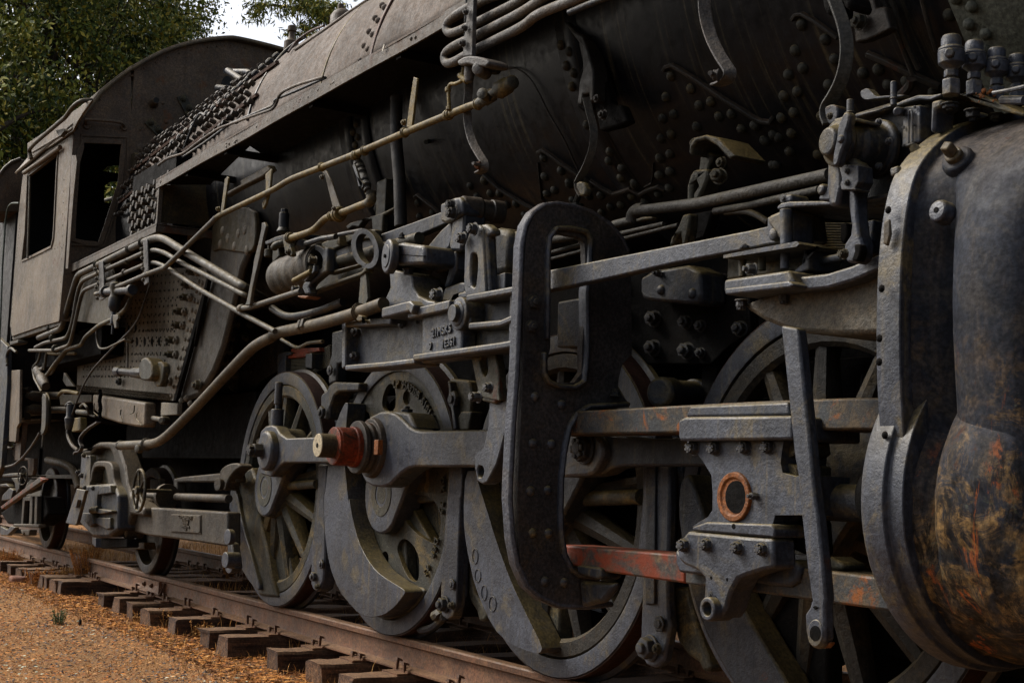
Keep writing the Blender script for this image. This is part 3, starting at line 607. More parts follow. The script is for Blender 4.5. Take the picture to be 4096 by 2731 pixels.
# ---- longitudinal link support casting ----
YL = -.60
sup = [('b2', 990, 1358), ('b2', 1040, 1350), ('b2', 1400, 1335), ('b2', 1540, 1275), ('b2', 1580, 1285), ('b2', 1900, 1190), ('b2', 1930, 1110), ('b2', 2020, 1080), ('b2', 2080, 1140), ('b2', 2470, 1060), ('b2', 2470, 1530), ('b2', 2331, 1540), ('c2', 2331, 195), ('c2', 1600, 285), ('c2', 1610, 318), ('c2', 1340, 345), ('c2', 1060, 372), ('c2', 988, 365)]
b = MB(); b.prism([U('f', *fp(k, a, c), Y=YL+.07) for k, a, c in sup], (0, .035, 0)); lsup = part('link_support_frame', b, PAINT, .006)
def bandY(name, pts, w, y0, y1, m, parent, bv=.008):      # rib on a Y plane from y0 (outer) to y1
    P = [U('f', *fp(k, a, c), Y=y0) for k, a, c in pts]; n = len(P); vs = []; fs = []
    for i, p in enumerate(P):
        T = (P[min(i+1, n-1)]-P[max(i-1, 0)]).normalized(); S = T.cross(V(0, 1, 0)).normalized()
        for (s_, yy) in ((-.5, 0), (.5, 0), (.5, y1-y0), (-.5, y1-y0)): vs.append(p+S*w*s_+V(0, yy, 0))
    for i in range(n-1):
        for k in range(4): fs.append((i*4+k, i*4+(k+1) % 4, (i+1)*4+(k+1) % 4, (i+1)*4+k))
    fs += [(3, 2, 1, 0), tuple((n-1)*4+k for k in range(4))]
    return MB().add(vs, fs).build(name, m, parent, bv)
bandY('end_flange', [('b2', 1005, 1350), ('b2', 1003, 1568), ('c2', 1003, 365)], .05, YL, YL+.1, PAINT, lsup)
bandY('upper_flange', [('b2', 1015, 1365), ('b2', 1100, 1362), ('b2', 1400, 1345)], .035, YL-.02, YL+.1, PAINT, lsup)
bandY('upper_flange', [('b2', 1545, 1285), ('b2', 1900, 1205)], .045, YL-.05, YL+.1, PAINT, lsup)
bandY('upper_flange', [('b2', 2040, 1150), ('b2', 2475, 1072)], .03, YL-.05, YL+.1, PAINT, lsup)
bandY('lower_flange', [('c2', 1015, 362), ('c2', 1350, 335), ('c2', 1605, 305)], .028, YL-.04, YL+.1, PAINT, lsup)
bandY('lower_flange', [('c2', 1590, 275), ('c2', 1900, 235), ('c2', 2331, 175), ('b3', 340, 1530)], .030, YL-.06, YL+.1, PAINT, lsup)
bandY('middle_rib', [('b2', 2060, 1385), ('b2', 2331, 1362), ('b3', 310, 1320)], .028, YL-.03, YL+.1, PAINT, lsup)
bandY('post_rib', [('b3', 325, 1090), ('b3', 318, 1300), ('b3', 312, 1560)], .06, YL-.02, YL+.1, PAINT, lsup)
b = MB(); b.prism([U('b2', *p_, Y=YL-.01) for p_ in ((1668, 1250), (1900, 1195), (2050, 1180), (2080, 1360), (2010, 1420), (2000, 1568), (2020, 1650), (1660, 1700), (1668, 1568))], (0, .08, 0)); npad = b.build('number_pad', PAINT, lsup, .01)
b = MB(); P = U('b2', 1972, 1280, Y=YL-.03)
for r0, dy in ((.075, .0), (.056, .008)): b.lathe(P-V(0, dy, 0), (0, 1, 0), [(0, r0-.01), (.004, r0), (.12, r0)], 44)
b.build('trunnion_boss', PAINT, lsup, .003)
b = MB(); b.lathe(P-V(0, .030, 0), (0, 1, 0), [(0, .038), (.025, .040)], 40); b.build('trunnion_cap', PAINT, lsup, .002)
ms = []
o_ = U('b2', 1840, 1430, Y=YL-.012); o2 = U('b2', 1900, 1530, Y=YL-.012); sl = V(1, 0, .06)
ms.append(txt('21MSK5', o_, sl, (-.1, 0, 1), .056, .005, PAINT, lsup)); ms.append(txt('1E361', o2, sl, (-.1, 0, 1), .052, .005, PAINT, lsup)); ms.append(txt('9', U('b2', 1745, 1560, Y=YL-.012), sl, (0, 0, 1), .05, .005, PAINT, lsup))
txt_join(ms, 'cast_numbers', PAINT, npad)
nut('c2', 1128, 62, 85, PAINT, lsup, Y=YL+.07, nrm=(.4, -1, 0), L=1.2); nut('c2', 1125, 265, 80, PAINT, lsup, Y=YL+.07, nrm=(.4, -1, 0), L=1.4)
nut('b2', 1495, 1370, 60, PAINT2, lsup, Y=YL, nrm=(0, 0, -1), style='plain'); nut('b2', 1625, 1345, 40, PAINT2, lsup, Y=YL, nrm=(0, 0, -1), style='plain')
# ---- bearing pedestal with round cap (left) ----
b = MB(); b.prism([U('b2', *p_, Y=-.62) for p_ in ((1385, 900), (1580, 950), (1590, 1050), (1640, 1130), (1720, 1170), (1810, 1180), (1810, 1210), (1580, 1285), (1330, 1290), (1325, 1250), (1345, 1200), (1360, 1150), (1400, 1060), (1395, 980))], (0, .16, 0)); ped = part('bearing_pedestal', b, PAINT, .02)
b = MB(); b.prism([U('b2', *p_, Y=-.66) for p_ in ((1440, 690), (1500, 675), (1680, 700), (1690, 760), (1688, 860), (1460, 870), (1420, 850))], (0, .22, 0)); b.build('bearing_block', PAINT, ped, .015)
b = MB(); b.prism([U('b2', *p_, Y=-.662) for p_ in ((1460, 775), (1688, 790), (1688, 797), (1460, 782))], (0, .01, 0)); b.build('split_line', DARK, ped)
b = MB(); P = U('b2', 1380, 795, Y=-.70); b.lathe(P, (.15, 1, 0), [(-.008, .076), (0, .084), (.03, .084), (.04, .06)], 44); b.lathe(P-V(0, .009, 0), (.15, 1, 0), [(-.004, .055), (.01, .058)], 40); b.build('bearing_cap', PAINT, ped, .003)
b = MB(); b.lathe(P-V(0, .02, 0), (.15, 1, 0), [(-.001, .009), (.01, .009)], 14); b.build('cap_centre', DARK, ped)
b = MB(); P = U('b2', 1430, 800, Y=-.60); b.cyl(P, P+V(0, .2, 0), .07); b.build('journal', PAINT2, ped)
bandY('base_flange', [('b2', 1325, 1275), ('b2', 1560, 1215), ('b2', 1590, 1250)], .05, -.68, -.5, PAINT, ped)
nut('b2', 1555, 905, 90, PAINT, ped, Y=-.60, nrm=(0, 0, -1), style='castle', L=1.1); nut('b2', 1497, 640, 55, PAINT2, ped, Y=-.55, nrm=(0, 0, 1), L=1.1); nut('b2', 1585, 720, 80, PAINT, ped, Y=-.58, nrm=(0, 0, 1), style='plain', L=.4)
nut('b2', 1680, 1095, 80, PAINT, ped, Y=-.5, style='plain')
# arm up to the reverse shaft
b = MB(); b.prism([U('b2', *p_, Y=-.50) for p_ in ((1680, 740), (1720, 700), (1830, 570), (1920, 490), (1925, 640), (1900, 720), (1800, 830), (1730, 910), (1690, 910))], (0, .10, 0)); arm = part('reverse_arm', b, PAINT, .012)
b = MB(); b.prism([U('b2', *p_, Y=-.52) for p_ in ((1925, 480), (1990, 440), (2030, 370), (2020, 560), (1995, 750), (1910, 745), (1898, 700))], (0, .12, 0)); b.build('arm_fork', PAINT, arm, .012)
b = MB(); b.prism([U('b2', *p_, Y=-.50) for p_ in ((1910, 750), (1955, 750), (1950, 900), (1900, 1030), (1870, 1060), (1850, 1060), (1895, 900))], (0, .07, 0)); b.build('link_stem', PAINT, arm, .012)
b = MB(); b.prism([U('b2', *p_, Y=-.54) for p_ in ((1823, 352), (1890, 320), (1930, 300), (1985, 290), (2010, 330), (2010, 430), (1940, 480), (1870, 515), (1823, 498))], (0, .10, 0)); b.build('clevis', PAINT, arm, .012)
b = MB(); P = U('b2', 1990, 380, Y=-.52); b.lathe(P, (.1, 1, 0), [(0, .04), (.01, .055), (.10, .058), (.11, .05), (.16, .05), (.16, .056), (.22, .054)], 32); b.build('shaft_boss', BRUST, arm, .008); 
nut('b2', 1925, 360, 85, PAINT2, arm, Y=-.56, style='castle'); nut('b2', 1940, 430, 105, PAINT2, arm, Y=-.56, style='castle'); nut('b2', 2115, 565, 100, PAINT, arm, Y=-.62, style='castle'); nut('b2', 2020, 645, 100, PAINT, arm, Y=-.62, style='castle'); nut('b2', 1815, 1125, 115, PAINT, arm, Y=-.6, style='castle')
b = MB(); b.prism([U('b2', *p_, Y=-.53) for p_ in ((1830, 1170), (1860, 1060), (1990, 1015), (2030, 1015), (2030, 1150), (1920, 1190))], (0, .1, 0)); b.build('link_foot', PAINT, arm, .01)
# the long reach bar (left) and through the ring
b = MB(); b.prism([U('b2', *p_, Y=-.47) for p_ in ((1828, 420), (1870, 515), (1600, 630), (1310, 745), (1120, 820), (890, 890), (890, 780), (1110, 665), (1310, 610), (1600, 505))], (0, .05, 0)); part('reach_rod', b, PAINT, .006)
# ---- radius link plates left of the yoke ----
sl1 = S2([(2085, 790), (2100, 770), (2125, 775), (2140, 830), (2135, 960), (2125, 1050), (2095, 1060), (2080, 1020), (2078, 900)], 1)
b = MB(); b.prism([U('b2', *p_, Y=-.60) for p_ in ((2030, 700), (2070, 590), (2100, 540), (2160, 525), (2180, 560), (2190, 700), (2215, 1110), (2040, 1140), (2020, 1050), (2025, 850))], (0, .05, 0), [[U('b2', *p_, Y=-.60) for p_ in sl1]]); lnk = part('radius_link', b, PAINT, .012)
b = MB(); b.prism([U('b2', *p_, Y=-.59) for p_ in ((2160, 525), (2210, 520), (2260, 560), (2265, 610), (2215, 625), (2225, 800), (2250, 1120), (2190, 1120), (2185, 900))], (0, .05, 0)); b.build('link_side_plate', PAINT, lnk, .012)
b = MB(); b.prism([U('b3', *p_, Y=-.45) for p_ in ((150, 540), (250, 560), (290, 580), (285, 930), (160, 960))], (0, .12, 0)); b.prism([U('b3', *p_, Y=-.42) for p_ in ((290, 565), (350, 575), (380, 610), (375, 930), (290, 930))], (0, .12, 0)); b.build('link_body', PAINT2, lnk, .03)
b = MB(); b.prism([U('b3', *p_, Y=-.55) for p_ in ((132, 965), (255, 928), (252, 1090), (145, 1115))], (0, .20, 0)); b.build('link_block', PAINT, lnk, .006)
b = MB(); b.prism([U('b2', *p_, Y=-.56) for p_ in ((1970, 1105), (2080, 1080), (2130, 1090), (2130, 1140), (1975, 1160))], (0, .08, 0)); b.build('link_saddle', PAINT, lnk, .01)
# ---- hanging link plate with slot below the support ----
b = MB(); b.prism([U('c2', *p_, Y=-.56) for p_ in ((2085, 270), (2290, 240), (2320, 400), (2320, 560), (2331, 640), (2150, 600), (2115, 420))], (0, .04, 0), [[U('c2', *p_, Y=-.56) for p_ in S2([(2150, 270), (2225, 265), (2230, 380), (2215, 430), (2190, 430), (2165, 370)], 1)]]); cl = part('combination_hanger', b, DUSTY, .01)
CROPS['c2x'] = CROPS['c2']
b = MB(); b.prism([U('c2', *p_, Y=-.53) for p_ in ((2240, 640), (2340, 650), (2470, 560), (2440, 700), (2360, 960), (2300, 1180), (2220, 1330), (2180, 1348), (2135, 1320), (2115, 1200), (2115, 1100), (2190, 1040), (2230, 850))], (0, .07, 0), [[U('c2', *p_, Y=-.53) for p_ in ell(2165, 1240, 27, 52, 20)]]); b.build('lower_arm', PAINT, cl, .012)
nut('c2', 2245, 530, 90, PAINT, cl, Y=-.60, style='castle'); nut('c2', 2150, 610, 90, PAINT, cl, Y=-.62, style='castle', L=1.3)
b = MB(); b.prism([U('c2', *p_, Y=-.55) for p_ in ((2190, 580), (2330, 530), (2331, 620), (2280, 670), (2170, 640))], (0, .09, 0)); b.build('fork_end', DUSTY, cl, .01)

# leaf spring over the first wheel, brackets between the wheels
def slab0(name, k, pts, Y, th, m, parent, bv=.006):
    b = MB(); b.prism([U(k, *p_, Y=Y) for p_ in pts], (0, th, 0)); return b.build(name, m, parent, bv)
ls = slab0('spring_hanger', 'c2', [(442, 280), (455, 245), (510, 225), (550, 225), (555, 250), (512, 260), (512, 470), (442, 470)], .12, .1, PAINT2, LOCO)
b = MB()
for i in range(11): b.prism([U('c2', *p_, Y=.16) for p_ in ((512, 280+i*12), (690, 276+i*12), (690, 285+i*12), (512, 289+i*12))], (0, .1, 0))
for i in range(13): b.prism([U('c2', *p_, Y=.18) for p_ in ((745, 240+i*14), (890, 165+i*14), (890, 174+i*14), (745, 249+i*14))], (0, .1, 0))
b.build('spring_leaves', DUSTY, ls, .002)
slab0('red_cap', 'c2', [(515, 262), (590, 235), (555, 225), (560, 200), (790, 190), (800, 220), (700, 240), (680, 270), (520, 285)], .14, .12, REDR, ls)
slab0('spring_buckle', 'c2', [(680, 245), (735, 235), (735, 370), (680, 360)], .10, .14, PAINT2, ls); slab0('side_hanger', 'c2', [(905, 60), (1000, 35), (1010, 320), (950, 330), (940, 480), (875, 500), (880, 320), (900, 250)], .06, .08, PAINT2, ls, .012)
nut('c2', 893, 382, 95, PAINT, ls, Y=.04, style='plain', L=.4)
bs1 = slab0('brake_bracket', 'c2', [(860, 560), (880, 510), (920, 480), (1135, 488), (1130, 560), (960, 565), (920, 600), (885, 700), (880, 790), (850, 800), (812, 780), (810, 600), (830, 575)], -.06, .12, PAINT2, LOCO, .012)
nut('c2', 830, 740, 110, PAINT2, bs1, Y=-.08, L=.6, style='plain')
bs2 = slab0('rear_bracket', 'c2', [(1900, 450), (2060, 470), (2090, 560), (2080, 740), (2010, 900), (1900, 900), (1890, 600)], .02, .10, DUSTY, LOCO, .012)
nut('c2', 1945, 630, 150, PAINT, bs2, Y=.0, L=.5, style='plain'); slab0('slide_strip', 'c2', [(1885, 470), (1905, 480), (1960, 880), (1935, 885)], -.02, .12, PAINT2, bs2)
slab0('diagonal_foot', 'c2', [(2000, 730), (2090, 730), (2060, 890), (1925, 890), (1960, 800)], -.0, .08, DUSTY, bs2, .01)
# ---- guide bars and crosshead ----
def slab(name, k, pts, Y, th, m, parent=None, bv=.008, s=0):
    if s: pts = S2(pts, s)
    b = MB(); b.prism([U(*((q_[2],)+tuple(q_[:2]) if len(q_) > 2 else (k, q_[0], q_[1])), Y=Y) for q_ in pts], (0, th, 0)); return b.build(name, m, parent or LOCO, bv)
GB = mat('paint_worn_guide_bar', (.040, .046, .052), dust=.7, dustc=(.18, .12, .045), rust=.34, rustc=(.46, .14, .022), streak=.4, scale=1.3, mott=.55, mottc=(.20, .13, .055))
gu = slab('upper_guide_bar', 'f', [(2180, 1650), (2450, 1636), (2700, 1622), (3000, 1606), (3250, 1596), (3420, 1590), (3640, 1590), (3640, 1719), (3420, 1718), (3280, 1720), (2900, 1728), (2700, 1731), (2287, 1736), (2180, 1740)], -.42, .18, GB)
gl = slab('lower_guide_bar', 'f', [(2740, 2220), (3100, 2258), (3317, 2283), (3700, 2330), (3700, 2465), (3581, 2446), (3230, 2398), (3000, 2365), (2740, 2333)], -.42, .18, GB)
slab('red_end_length', 'f', [(2230, 2176), (2273, 2180), (2739, 2219.5), (2739, 2333), (2721, 2330), (2414, 2286), (2300, 2262), (2230, 2250)], -.42, .18, REDBAR, gl)
slab('weld_pad', 'd3', [(860, 570), (1060, 590), (1070, 670), (1040, 690), (870, 640)], -.44, .1, PAINT2, gl)
slab('bottom_block', 'd3', [(880, 700), (1190, 720), (1160, 780), (1080, 880), (900, 930)], -.40, .04, PAINT2, yoke, .02)
YX = -.50
xh = slab('crosshead', 'f', [(2745, 1762), (2811, 1843), (2845, 1900), (2850, 1970), (2849, 2040), (2832, 2066), (2800, 2085), (2768, 2105), (3070, 2120), (3090, 2100), (3100, 2060), (3215, 2060), (3215, 1900), (3185, 1905), (3130, 1890), (3122, 1850), (3128, 1800), (3136, 1762)], YX, .20, PAINT, None, .012)
slab('upper_shoe', 'f', [(2712, 1680), (2740, 1666), (3166, 1661), (3170, 1758), (2720, 1763), (2712, 1752)], YX-.05, .30, PAINT, xh, .01)
slab('upper_shoe_lip', 'f', [(2760, 1622), (3150, 1606), (3162, 1662), (2740, 1668)], -.46, .22, PAINT, xh, .01)
slab('shoe_step', 'f', [(2765, 2108), (2825, 2086), (3085, 2095), (3098, 2120), (3096, 2150), (2770, 2122)], YX-.03, .22, PAINT, xh, .01)
lsh = slab('lower_shoe', 'f', [(2706, 2185), (2730, 2150), (2750, 2122), (3000, 2146), (3090, 2152), (3095, 2270), (3040, 2282), (2985, 2300), (2950, 2315), (2920, 2370), (2900, 2440), (2880, 2470), (2800, 2475), (2812, 2420), (2818, 2310), (2790, 2282), (2735, 2258), (2712, 2235)], YX-.03, .10, PAINT, xh, .012)
slab('shoe_side', 'f', [(2700, 2195), (2730, 2225), (2810, 2260), (2815, 2300), (2715, 2288), (2702, 2250)], YX+.02, .1, PAINT, xh, .01)
slab('keeper', 'd4', [(420, 480), (550, 490), (590, 560), (560, 660), (500, 700), (380, 690), (130, 650), (380, 570)], -.44, .1, PAINT2, xh, .012)
b = MB(); P = U('d3', 1965, 940, Y=-.56); b.lathe(P, (0.0, 1, 0), [(0, .0225), (0, .038), (.006, .040), (.09, .040), (.09, .0225)], 32, closed=True); b.build('link_eye', PAINT, xh, .004)
b = MB(); P = U('f', 2930, 1986, Y=YX-.012); rr = msize('f', 98, P); b.lathe(P, (0, 1, 0), [(.006, 0), (.006, rr*.76), (0, rr*.78), (0, rr), (.02, rr*1.04), (.12, rr*1.04), (.14, 0)], 40, closed=True); b.build('wrist_pin_bore', ORUST, xh, .004)
b = MB(); b.lathe(P+V(.012, .004, 0), (0, 1, 0), [(0, rr*.66), (.003, rr*.66)], 32); b.build('bore_depth', DARK, xh)
for a, c in ((2778, 1791), (2865, 1793), (2985, 1790), (3078, 1788)): nut('f', a, c, 56, PAINT, xh, Y=YX-.0, style='castle')
for a, c in ((2742, 2180), (2832, 2178), (2956, 2190), (3053, 2196)): nut('f', a, c, 54, PAINT, xh, Y=YX-.03, style='castle')
nut('c4', 250, 1345, 62, PAINT, xh, Y=YX, L=2.2, style='plain'); nut('d3', 1995, 815, 60, PAINT2, xh, Y=YX-.04, style='plain', L=.3)
b = MB()
for a, c in ((2000, 675), (2135, 690)): P = U('d3', a, c, Y=YX-.031); b.cyl(P, P+V(0, .002, 0), .006)
P = U('d3', 2190, 240, Y=YX-.031); b.cyl(P, P+V(0, .002, 0), .009); absorb(xh, b.build('drilled_holes', DARK, None))
slab('rusty_keeper', 'c4', [(430, 905), (560, 920), (570, 1010), (480, 1050), (475, 1085), (570, 1100), (570, 1200), (450, 1180), (430, 1130), (440, 1000)], YX+.03, .15, DUSTY, xh, .012)
slab('lower_clamp', 'd4', [(370, 250), (430, 190), (640, 150), (660, 470), (500, 400), (400, 330)], -.40, .12, DARK, xh, .02)
# piston rod with gland
b = MB(); cy, cz = -.33, .86; b.lathe((-3.35, cy, cz), (1, 0, 0), [(0, .06), (.7, .06)], 24); pr = part('piston_rod', b, PAINT2)
P = U('f', 3370, 1985, Y=-.40); r = msize('f', 91, P)
b = MB(); b.lathe((-3.02, cy, P.z), (1, 0, 0), [(0, r*1.5), (.04, r*1.55), (.05, r*1.1), (.06, r), (.42, r)], 36); b.build('gland', GLAND, pr, .01)
b = MB(); b.lathe((-3.07, cy, P.z), (1, 0, 0), [(0, r*1.25), (.05, r*1.75), (.09, r*1.75)], 36); b.build('gland_flange', DARK, pr, .01)
slab('gland_tab', 'd4', [(815, 450), (900, 500), (930, 510), (930, 570), (815, 560)], -.38, .1, DUSTY, pr, .01)
# union lever hanging outermost
lev = slab('lap_lever', 'f', [(3122, 1300), (3190, 1312), (3200, 1400), (3216, 1560), (3232, 1707), (3256, 1961), (3270, 2060), (3290, 2260), (3302, 2390), (3297, 2420), (3299, 2500), (3299, 2552), (3285, 2585), (3270, 2594), (3250, 2590), (3230, 2560), (3222, 2520), (3219, 2455), (3238, 2428), (3247, 2400), (3230, 2290), (3205, 2060), (3190, 1900), (3175, 1808), (3155, 1610), (3138, 1450)], -.62, .040, PAINT, None, .008)
slab('eye_rim', 'd4', ell(707, 1062, 62, 110, 30), -.623, .02, PAINT, lev, .004)
b = MB(); b.prism([U('d4', *p_, Y=-.6245) for p_ in ell(708, 1062, 42, 60, 26)], (0, .004, 0)); b.build('eye_hole', DARK, lev)
slab('dark_spot', 'd4', [(685, 855), (710, 845), (735, 860), (705, 878)], -.6235, .004, DARK, lev)
slab('rust_foot', 'd4', [(760, 1150), (830, 1130), (830, 1150), (800, 1180), (760, 1180)], -.60, .02, ORUST, lev)

# ---- valve stem bracket, trough and radius rod ----
rr_ = slab('radius_rod', 'f', [(2150, 1096), (2202, 1079), (2600, 1000), (3000, 921), (3068, 905), (3068, 870), (3120, 845), (3180, 838), (3180, 960), (3060, 980), (3000, 994), (2700, 1050), (2450, 1108), (2202, 1160), (2150, 1170)], -.54, .05, PAINT, None, .006)
b = MB(); P = U('b4', 375, 565, Y=-.56); b.lathe(P, (0, 1, 0), [(-.004, .014), (0, .020), (.02, .022)], 28); b.cyl(P-V(0, .006, 0), P, .003); b.build('pin_boss', PAINT, rr_, .003)
vb = slab('valve_stem_guide', 'f', [(2896, 1118), (3155, 1080), (3165, 1110), (3180, 1140), (2950, 1165), (2893, 1172)], -.64, .30, PAINT, None, .010)
slab('guide_top_plate', 'b3', [(2105, 785), (2331, 740), (0, 722, 'b4'), (565, 620, 'b4'), (585, 640, 'b4'), (560, 662, 'b4'), (0, 750, 'b4'), (2105, 812)], -.62, .26, PAINT, vb, .006)
slab('guide_back_web', 'b4', [(20, 740), (600, 650), (620, 850), (10, 920)], -.46, .05, DUSTY, vb)
slab('guide_end', 'b4', [(560, 640), (640, 680), (700, 690), (720, 670), (650, 650), (660, 840), (600, 860), (520, 870), (600, 800), (620, 700)], -.55, .14, PAINT, vb, .01)
slab('lower_lip', 'b4', [(-3, 990), (500, 930), (540, 960), (510, 985), (0, 1040)], -.66, .3, PAINT, vb, .006)
for a, y0, y1, w_ in ((138, 745, 900, 62), (290, 705, 850, 64), (470, 680, 840, 72)):
    P0, P1 = U('b4', a, y0, Y=-.55), U('b4', a, y1, Y=-.55); b = MB(); b.cyl(P0, P1, msize('b4', w_, P0)/2); b.build('spacer_post', DUSTY if a < 400 else PAINT, vb, .003)
nut('b4', 130, 1085, 90, PAINT, vb, Y=-.55, nrm=(0, 0, -1), style='castle', L=1.1); nut('b4', 465, 1040, 90, PAINT, vb, Y=-.55, nrm=(0, 0, -1), style='castle', L=1.1)
nut('b4', 230, 840, 90, PAINT, vb, Y=-.60, nrm=(-.3, -1, 0), L=1.4); nut('b4', 150, 672, 80, PAINT, vb, Y=-.55, nrm=(0, 0, 1), style='plain', L=.6); nut('b4', 310, 632, 55, PAINT2, vb, Y=-.52, nrm=(0, 0, 1), L=.9)
slab('stem_yoke', 'b4', [(335, 420), (435, 375), (520, 370), (530, 640), (430, 640), (420, 600), (335, 480)], -.56, .1, PAINT, vb, .012)
slab('stem_back', 'b4', [(525, 400), (610, 385), (640, 600), (530, 630)], -.48, .1, PAINT2, vb, .01)
b = MB(); b.cyl(U('b4', 480, 370, Y=-.58), U('b4', 485, 650, Y=-.58), .020); b.build('stem_post', PAINT, vb, .003)
tp = slab('valve_top_plate', 'b4', [(408, 345), (440, 318), (500, 306), (740, 303), (960, 300), (1060, 285), (1290, 238), (1290, 275), (1060, 318), (960, 332), (500, 352), (410, 372)], -.58, .30, PAINT, None, .005)
nut('b4', 475, 288, 75, PAINT, tp, Y=-.56, nrm=(.2, -1, 0), L=.8); slab('post_block', 'b4', [(430, 255), (520, 245), (525, 310), (430, 325)], -.57, .08, PAINT, tp, .008)
# trough
tr = slab('valve_chest_pan', 'b4', [(130, 1118), (300, 1050), (520, 965), (600, 972), (800, 945), (1000, 885), (1230, 790), (1230, 1345), (900, 1358), (600, 1338), (480, 1312), (300, 1240), (180, 1165)], -.54, .34, mat('dusty_cast_pan', (.085, .078, .062), dust=.7, dustc=(.17, .125, .07), rust=.06, streak=.15, bump=1.0, mott=.25), None, .09)
bandY('pan_rim', [('b4', 525, 955), ('b4', 620, 950), ('b4', 800, 930), ('b4', 1000, 870), ('b4', 1220, 775)], .045, -.60, -.50, PAINT, tr)
# small lever in front of chest
l2 = slab('lubricator_lever', 'b4', [(965, 150), (1025, 160), (1035, 400), (1052, 560), (1082, 640), (1072, 740), (1030, 795), (960, 785), (925, 725), (940, 640), (985, 570), (992, 500), (972, 350)], -.66, .05, PAINT, None, .008)
slab('clevis_side', 'b4', [(1010, 640), (1060, 640), (1070, 700), (1040, 780), (990, 770), (1015, 700)], -.70, .03, DARK, l2, .006)
nut('b4', 940, 720, 75, DUSTY, l2, Y=-.68, L=1.0, style='castle')
slab('lever_head', 'b4', [(890, 10), (1045, 20), (1050, 150), (1020, 200), (1030, 215), (915, 215), (905, 170), (920, 130)], -.70, .06, PAINT, l2, .012)
nut('b4', 965, 70, 45, PAINT2, l2, Y=-.70); nut('b4', 965, 160, 48, PAINT2, l2, Y=-.70)
slab('lever_curve', 'a4', [(800, 1130), (860, 1130), (880, 1200), (850, 1290), (870, 1350), (920, 1390), (925, 1568), (850, 1568), (780, 1420), (760, 1300), (790, 1200)], -.68, .06, PAINT, l2, .015)
slab('hand_lever', 'a4', S2([(790, 960), (815, 945), (845, 965), (830, 1060), (805, 1120), (810, 1190), (770, 1280), (745, 1390), (715, 1415), (695, 1390), (710, 1270), (730, 1180), (745, 1060)], 1), -.74, .03, PAINT, l2, .006)
b = MB(); P = U('a4', 762, 1178, Y=-.745); b.lathe(P, (0, 1, 0), [(-.004, .007), (0, .012), (.01, .013)], 20); b.build('lever_pivot', PAINT, l2, .002)
slab('side_column', 'a4', [(668, 1110), (700, 1090), (770, 1090), (775, 1568), (740, 1750), (660, 1750), (650, 1568)], -.68, .12, PAINT, l2, .012)
slab('side_column_foot', 'b4', [(805, -60), (905, -40), (900, 180), (870, 260), (860, 300), (735, 300), (735, 265), (800, 200), (805, 100)], -.66, .12, PAINT, l2, .012)
b = MB(); P = U('b4', 765, 215, Y=-.66); b.lathe(P, (0, 1, 0), [(-.01, .012), (0, .018), (.06, .018)], 20); b.build('round_boss', PAINT, l2, .004)
slab('cross_arm', 'a4', [(705, 1010), (790, 985), (900, 1000), (910, 1030), (790, 1030), (715, 1045)], -.70, .1, PAINT, l2, .008)
# rods / springs behind
b = MB(); b.cyl(U('b4', 660, 795, Y=-.45), U('b4', 925, 740, Y=-.55), .012); part('drain_rod', b, PAINT2)
sp = MB()
for i in range(12):
    y_ = 470+i*21; c0, c1 = U('b4', 640+i*7, y_, Y=.05), U('b4', 1260, y_+6, Y=.05)
    sp.prism([c0, U('b4', 640+i*7, y_+15, Y=.05), U('b4', 1260, y_+21, Y=.05), c1], (0, .12, 0))
lsp = part('leaf_spring', sp, DUSTY, .004)
slab('spring_band', 'b4', [(1060, 465), (1168, 448), (1140, 712), (1075, 700)], -.02, .2, PAINT2, lsp, .006)
slab('spring_clip', 'b4', [(905, 480), (950, 470), (965, 560), (935, 640), (905, 620)], -.02, .2, DARK, lsp, .006)
slab('spring_pin', 'b4', [(640, 500), (720, 560), (725, 620), (690, 640), (640, 600)], -.0, .2, DARK, lsp, .012)
b = MB(); b.tube([U('b4', 0, 395, Y=.0), U('b4', 120, 380, Y=0), U('b4', 230, 400, Y=0), U('b4', 340, 470, Y=0)], .013, 12, .2); b.build('curved_pipe', PIPE, lsp)
b = MB(); b.tube([U('c4', 915, 95, Y=.15), U('c4', 870, 300, Y=.15), U('c4', 810, 580, Y=.15)], .012, 10); b.tube([U('c4', 1085, 390, Y=.25), U('c4', 1065, 590, Y=.25)], .007, 8); part('brake_pull_rod', b, PAINT2)

# ---- cylinder and valve chest jacket ----
XC = -2.65
prof_px = [('f', 4300, 430), ('f', 4096, 468), ('f', 3980, 474), ('f', 3897, 480), ('f', 3802, 502), ('f', 3708, 550), ('f', 3637, 612), ('f', 3590, 672), ('f', 3560, 735), ('f', 3537, 830), ('f', 3522, 930), ('f', 3511, 1050), ('f', 3505, 1209), ('f', 3503, 1390), ('f', 3508, 1560), ('f', 3516, 1700), ('f', 3535, 1900), ('f', 3570, 2080), ('f', 3640, 2260), ('f', 3760, 2430), ('f', 3900, 2560), ('f', 4100, 2640)]
prof = [U(*p_, X=XC) for p_ in prof_px]
CCY, CCZ = -.33, .87
def sheet(name, P, x0, x1, m, parent, cen, thick=.02, n=1):
    b = MB(); vs = []; N_ = len(P); xs = [x0+(x1-x0)*i/n for i in range(n+1)]
    for x_ in xs:
        for p in P: vs.append((x_, p[1], p[2]))
    fs = [(j*N_+i, j*N_+i+1, (j+1)*N_+i+1, (j+1)*N_+i) for j in range(n) for i in range(N_-1)]
    b.add(vs, fs); o = b.build(name, m, parent, 0)
    s_ = o.modifiers.new('solid', 'SOLIDIFY'); s_.thickness = thick; s_.offset = 0
    return o
def inset(P, d, c=(-.05, 1.2)):
    out = []
    for i, p in enumerate(P):
        t = (P[min(i+1, len(P)-1)]-P[max(i-1, 0)]); n_ = V(0, t.z, -t.y).normalized()
        if n_.dot(V(0, c[0], c[1])-V(0, p.y, p.z)) < 0: n_ = -n_
        out.append(p+n_*d)
    return out
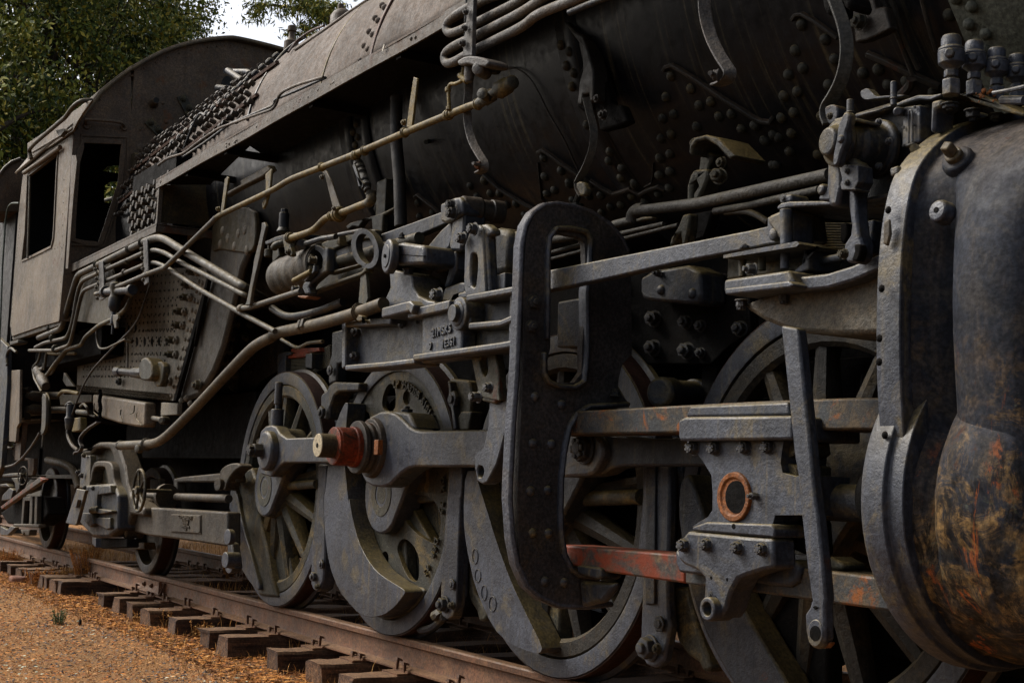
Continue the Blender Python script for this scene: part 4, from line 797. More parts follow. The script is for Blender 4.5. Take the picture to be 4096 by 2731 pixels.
def smooth_path(P, n=3):
    for _ in range(n):
        Q = [P[0]]
        for i in range(len(P)-1): Q += [P[i]*.75+P[i+1]*.25, P[i]*.25+P[i+1]*.75]
        P = Q+[P[-1]]
    return P
prof = smooth_path(prof, 2)
ring = inset(prof, .045)
b = MB(); N_ = len(prof); vs = []
for P_, x_ in ((prof, XC), (prof, XC+.085), (ring, XC+.085), (ring, XC)):
    vs += [(x_, p[1], p[2]) for p in P_]
fs = [(j*N_+i, j*N_+i+1, ((j+1) % 4)*N_+i+1, ((j+1) % 4)*N_+i) for j in range(4) for i in range(N_-1)]
b.add(vs, fs); cylo = part('cylinder_casting', b, PAINT, .006)
fl = cylo
body_prof = inset(prof, .030)
# jacket: displaced skin so the surface is dented and rough
def onjacket(k, a, c):
    d = ray(k, a, c); PP_ = inset(prof, .02); t = (-.95-CAM[1])/d[1]
    for _ in range(900):
        p = CAM+d*t
        for i in range(len(PP_)-1):
            z0, z1 = PP_[i].z, PP_[i+1].z
            if min(z0, z1) <= p.z <= max(z0, z1) and abs(z1-z0) > 1e-6:
                ys = PP_[i].y+(PP_[i+1].y-PP_[i].y)*(p.z-z0)/(z1-z0)
                if p.y > ys: return p
                break
        t += .002
    return p
def skin(name, P, x0, x1, m, parent, nx, amp, seedv, zlim=None):
    vs = []; N_ = len(P); b = MB()
    for j in range(nx+1):
        x_ = x0+(x1-x0)*j/nx
        for i, p in enumerate(P):
            t = (P[min(i+1, N_-1)]-P[max(i-1, 0)]); n_ = V(0, -t.z, t.y).normalized()
            if n_.y > 0 and p.z < 1.9: n_ = -n_
            q_ = V(x_, p[1], p[2]); rough = 1.0 if p.z < .95 else .35
            tt = (x_-PX_)/.25; zf = max(0, min(1, (p.z-.60)/.45))*max(0, min(1, (1.76-p.z)/.22)); bl = 0
            if 0 < tt < 1.15: bl = -.10+.125*(max(0, 1-(2*tt/1.15-1)**2)**.33)
            else: bl = -.10
            if tt <= 0: bl *= max(0, min(1, (x_-XC-.07)/.10))
            if tt >= 1.15: bl = -.10+.05*min(1, (tt-1.15)*1.2)
            q_2 = q_+n_*bl*zf
            a = noise.noise(q_*3.5+V(seedv, 0, 0))*amp*1.4+noise.noise(q_*14)*amp*rough*.7+noise.noise(q_*38)*amp*.35*rough*(p.z < .95)
            vs.append(q_2+n_*a)
    fs = [(j*N_+i, j*N_+i+1, (j+1)*N_+i+1, (j+1)*N_+i) for j in range(nx) for i in range(N_-1)]
    b.add(vs, fs); return b.build(name, m, parent, 0, smooth=60)
PX_ = U('b4', 1640, 900, Y=-.77).x
dense = smooth_path(body_prof, 2)
iz = [i for i, p in enumerate(dense) if p.z < 1.02][0]
skin('jacket_sheet', dense, XC+.04, -1.2, CYL, cylo, 170, .006, 0)
# raised vertical panel on the jacket
PX_ = U('b4', 1640, 900, Y=-.74).x
p3 = [p for p in inset(dense, -.028) if .72 < p.z < 1.56]
o = None if 1 else skin('raised_panel', p3, PX_, PX_+.42, CYL, cylo, 60, .006, 9)
# cylinder rear flange disc and lower rings
b = MB(); b.lathe((XC-.03, CCY, .875), (1, 0, 0), [(0, .40), (0, .458), (.012, .466), (.085, .466), (.09, .45), (.14, .45)], 96); b.build('cylinder_flange', PAINT, cylo, .003)
BZ = [V(XC, CCY+.432*math.cos(R_(a_)), .875+.432*math.sin(R_(a_))) for a_ in range(118, 282, 2)]
skin('cylinder_barrel', BZ, XC+.10, -1.2, CYL, cylo, 150, .012, 4)
# bolt boss and square bolt
n0 = V(.15, -1, .55)
def boss(k, x_, y_, Y, h, nrm, m, bolt=None):
    P = onjacket(k, x_, y_); r_ = msize(k, h, P)/2; b = MB(); b.lathe(P, nrm, [(-.03, r_*1.15), (.0, r_*1.15), (.012, r_*1.0), (.014, r_*.5)], 26); o = b.build('bolt_boss', m, cylo, .004)
    return o, P, r_
bo, P, r_ = boss('a4', 1760, 1360, -.70, 250, n0, CYL)
b = MB(); a_ = n0.normalized(); b.lathe(P, a_, [(0, r_*.62), (.03, r_*.62)], 20); b.lathe(P+a_*.03, a_, [(0, r_*.5), (.035, r_*.48)], 4, ph=.5); b.build('square_bolt', BPIPE, bo, .004)
bo, P, r_ = boss('b4', 1690, 385, -.79, 165, V(0, -1, .15), PAINT); b = MB(); a_ = V(0, -1, .15).normalized(); b.lathe(P+a_*.012, a_, [(0, r_*.28), (.004, r_*.28)], 16); b.build('plug_hole', DARK, bo)
slab('square_lug', 'a4', [(1180, 1425), (1250, 1400), (1260, 1470), (1190, 1500)], -.70, .06, PAINT, cylo, .006)
b = MB()
for k, a, c in (('b4', 1287, 375), ('b4', 1235, 992), ('c4', 1215, 290), ('c4', 1260, 865), ('c4', 1217, 105)): b.dome(U(k, a, c, X=XC+.04), (-.1, -1, 0), .012, .01)
absorb(cylo, b.build('flange_studs', DARK, None))
slab('rust_patch', 'b4', [(1245, 470), (1290, 440), (1300, 560), (1275, 660), (1240, 640)], U('b4', 1270, 560, X=XC+.04).y-.004, .01, BPIPE, cylo)
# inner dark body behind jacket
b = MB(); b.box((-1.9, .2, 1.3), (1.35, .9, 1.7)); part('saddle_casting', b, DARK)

# ---- lubricator group, top right ----
lu = slab('mechanical_lubricator', 'a4', [(870, 960), (1160, 870), (1540, 840), (1560, 1300), (1350, 1750), (940, 1750), (880, 1500)], -.52, .35, PAINT2, None, .012)
b = MB(); P = U('a4', 1120, 1270, Y=-.54); r_ = msize('a4', 500, P)/2
b.lathe(P, (-.15, -1, 0), [(0, r_), (.02, r_), (.025, r_*.82), (.08, r_*.80), (.10, r_*.80), (.105, r_*.70), (.14, r_*.68), (.145, r_*.80), (.165, r_*.80), (.17, r_*.60), (.20, r_*.45)], 48); b.build('drum', PAINT2, lu, .005)
for a, c, h in ((910, 1085, 70), (1180, 1200, 60), (1095, 1035, 55), (1095, 1410, 60)): nut('a4', a, c, h, PAINT, lu, Y=-.60)
cp_ = slab('cover_plate', 'a4', [(1298, 905), (1440, 888), (1440, 1200), (1330, 1250), (1285, 1242)], -.58, .05, PAINT, lu, .005)
b = MB(); b.tube([U('a4', *p_, Y=-.588) for p_ in ((1345, 1215), (1345, 950), (1360, 930), (1375, 950), (1375, 1200))], .003, 8, .02); b.build('plate_groove_rim', PAINT, cp_)
for a, c in ((1306, 930), (1398, 908), (1302, 1080), (1392, 1060), (1302, 1232), (1390, 1210)): nut('a4', a, c, 30, PAINT2, cp_, Y=-.585, style='plain', L=.5)
slab('corner_block', 'a4', [(1535, 860), (1570, 850), (1620, 840), (1620, 900), (1570, 930), (1560, 1120), (1525, 1120)], -.60, .08, PAINT, lu, .01)
slab('vertical_rib', 'a4', [(1450, 890), (1500, 880), (1500, 1200), (1455, 1240)], -.54, .05, PAINT, lu, .01)
slab('top_strap', 'a4', [(890, 965), (1200, 900), (1290, 850), (1420, 805), (1540, 805), (1620, 790), (1620, 815), (1530, 850), (1430, 845), (1290, 890), (1150, 930), (890, 1000)], -.56, .2, PAINT, lu, .008)
slab('ball_handle', 'a4', S2([(930, 775), (990, 745), (1020, 770), (1065, 820), (1150, 810), (1300, 800), (1300, 818), (1150, 830), (1050, 840), (980, 850), (945, 830)], 1), -.50, .03, PAINT, lu, .012)
for a, y0, y1, w_ in ((850, 845, 1000, 62), (1218, 690, 900, 56)):
    P0, P1 = U('a4', a, y1, Y=-.60), U('a4', a, y0, Y=-.60); b = MB(); b.cyl(P0, P1, msize('a4', w_, P0)/2); b.cyl(P0*.75+P1*.25, P0*.65+P1*.35, msize('a4', w_, P0)*.62); b.build('slotted_post', PAINT, lu, .004)
b = MB(); b.cyl(U('a4', 1250, 945, Y=-.62), U('a4', 1290, 950, Y=-.55), .013); b.build('knob', PAINT, lu, .004)
# bracket under the check valves
br = slab('valve_bracket', 'a4', [(1600, 800), (1790, 790), (1900, 870), (2100, 930), (2322, 990), (2322, 960), (2150, 890), (1960, 800), (1700, 770)], -.56, .25, DUSTY, None, .012)
def check_valve(cx, top, w_, Y):
    P0 = U('a4', cx, top+500*w_/220, Y=Y); P1 = U('a4', cx, top, Y=Y); s_ = msize('a4', w_, P0)/2; Hh = (P1-P0).length; up = V(0, 0, 1)
    b = MB(); base = P0; k = Hh/500
    b.lathe(base, up, [(k*v, s_*r) for v, r in ((185, .42), (215, .45), (240, .70), (262, .96), (360, 1.0), (366, .93), (372, 1.0), (392, .92), (398, .76), (470, .74), (495, .62), (500, .4))], 32)
    o = b.build('check_valve', PAINT, LOCO, .002)
    b = MB(); b.lathe(base, up, [(0, s_*.72), (k*125, s_*.72), (k*130, s_*.65)], 6, ph=.4); b.lathe(base+up*k*130, up, [(0, s_*.36), (k*22, s_*.36)], 16); b.lathe(base+up*k*150, up, [(0, s_*.55), (k*60, s_*.55)], 6, ph=.9); b.build('valve_foot', PAINT, o, .004)
    b = MB(); d_ = V(.55, -.8, 0).normalized(); b.lathe(base+up*k*315+d_*s_*.75, d_, [(0, s_*.42), (s_*.6, s_*.40)], 6, ph=.2); b.build('side_plug', PAINT, o, .004)
    return o
for cx, top, w_, Y in ((1705, 300, 225, -.62), (1900, 347, 205, -.55), (2090, 407, 200, -.50), (2262, 462, 190, -.45)): check_valve(cx, top, w_, Y)
nut('a4', 1695, 885, 130, PAINT2, br, Y=-.60, nrm=(0, 0, -1), L=.5); nut('a4', 1890, 940, 130, PAINT2, br, Y=-.52, nrm=(0, 0, -1), L=.9); nut('a4', 2085, 975, 110, DUSTY, br, Y=-.48, nrm=(0, 0, -1), L=.7)
b = MB(); b.tube([U('a4', 2060, 790, Y=-.62), U('a4', 2180, 770, Y=-.62), U('a4', 2330, 735, Y=-.62)], .006, 8, .05); b.tube([U('a4', 2130, 850, Y=-.6), U('a4', 2322, 850, Y=-.6)], .012, 8); b.build('copper_tube', PAINT, br)
b = MB()
for i in range(30):
    P = U('a4', random.uniform(1880, 2080), random.uniform(760, 860), Y=-.58+random.random()*.08); b.dome(P, (random.random()-.5, -1, random.random()), random.uniform(.003, .009))
b.build('rust_crust', ORUST, br)
b = MB(); b.lathe(U('a4', 1400, 1272, Y=-.62), (.6, -.8, 0), [(-.03, .014), (.02, .014)], 10); b.build('small_spigot', DUSTY, lu)
# ---- boiler ----
b = MB(); b.lathe((-6.9, YC, ZB), (1, 0, 0), [(0, RB), (8.5, RB)], 128); boil = part('boiler_barrel', b, BLACKB, 0)
# sun-bleached upper jacket over the rear half, above the running board
def arcsheet(name, x0, x1, a0, a1, R, m, parent, n=40, nx=1, th=.012, wob=0):
    vs = []; 
    for j in range(nx+1):
        for i in range(n+1):
            a = R_(a0+(a1-a0)*i/n); x_ = x0+(x1-x0)*j/nx
            rr = R+(noise.noise(V(x_*2, a*3, 1))*wob if wob else 0)
            vs.append((x_, YC-rr*math.cos(a), ZB+rr*math.sin(a)))
    fs = [(j*(n+1)+i, j*(n+1)+i+1, (j+1)*(n+1)+i+1, (j+1)*(n+1)+i) for j in range(nx) for i in range(n)]
    o = MB().add(vs, fs).build(name, m, parent, 0); s_ = o.modifiers.new('solid', 'SOLIDIFY'); s_.thickness = th; s_.offset = -1; return o
jk = arcsheet('upper_jacket', -11.6, -4.4, 8, 180, RB+.012, JACKET, boil, 60, 40, .012, .012)
b = MB(); b.lathe((-12.4, YC, ZB), (1, 0, 0), [(0, RB-.01), (5.6, RB-.01)], 96); b.build('firebox_wrapper', BLACKB, boil)
# ring seams: bands around the boiler with paired rivets
def xring(k, a, c): return BO(k, a, c)[0].x
def ring(x0, w_, m, a0=-90, a1=180, off=.012, name='boiler_band'):
    return arcsheet(name, x0-w_/2, x0+w_/2, a0, a1, RB+.012+off, m, boil, 60, 1, .012)
RUSTB = mat('rusty_band', (.10, .05, .032), dust=.2, rust=.5, rustc=(.13, .05, .02), streak=0)
xs1 = xring('a2', 1120, 200)
ring(xs1+.03, .03, RUSTB, -4, 120)
b = MB()
for i in range(30):
    for sx, da in ((-.05, 0), (-.13, 2.2)):
        a = R_(-2+i*4.6+da); n_ = V(0, -math.cos(a), math.sin(a)); b.dome(V(xs1+sx, YC, ZB)+n_*(RB+.012), n_, .021, .022, 12, 5)
absorb(boil, b.build('seam_rivets', JACKET, None))
ring(xring('a2', 700, 450), .02, YPIPE, -4, 120, .004, 'stained_seam')
# lower rings on the dark barrel
for k, a, c in (('a2', 950, 1100), ('a3', 560, 250), ('b2', 1300, 560)):
    xx = xring(k, a, c); ring(xx, .16, BLACKB, -88, 20, -.010, 'barrel_course')
b = MB()
for (k, a, c) in (('a2', 905, 1050), ('a2', 875, 1120), ('a2', 915, 1165), ('a2', 895, 1230), ('a3', 520, 385), ('a3', 590, 440), ('a3', 565, 560), ('a3', 630, 620), ('a3', 615, 735), ('a3', 740, 1060), ('b2', 1300, 300), ('b2', 1300, 360), ('b2', 1290, 395)):
    p, n_ = BO(k, a, c); b.dome(p, n_, .024, .022, 12, 5)
# riveted lap plates
tri = [('a3', (1451, 645), (1620, 755), (1410, 825), (1790, 865), (1690, 895), (1475, 970), (1380, 1005), (1860, 990), (1965, 970), (1670, 1075), (1455, 1140), (1370, 1175), (2050, 1095), (2160, 1065), (1930, 1215), (1445, 1305), (1355, 1340), (2245, 1190), (1440, 1455), (1350, 1485),
        (370, 1340), (380, 1495), (520, 1450), (585, 1550), (935, 1285), (925, 1365), (1040, 1425), (1030, 1510), (1140, 1550), (2320, 1145), (2320, 1400)),
       ('b3', (75, 155), (130, 262), (208, 262), (272, 358), (348, 350), (20, 290), (200, 450), (425, 445), (595, 120), (610, 265), (675, 235), (730, 70), (800, 185), (830, 320), (1068, 280), (965, 285), (1150, 375), (1240, 360), (1245, 50), (1240, 130), (1355, 190), (1330, 285), (1555, 265), (1570, 105), (1660, 75), (1650, 215), (1440, 335), (1075, 425), (2095, 25)),
       ('a4', (440, 210), (640, 335), (385, 430), (720, 505), (450, 580), (330, 635), (670, 720), (405, 780), (290, 815), (375, 955), (270, 1000), (960, 620), (1090, 590), (1330, 690), (355, 1130), (245, 1165), (135, 1195), (50, 1070), (340, 1285), (580, 1310), (225, 1400), (1175, 720), (1690, 130), (610, 985), (1560, 790)),
       ('b2', (2200, 160), (2080, 200), (2250, 265), (1635, 345), (1760, 430), (1650, 460), (2140, 290), (2320, 460))]
for g in tri:
    for a, c in g[1:]:
        p, n_ = BO(g[0], a, c); b.dome(p, n_, .0235, .021, 14, 5)
absorb(boil, b.build('barrel_rivets', RIV, None))
# ridges (edges of the lap plates) lying on the barrel
def ridge(k, pts, w_, h, m=RIV, name='plate_edge', close=True, up=.0):
    P = []
    for i, q_ in enumerate(pts):
        P.append(BO(q_[2] if len(q_) > 2 else k, q_[0], q_[1]))
    # resample
    vs = []; fs = []; n = len(P)
    for i, (p, n_) in enumerate(P):
        T = (P[min(i+1, n-1)][0]-P[max(i-1, 0)][0]).normalized(); S = T.cross(n_).normalized()
        for s_, hh in ((-.5, -.01), (.5, -.01), (.5, h), (-.5, h)): vs.append(p+S*w_*.62*s_+n_*hh)
    for i in range(n-1):
        for q in range(4): fs.append((i*4+q, i*4+(q+1) % 4, (i+1)*4+(q+1) % 4, (i+1)*4+q))
    fs += [(3, 2, 1, 0), tuple((n-1)*4+q for q in range(4))]
    return MB().add(vs, fs).build(name, m, boil, .004)
RID = mat('worn_plate_edge', (.022, .021, .019), dust=.55, dustc=(.10, .06, .03), rust=.12, streak=0)
ridge('a3', [(1400, 600), (1420, 565), (1470, 550), (1540, 590), (1700, 690), (1900, 830), (2050, 920), (2150, 985), (2220, 1020), (2300, 1030), (2320, 990)], .028, .018, RID)
ridge('a3', [(330, 1290), (370, 1265), (420, 1295), (520, 1370), (640, 1450), (720, 1510), (800, 1568), (990, 150, 'b3'), (1080, 210, 'b3'), (1180, 260, 'b3'), (1250, 240, 'b3'), (1320, 215, 'b3'), (1400, 260, 'b3'), (1480, 220, 'b3'), (1560, 195, 'b3'), (1620, 225, 'b3')], .026, .018, RID)
ridge('b2', [(2180, 80), (2260, 150), (2330, 215), (330, 290, 'b3'), (430, 350, 'b3'), (530, 400, 'b3')], .024, .018, RID)
ridge('b2', [(1610, 290), (1640, 270), (1700, 320), (1780, 380), (1850, 440)], .024, .018, RID)
ridge('a4', [(370, 170), (400, 125), (450, 115), (550, 170), (650, 240), (760, 320)], .024, .018, RID)
ridge('a4', [(1000, 450), (1100, 490), (1250, 560), (1400, 630), (1620, 730)], .035, .018, RID)
ridge('b3', [(1515, 0), (1515, 100), (1500, 170), (1440, 200)], .006, .01, RID)
ridge('b3', [(540, 0), (555, 150), (570, 300), (600, 340)], .006, .01, RID)
# thin stay rods hugging the barrel
def brod(k, pts, r, off, m=RID, name='stay_rod', rd=.1):
    P = [BO(q_[2] if len(q_) > 2 else k, q_[0], q_[1]) for q_ in pts]; b = MB(); b.tube([p+n_*off*.6 for p, n_ in P], r*.6, 8, rd); return b.build(name, m, LOCO)
brod('a4', [(1170, -40), (1300, 250), (1430, 590)], .017, .06); brod('a4', [(1240, -40), (1350, 300), (1470, 550)], .017, .05); brod('a4', [(1500, -40), (1560, 200), (1620, 400)], .014, .05)
brod('a3', [(20, 590), (110, 570), (200, 590), (290, 670), (360, 790), (440, 960), (560, 1150), (690, 1440)], .008, .03, rd=.2)
brod('a4', [(1440, 600), (1430, 660), (1310, 770)], .028, .09)
b = MB(); p, n_ = BO('b3', 960, 130); b.tube([p+n_*.03, BO('b3', 1000, 370)[0]+V(0, -.1, 0)], .014, 8); P = BO('b3', 1015, 375)[0]+V(0, -.1, 0); b.lathe(P, (0, 0, -1), [(0, .03), (.04, .03), (.045, .02), (.08, .018)], 8); b.build('drain_cock', RIV, LOCO)
# curved hanging straps
def strapY(name, k, pts, Y, w_, t, m, parent=None):
    P = [U(q_[2] if len(q_) > 2 else k, q_[0], q_[1], Y=Y) for q_ in pts]
    P = smooth_path(P, 2); b = MB(); b.strap(P, w_, t, (.5, .85, 0)); return b.build(name, m, parent or LOCO, .003)
STR = mat('peeling_grey_strap', (.085, .083, .082), dust=.35, rust=.10, rustc=(.12, .07, .04), streak=.1, bump=1.0, mott=.2)
s1 = strapY('hanger_strap', 'a2', [(1865, -60), (1850, 150), (1840, 450), (1860, 640), (1855, 760), (1840, 900), (1845, 1050), (1880, 1200), (1950, 1320), (1990, 1380), (1990, 1440), (1930, 1470)], -.74, .036, .008, STR)
nut('a2', 1945, 1405, 65, ORUST, s1, Y=-.76, nrm=(-.8, -.6, .1), L=.9); b = MB(); P = U('a2', 1890, 1385, Y=-.80); b.cyl(P, U('a2', 1950, 1400, Y=-.76), .008); b.build('strap_bolt', STR, s1)
s2 = strapY('hanger_strap', 'a3', [(1730, -80), (1735, 120), (1780, 300), (1850, 450), (1920, 560), (1955, 610), (1940, 670), (1880, 710), (1820, 725)], -.70, .044, .008, STR)
nut('a3', 1850, 640, 95, STR, s2, Y=-.74, nrm=(-.8, -.6, .1), L=.9); b = MB(); P = U('a3', 1780, 620, Y=-.78); b.cyl(P, U('a3', 1850, 640, Y=-.72), .008); b.build('strap_bolt', STR, s2)
s3 = strapY('hanger_strap', 'a3', [(730, 830), (760, 950), (800, 1100), (790, 1250), (740, 1400), (660, 1540), (870, 180, 'b3'), (880, 230, 'b3'), (910, 280, 'b3')], -.42, .032, .008, mat('dark_grey_strap', (.045, .046, .042), dust=.4, streak=.1, bump=.7))
slab('strap_hook', 'b3', [(850, 180), (880, 160), (920, 170), (945, 230), (930, 280), (890, 285), (865, 240)], -.44, .03, DUSTY, s3)
S4 = [(690, -60), (740, 60), (800, 230), (825, 400), (810, 560), (770, 700), (700, 830), (650, 900), (640, 980), (670, 1050)]
s4 = strapY('hanger_strap', 'a4', S4, -.58, .042, .010, MATS['dark_grey_strap']); slab('strap_knuckle', 'a4', S2([(625, 910), (690, 880), (740, 900), (745, 980), (730, 1050), (670, 1060), (640, 1000)], 1), -.60, .05, PAINT2, s4, .01)
nut('a4', 680, 985, 55, DUSTY, s4, Y=-.62)
slab('strap_clevis', 'a4', [(600, -60), (840, -60), (860, 30), (840, 100), (790, 60), (770, 0), (700, 30), (700, 120), (640, 130), (610, 60)], -.5, .1, DARK, s4, .015)
slab('torn_bracket', 'a4', [(850, -40), (1040, -40), (1060, 70), (1140, 55), (1190, 240), (1100, 290), (980, 340), (890, 360), (870, 150)], -.28, .04, mat('dark_rusty_bracket', (.018, .015, .012), dust=.3, rust=.35, rustc=(.045, .018, .008), streak=0, bump=.8), LOCO, .006)
nut('a4', 930, 185, 130, RIV, s4, Y=-.30)
# bracket casting beside the coil
bk = slab('barrel_bracket', 'a3', [(420, 260), (500, 340), (620, 330), (690, 310), (700, 560), (660, 640), (670, 800), (650, 900), (700, 950), (740, 900), (800, 900), (840, 1110), (1000, 1070), (1080, 1030), (1020, 890), (930, 880), (870, 600), (820, 460), (800, 300), (790, 160), (700, 110), (560, 110)], -.30, .05, DARK, None, .01)
slab('bracket_rib', 'a3', [(560, 180), (640, 270), (700, 300), (740, 420), (790, 600), (790, 850), (760, 870), (750, 790), (700, 800), (690, 890), (655, 880), (670, 700), (700, 600), (700, 400), (640, 330), (570, 230)], -.36, .08, mat('dark_casting', (.026, .026, .024), dust=.5, dustc=(.07, .05, .03), streak=.1), bk, .012)
nut('a3', 880, 975, 80, RID, bk, Y=-.34); nut('a3', 835, 840, 80, RID, bk, Y=-.34, style='plain'); slab('tab', 'a3', [(600, 170), (650, 170), (650, 200), (600, 200)], -.33, .03, PIPE, bk)
# upper link and clamp near centre right (dusty)
dl = slab('spring_hanger_link', 'a3', S2([(1700, 1290), (1790, 1290), (1800, 1340), (1760, 1420), (1750, 1568), (1660, 1568), (1680, 1450)], 1), -.22, .06, DUSTY, None, .012)
slab('half_collar', 'a3', [(1600, 1290), (1605, 1220), (1650, 1165), (1740, 1140), (1840, 1165), (1990, 1320), (1940, 1350), (1830, 1230), (1740, 1180), (1660, 1200), (1625, 1250), (1615, 1320)], -.30, .16, DUSTY, dl, .01)
nut('a3', 1670, 1220, 100, DUSTY, dl, Y=-.26); nut('a3', 1885, 1380, 90, DUSTY, dl, Y=-.24); nut('b3', 2075, 120, 120, DUSTY, dl, Y=-.28, nrm=(.5, -1, 0), L=1.5)
slab('link_cheek', 'b3', [(1850, 60), (1960, 50), (1975, 110), (1930, 230), (1880, 330), (1840, 330), (1850, 260), (1890, 200), (1860, 130), (1830, 220), (1835, 330), (1790, 330), (1795, 200), (1820, 110)], -.25, .08, DUSTY, dl, .012)
slab('link_tail', 'b3', [(1760, 440), (1820, 430), (1810, 560), (1780, 700), (1750, 700), (1740, 600), (1700, 620), (1680, 700), (1640, 710), (1660, 640), (1720, 540)], -.16, .05, DUSTY, dl, .01)
slab('link_plate', 'b3', [(1790, 440), (2010, 400), (1980, 520), (1940, 640), (1820, 680), (1800, 560)], -.06, .05, DARK, dl, .01)
# reach tube and rods right of the yoke
rt = MB(); A_, B_ = U('b3', 1360, 410, Y=-.30), U('b4', 820, 95, Y=-.42); rt.tube([A_, U('b3', 1500, 395, Y=-.31), U('b3', 1900, 345, Y=-.35), B_], .0215, 16)
HOSE = mat('flaking_black_pipe', (.045, .044, .04), dust=.8, dustc=(.095, .08, .05), streak=0, bump=1.2, rust=.05)
rto = part('air_pipe', rt, HOSE, 0); b = MB(); b.tube([U('b3', 1325, 500, Y=-.29), U('b3', 1335, 440, Y=-.29), U('b3', 1370, 400, Y=-.29), U('b3', 1430, 395, Y=-.29)], .026, 14, .05); b.build('pipe_elbow', HOSE, rto)
for k, L, r_, Y in (('b3', [(1180, 525), (1340, 485)], .032, -.2), ('b3', [(640, 660), (870, 620)], .034, -.15), ('b3', [(640, 765), (870, 705), (1240, 600), (1600, 520)], .018, -.1), ('b3', [(640, 820), (870, 760), (1280, 640), (1720, 530)], .016, -.05), ('b3', [(2030, 415), (2331, 365)], .026, -.2)):
    b = MB(); P_ = [U(k, a, c, Y=Y) for a, c in L]
    if L[0][0] == 2030: P_ += [U('b4', 420, 285, Y=-.25), U('b4', 740, 215, Y=-.3)]
    b.tube(P_, r_*.55, 10); b.build('control_rod', HOSE, LOCO)
slab('rod_tab', 'b3', [(1360, 480), (1420, 460), (1500, 460), (1500, 480), (1420, 490), (1365, 505)], -.32, .03, DUSTY, rto)

# ---- smokebox plate, top right ----
sm_px = [('a4', 1690, 0), ('a4', 1740, 120), ('a4', 1850, 380), ('a4', 1960, 600), ('a4', 2322, 800)]
P_ = [BO(*q_)[0].x for q_ in sm_px[:3]]
vs = []; n = 30
for j in range(n+1):
    a = R_(-55+125*j/n); z_ = RB+.03
    t = max(0, min(1, (j/n*125-55+55)/125))
    # slanted edge: x position from the photograph at this height
    best = None
    vs.append((a,))
edge = []
for yy in range(-600, 1100, 50):
    xx = 1690+(yy/380.0)*160 if yy > 0 else 1690+yy*.40
    p, n_ = BO('a4', xx, yy, RB+.03); edge.append(p)
b = MB(); vs = []; ang = lambda p: math.atan2(p.z-ZB, YC-p.y)
for p in edge:
    a = ang(p)
    for k in range(13):
        x_ = p.x+2.2*k/12; rr = RB+.03+noise.noise(V(x_*6, a*8, 0))*.004
        vs.append((x_, YC-rr*math.cos(a), ZB+rr*math.sin(a)))
fs = [(j*13+k, j*13+k+1, (j+1)*13+k+1, (j+1)*13+k) for j in range(len(edge)-1) for k in range(12)]
b.add(vs, fs); smk = b.build('smokebox_sheet', SMOKE, boil, 0); s_ = smk.modifiers.new('solid', 'SOLIDIFY'); s_.thickness = .02; s_.offset = 0
b = MB()
for a, c in ((1880, 60), (1855, 210), (1998, 290), (1740, -10), (1990, 420), (1780, -120), (1850, -60), (2400, 640)):
    p, n_ = BO('a4', a, c, RB+.04); b.dome(p, n_, .021, .019, 16, 6)
absorb(boil, b.build('smokebox_rivets', SMOKE, None))

# ---- running board ----
WY = -.70
zt = 3.03
xe = U('a2', 1830-1000, 0, Y=WY).x
x0 = U('b1', 1320, 185, Y=WY).x; x1 = -3.5
b = MB()
inner = [('b1', 1340, 190), ('b1', 1780, 190), ('a2', 0, 1240), ('a2', 230, 1390), ('a2', 250, 1440), ('a2', 350, 1330), ('a2', 480, 1275), ('a2', 560, 1282), ('a2', 640, 1250), ('a2', 570, 1212), ('a2', 660, 1168), ('a2', 760, 1110), ('a2', 860, 1050), ('a2', 935, 1018), ('a2', 945, 992), ('a2', 1000, 968),
         ('a2', 1010, 975), ('a2', 1035, 962), ('a2', 1080, 962), ('a2', 1118, 925), ('a2', 1115, 915), ('a2', 1175, 880), ('a2', 1290, 815), ('a2', 1325, 800), ('a2', 1345, 825), ('a2', 1400, 822), ('a2', 1480, 845), ('a2', 1550, 840), ('a2', 1600, 790), ('a2', 1590, 760), ('a2', 1500, 750), ('a2', 1520, 715), ('a2', 1620, 680), ('a2', 1780, 625), ('a2', 2000, 545)]
zb = 2.99
pin = [U(*q_, Z=zb) for q_ in inner]
pts = [V(x0, WY+.01, zb)]+[p for p in pin[1:]]+[V(pin[-1].x+3, pin[-1].y, zb), V(pin[-1].x+3, WY+.01, zb)]
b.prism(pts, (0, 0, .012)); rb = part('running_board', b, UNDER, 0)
b = MB()
for i in range(60):                                    # outer angle, slightly bent
    xa, xb = x0+(x1-x0)*i/60, x0+(x1-x0)*(i+1)/60
    wa, wb_ = [noise.noise(V(x_*1.3, 0, 5))*.006 for x_ in (xa, xb)]
    b.add([(xa, WY+wa, zb-.035), (xb, WY+wb_, zb-.035), (xb, WY+wb_, zb+.038), (xa, WY+wa, zb+.038), (xa, WY+wa+.012, zb-.035), (xb, WY+wb_+.012, zb-.035), (xb, WY+wb_+.012, zb+.038), (xa, WY+wa+.012, zb+.038)],
          [(0, 1, 2, 3), (7, 6, 5, 4), (0, 4, 5, 1), (3, 2, 6, 7)])
b.build('edge_angle', EDGE, rb)
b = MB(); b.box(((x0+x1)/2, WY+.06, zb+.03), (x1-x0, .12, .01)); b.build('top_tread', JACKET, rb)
for xb in (-9.2, -8.4, -7.0, -5.9): b = MB(); b.box((xb, -.45, zb-.03), (.05, .45, .04)); b.build('support_angle', UNDER, rb)
b = MB()
for _ in range(40):
    xx = random.uniform(x0, x1); b.dome((xx, WY, zb+random.uniform(-.02, .02)), (0, -1, 0), random.uniform(.006, .011), .006)
absorb(rb, b.build('edge_scabs', EDGE, None))
# white bird streak
b = MB(); b.strap([U('a2', 1138, 380, Y=WY-.01), U('a2', 1125, 435, Y=WY-.01)], .012, .004, (1, 0, 0)); b.build('bird_dropping', mat('bird_white', (.6, .58, .5), dust=0, streak=0), rb)
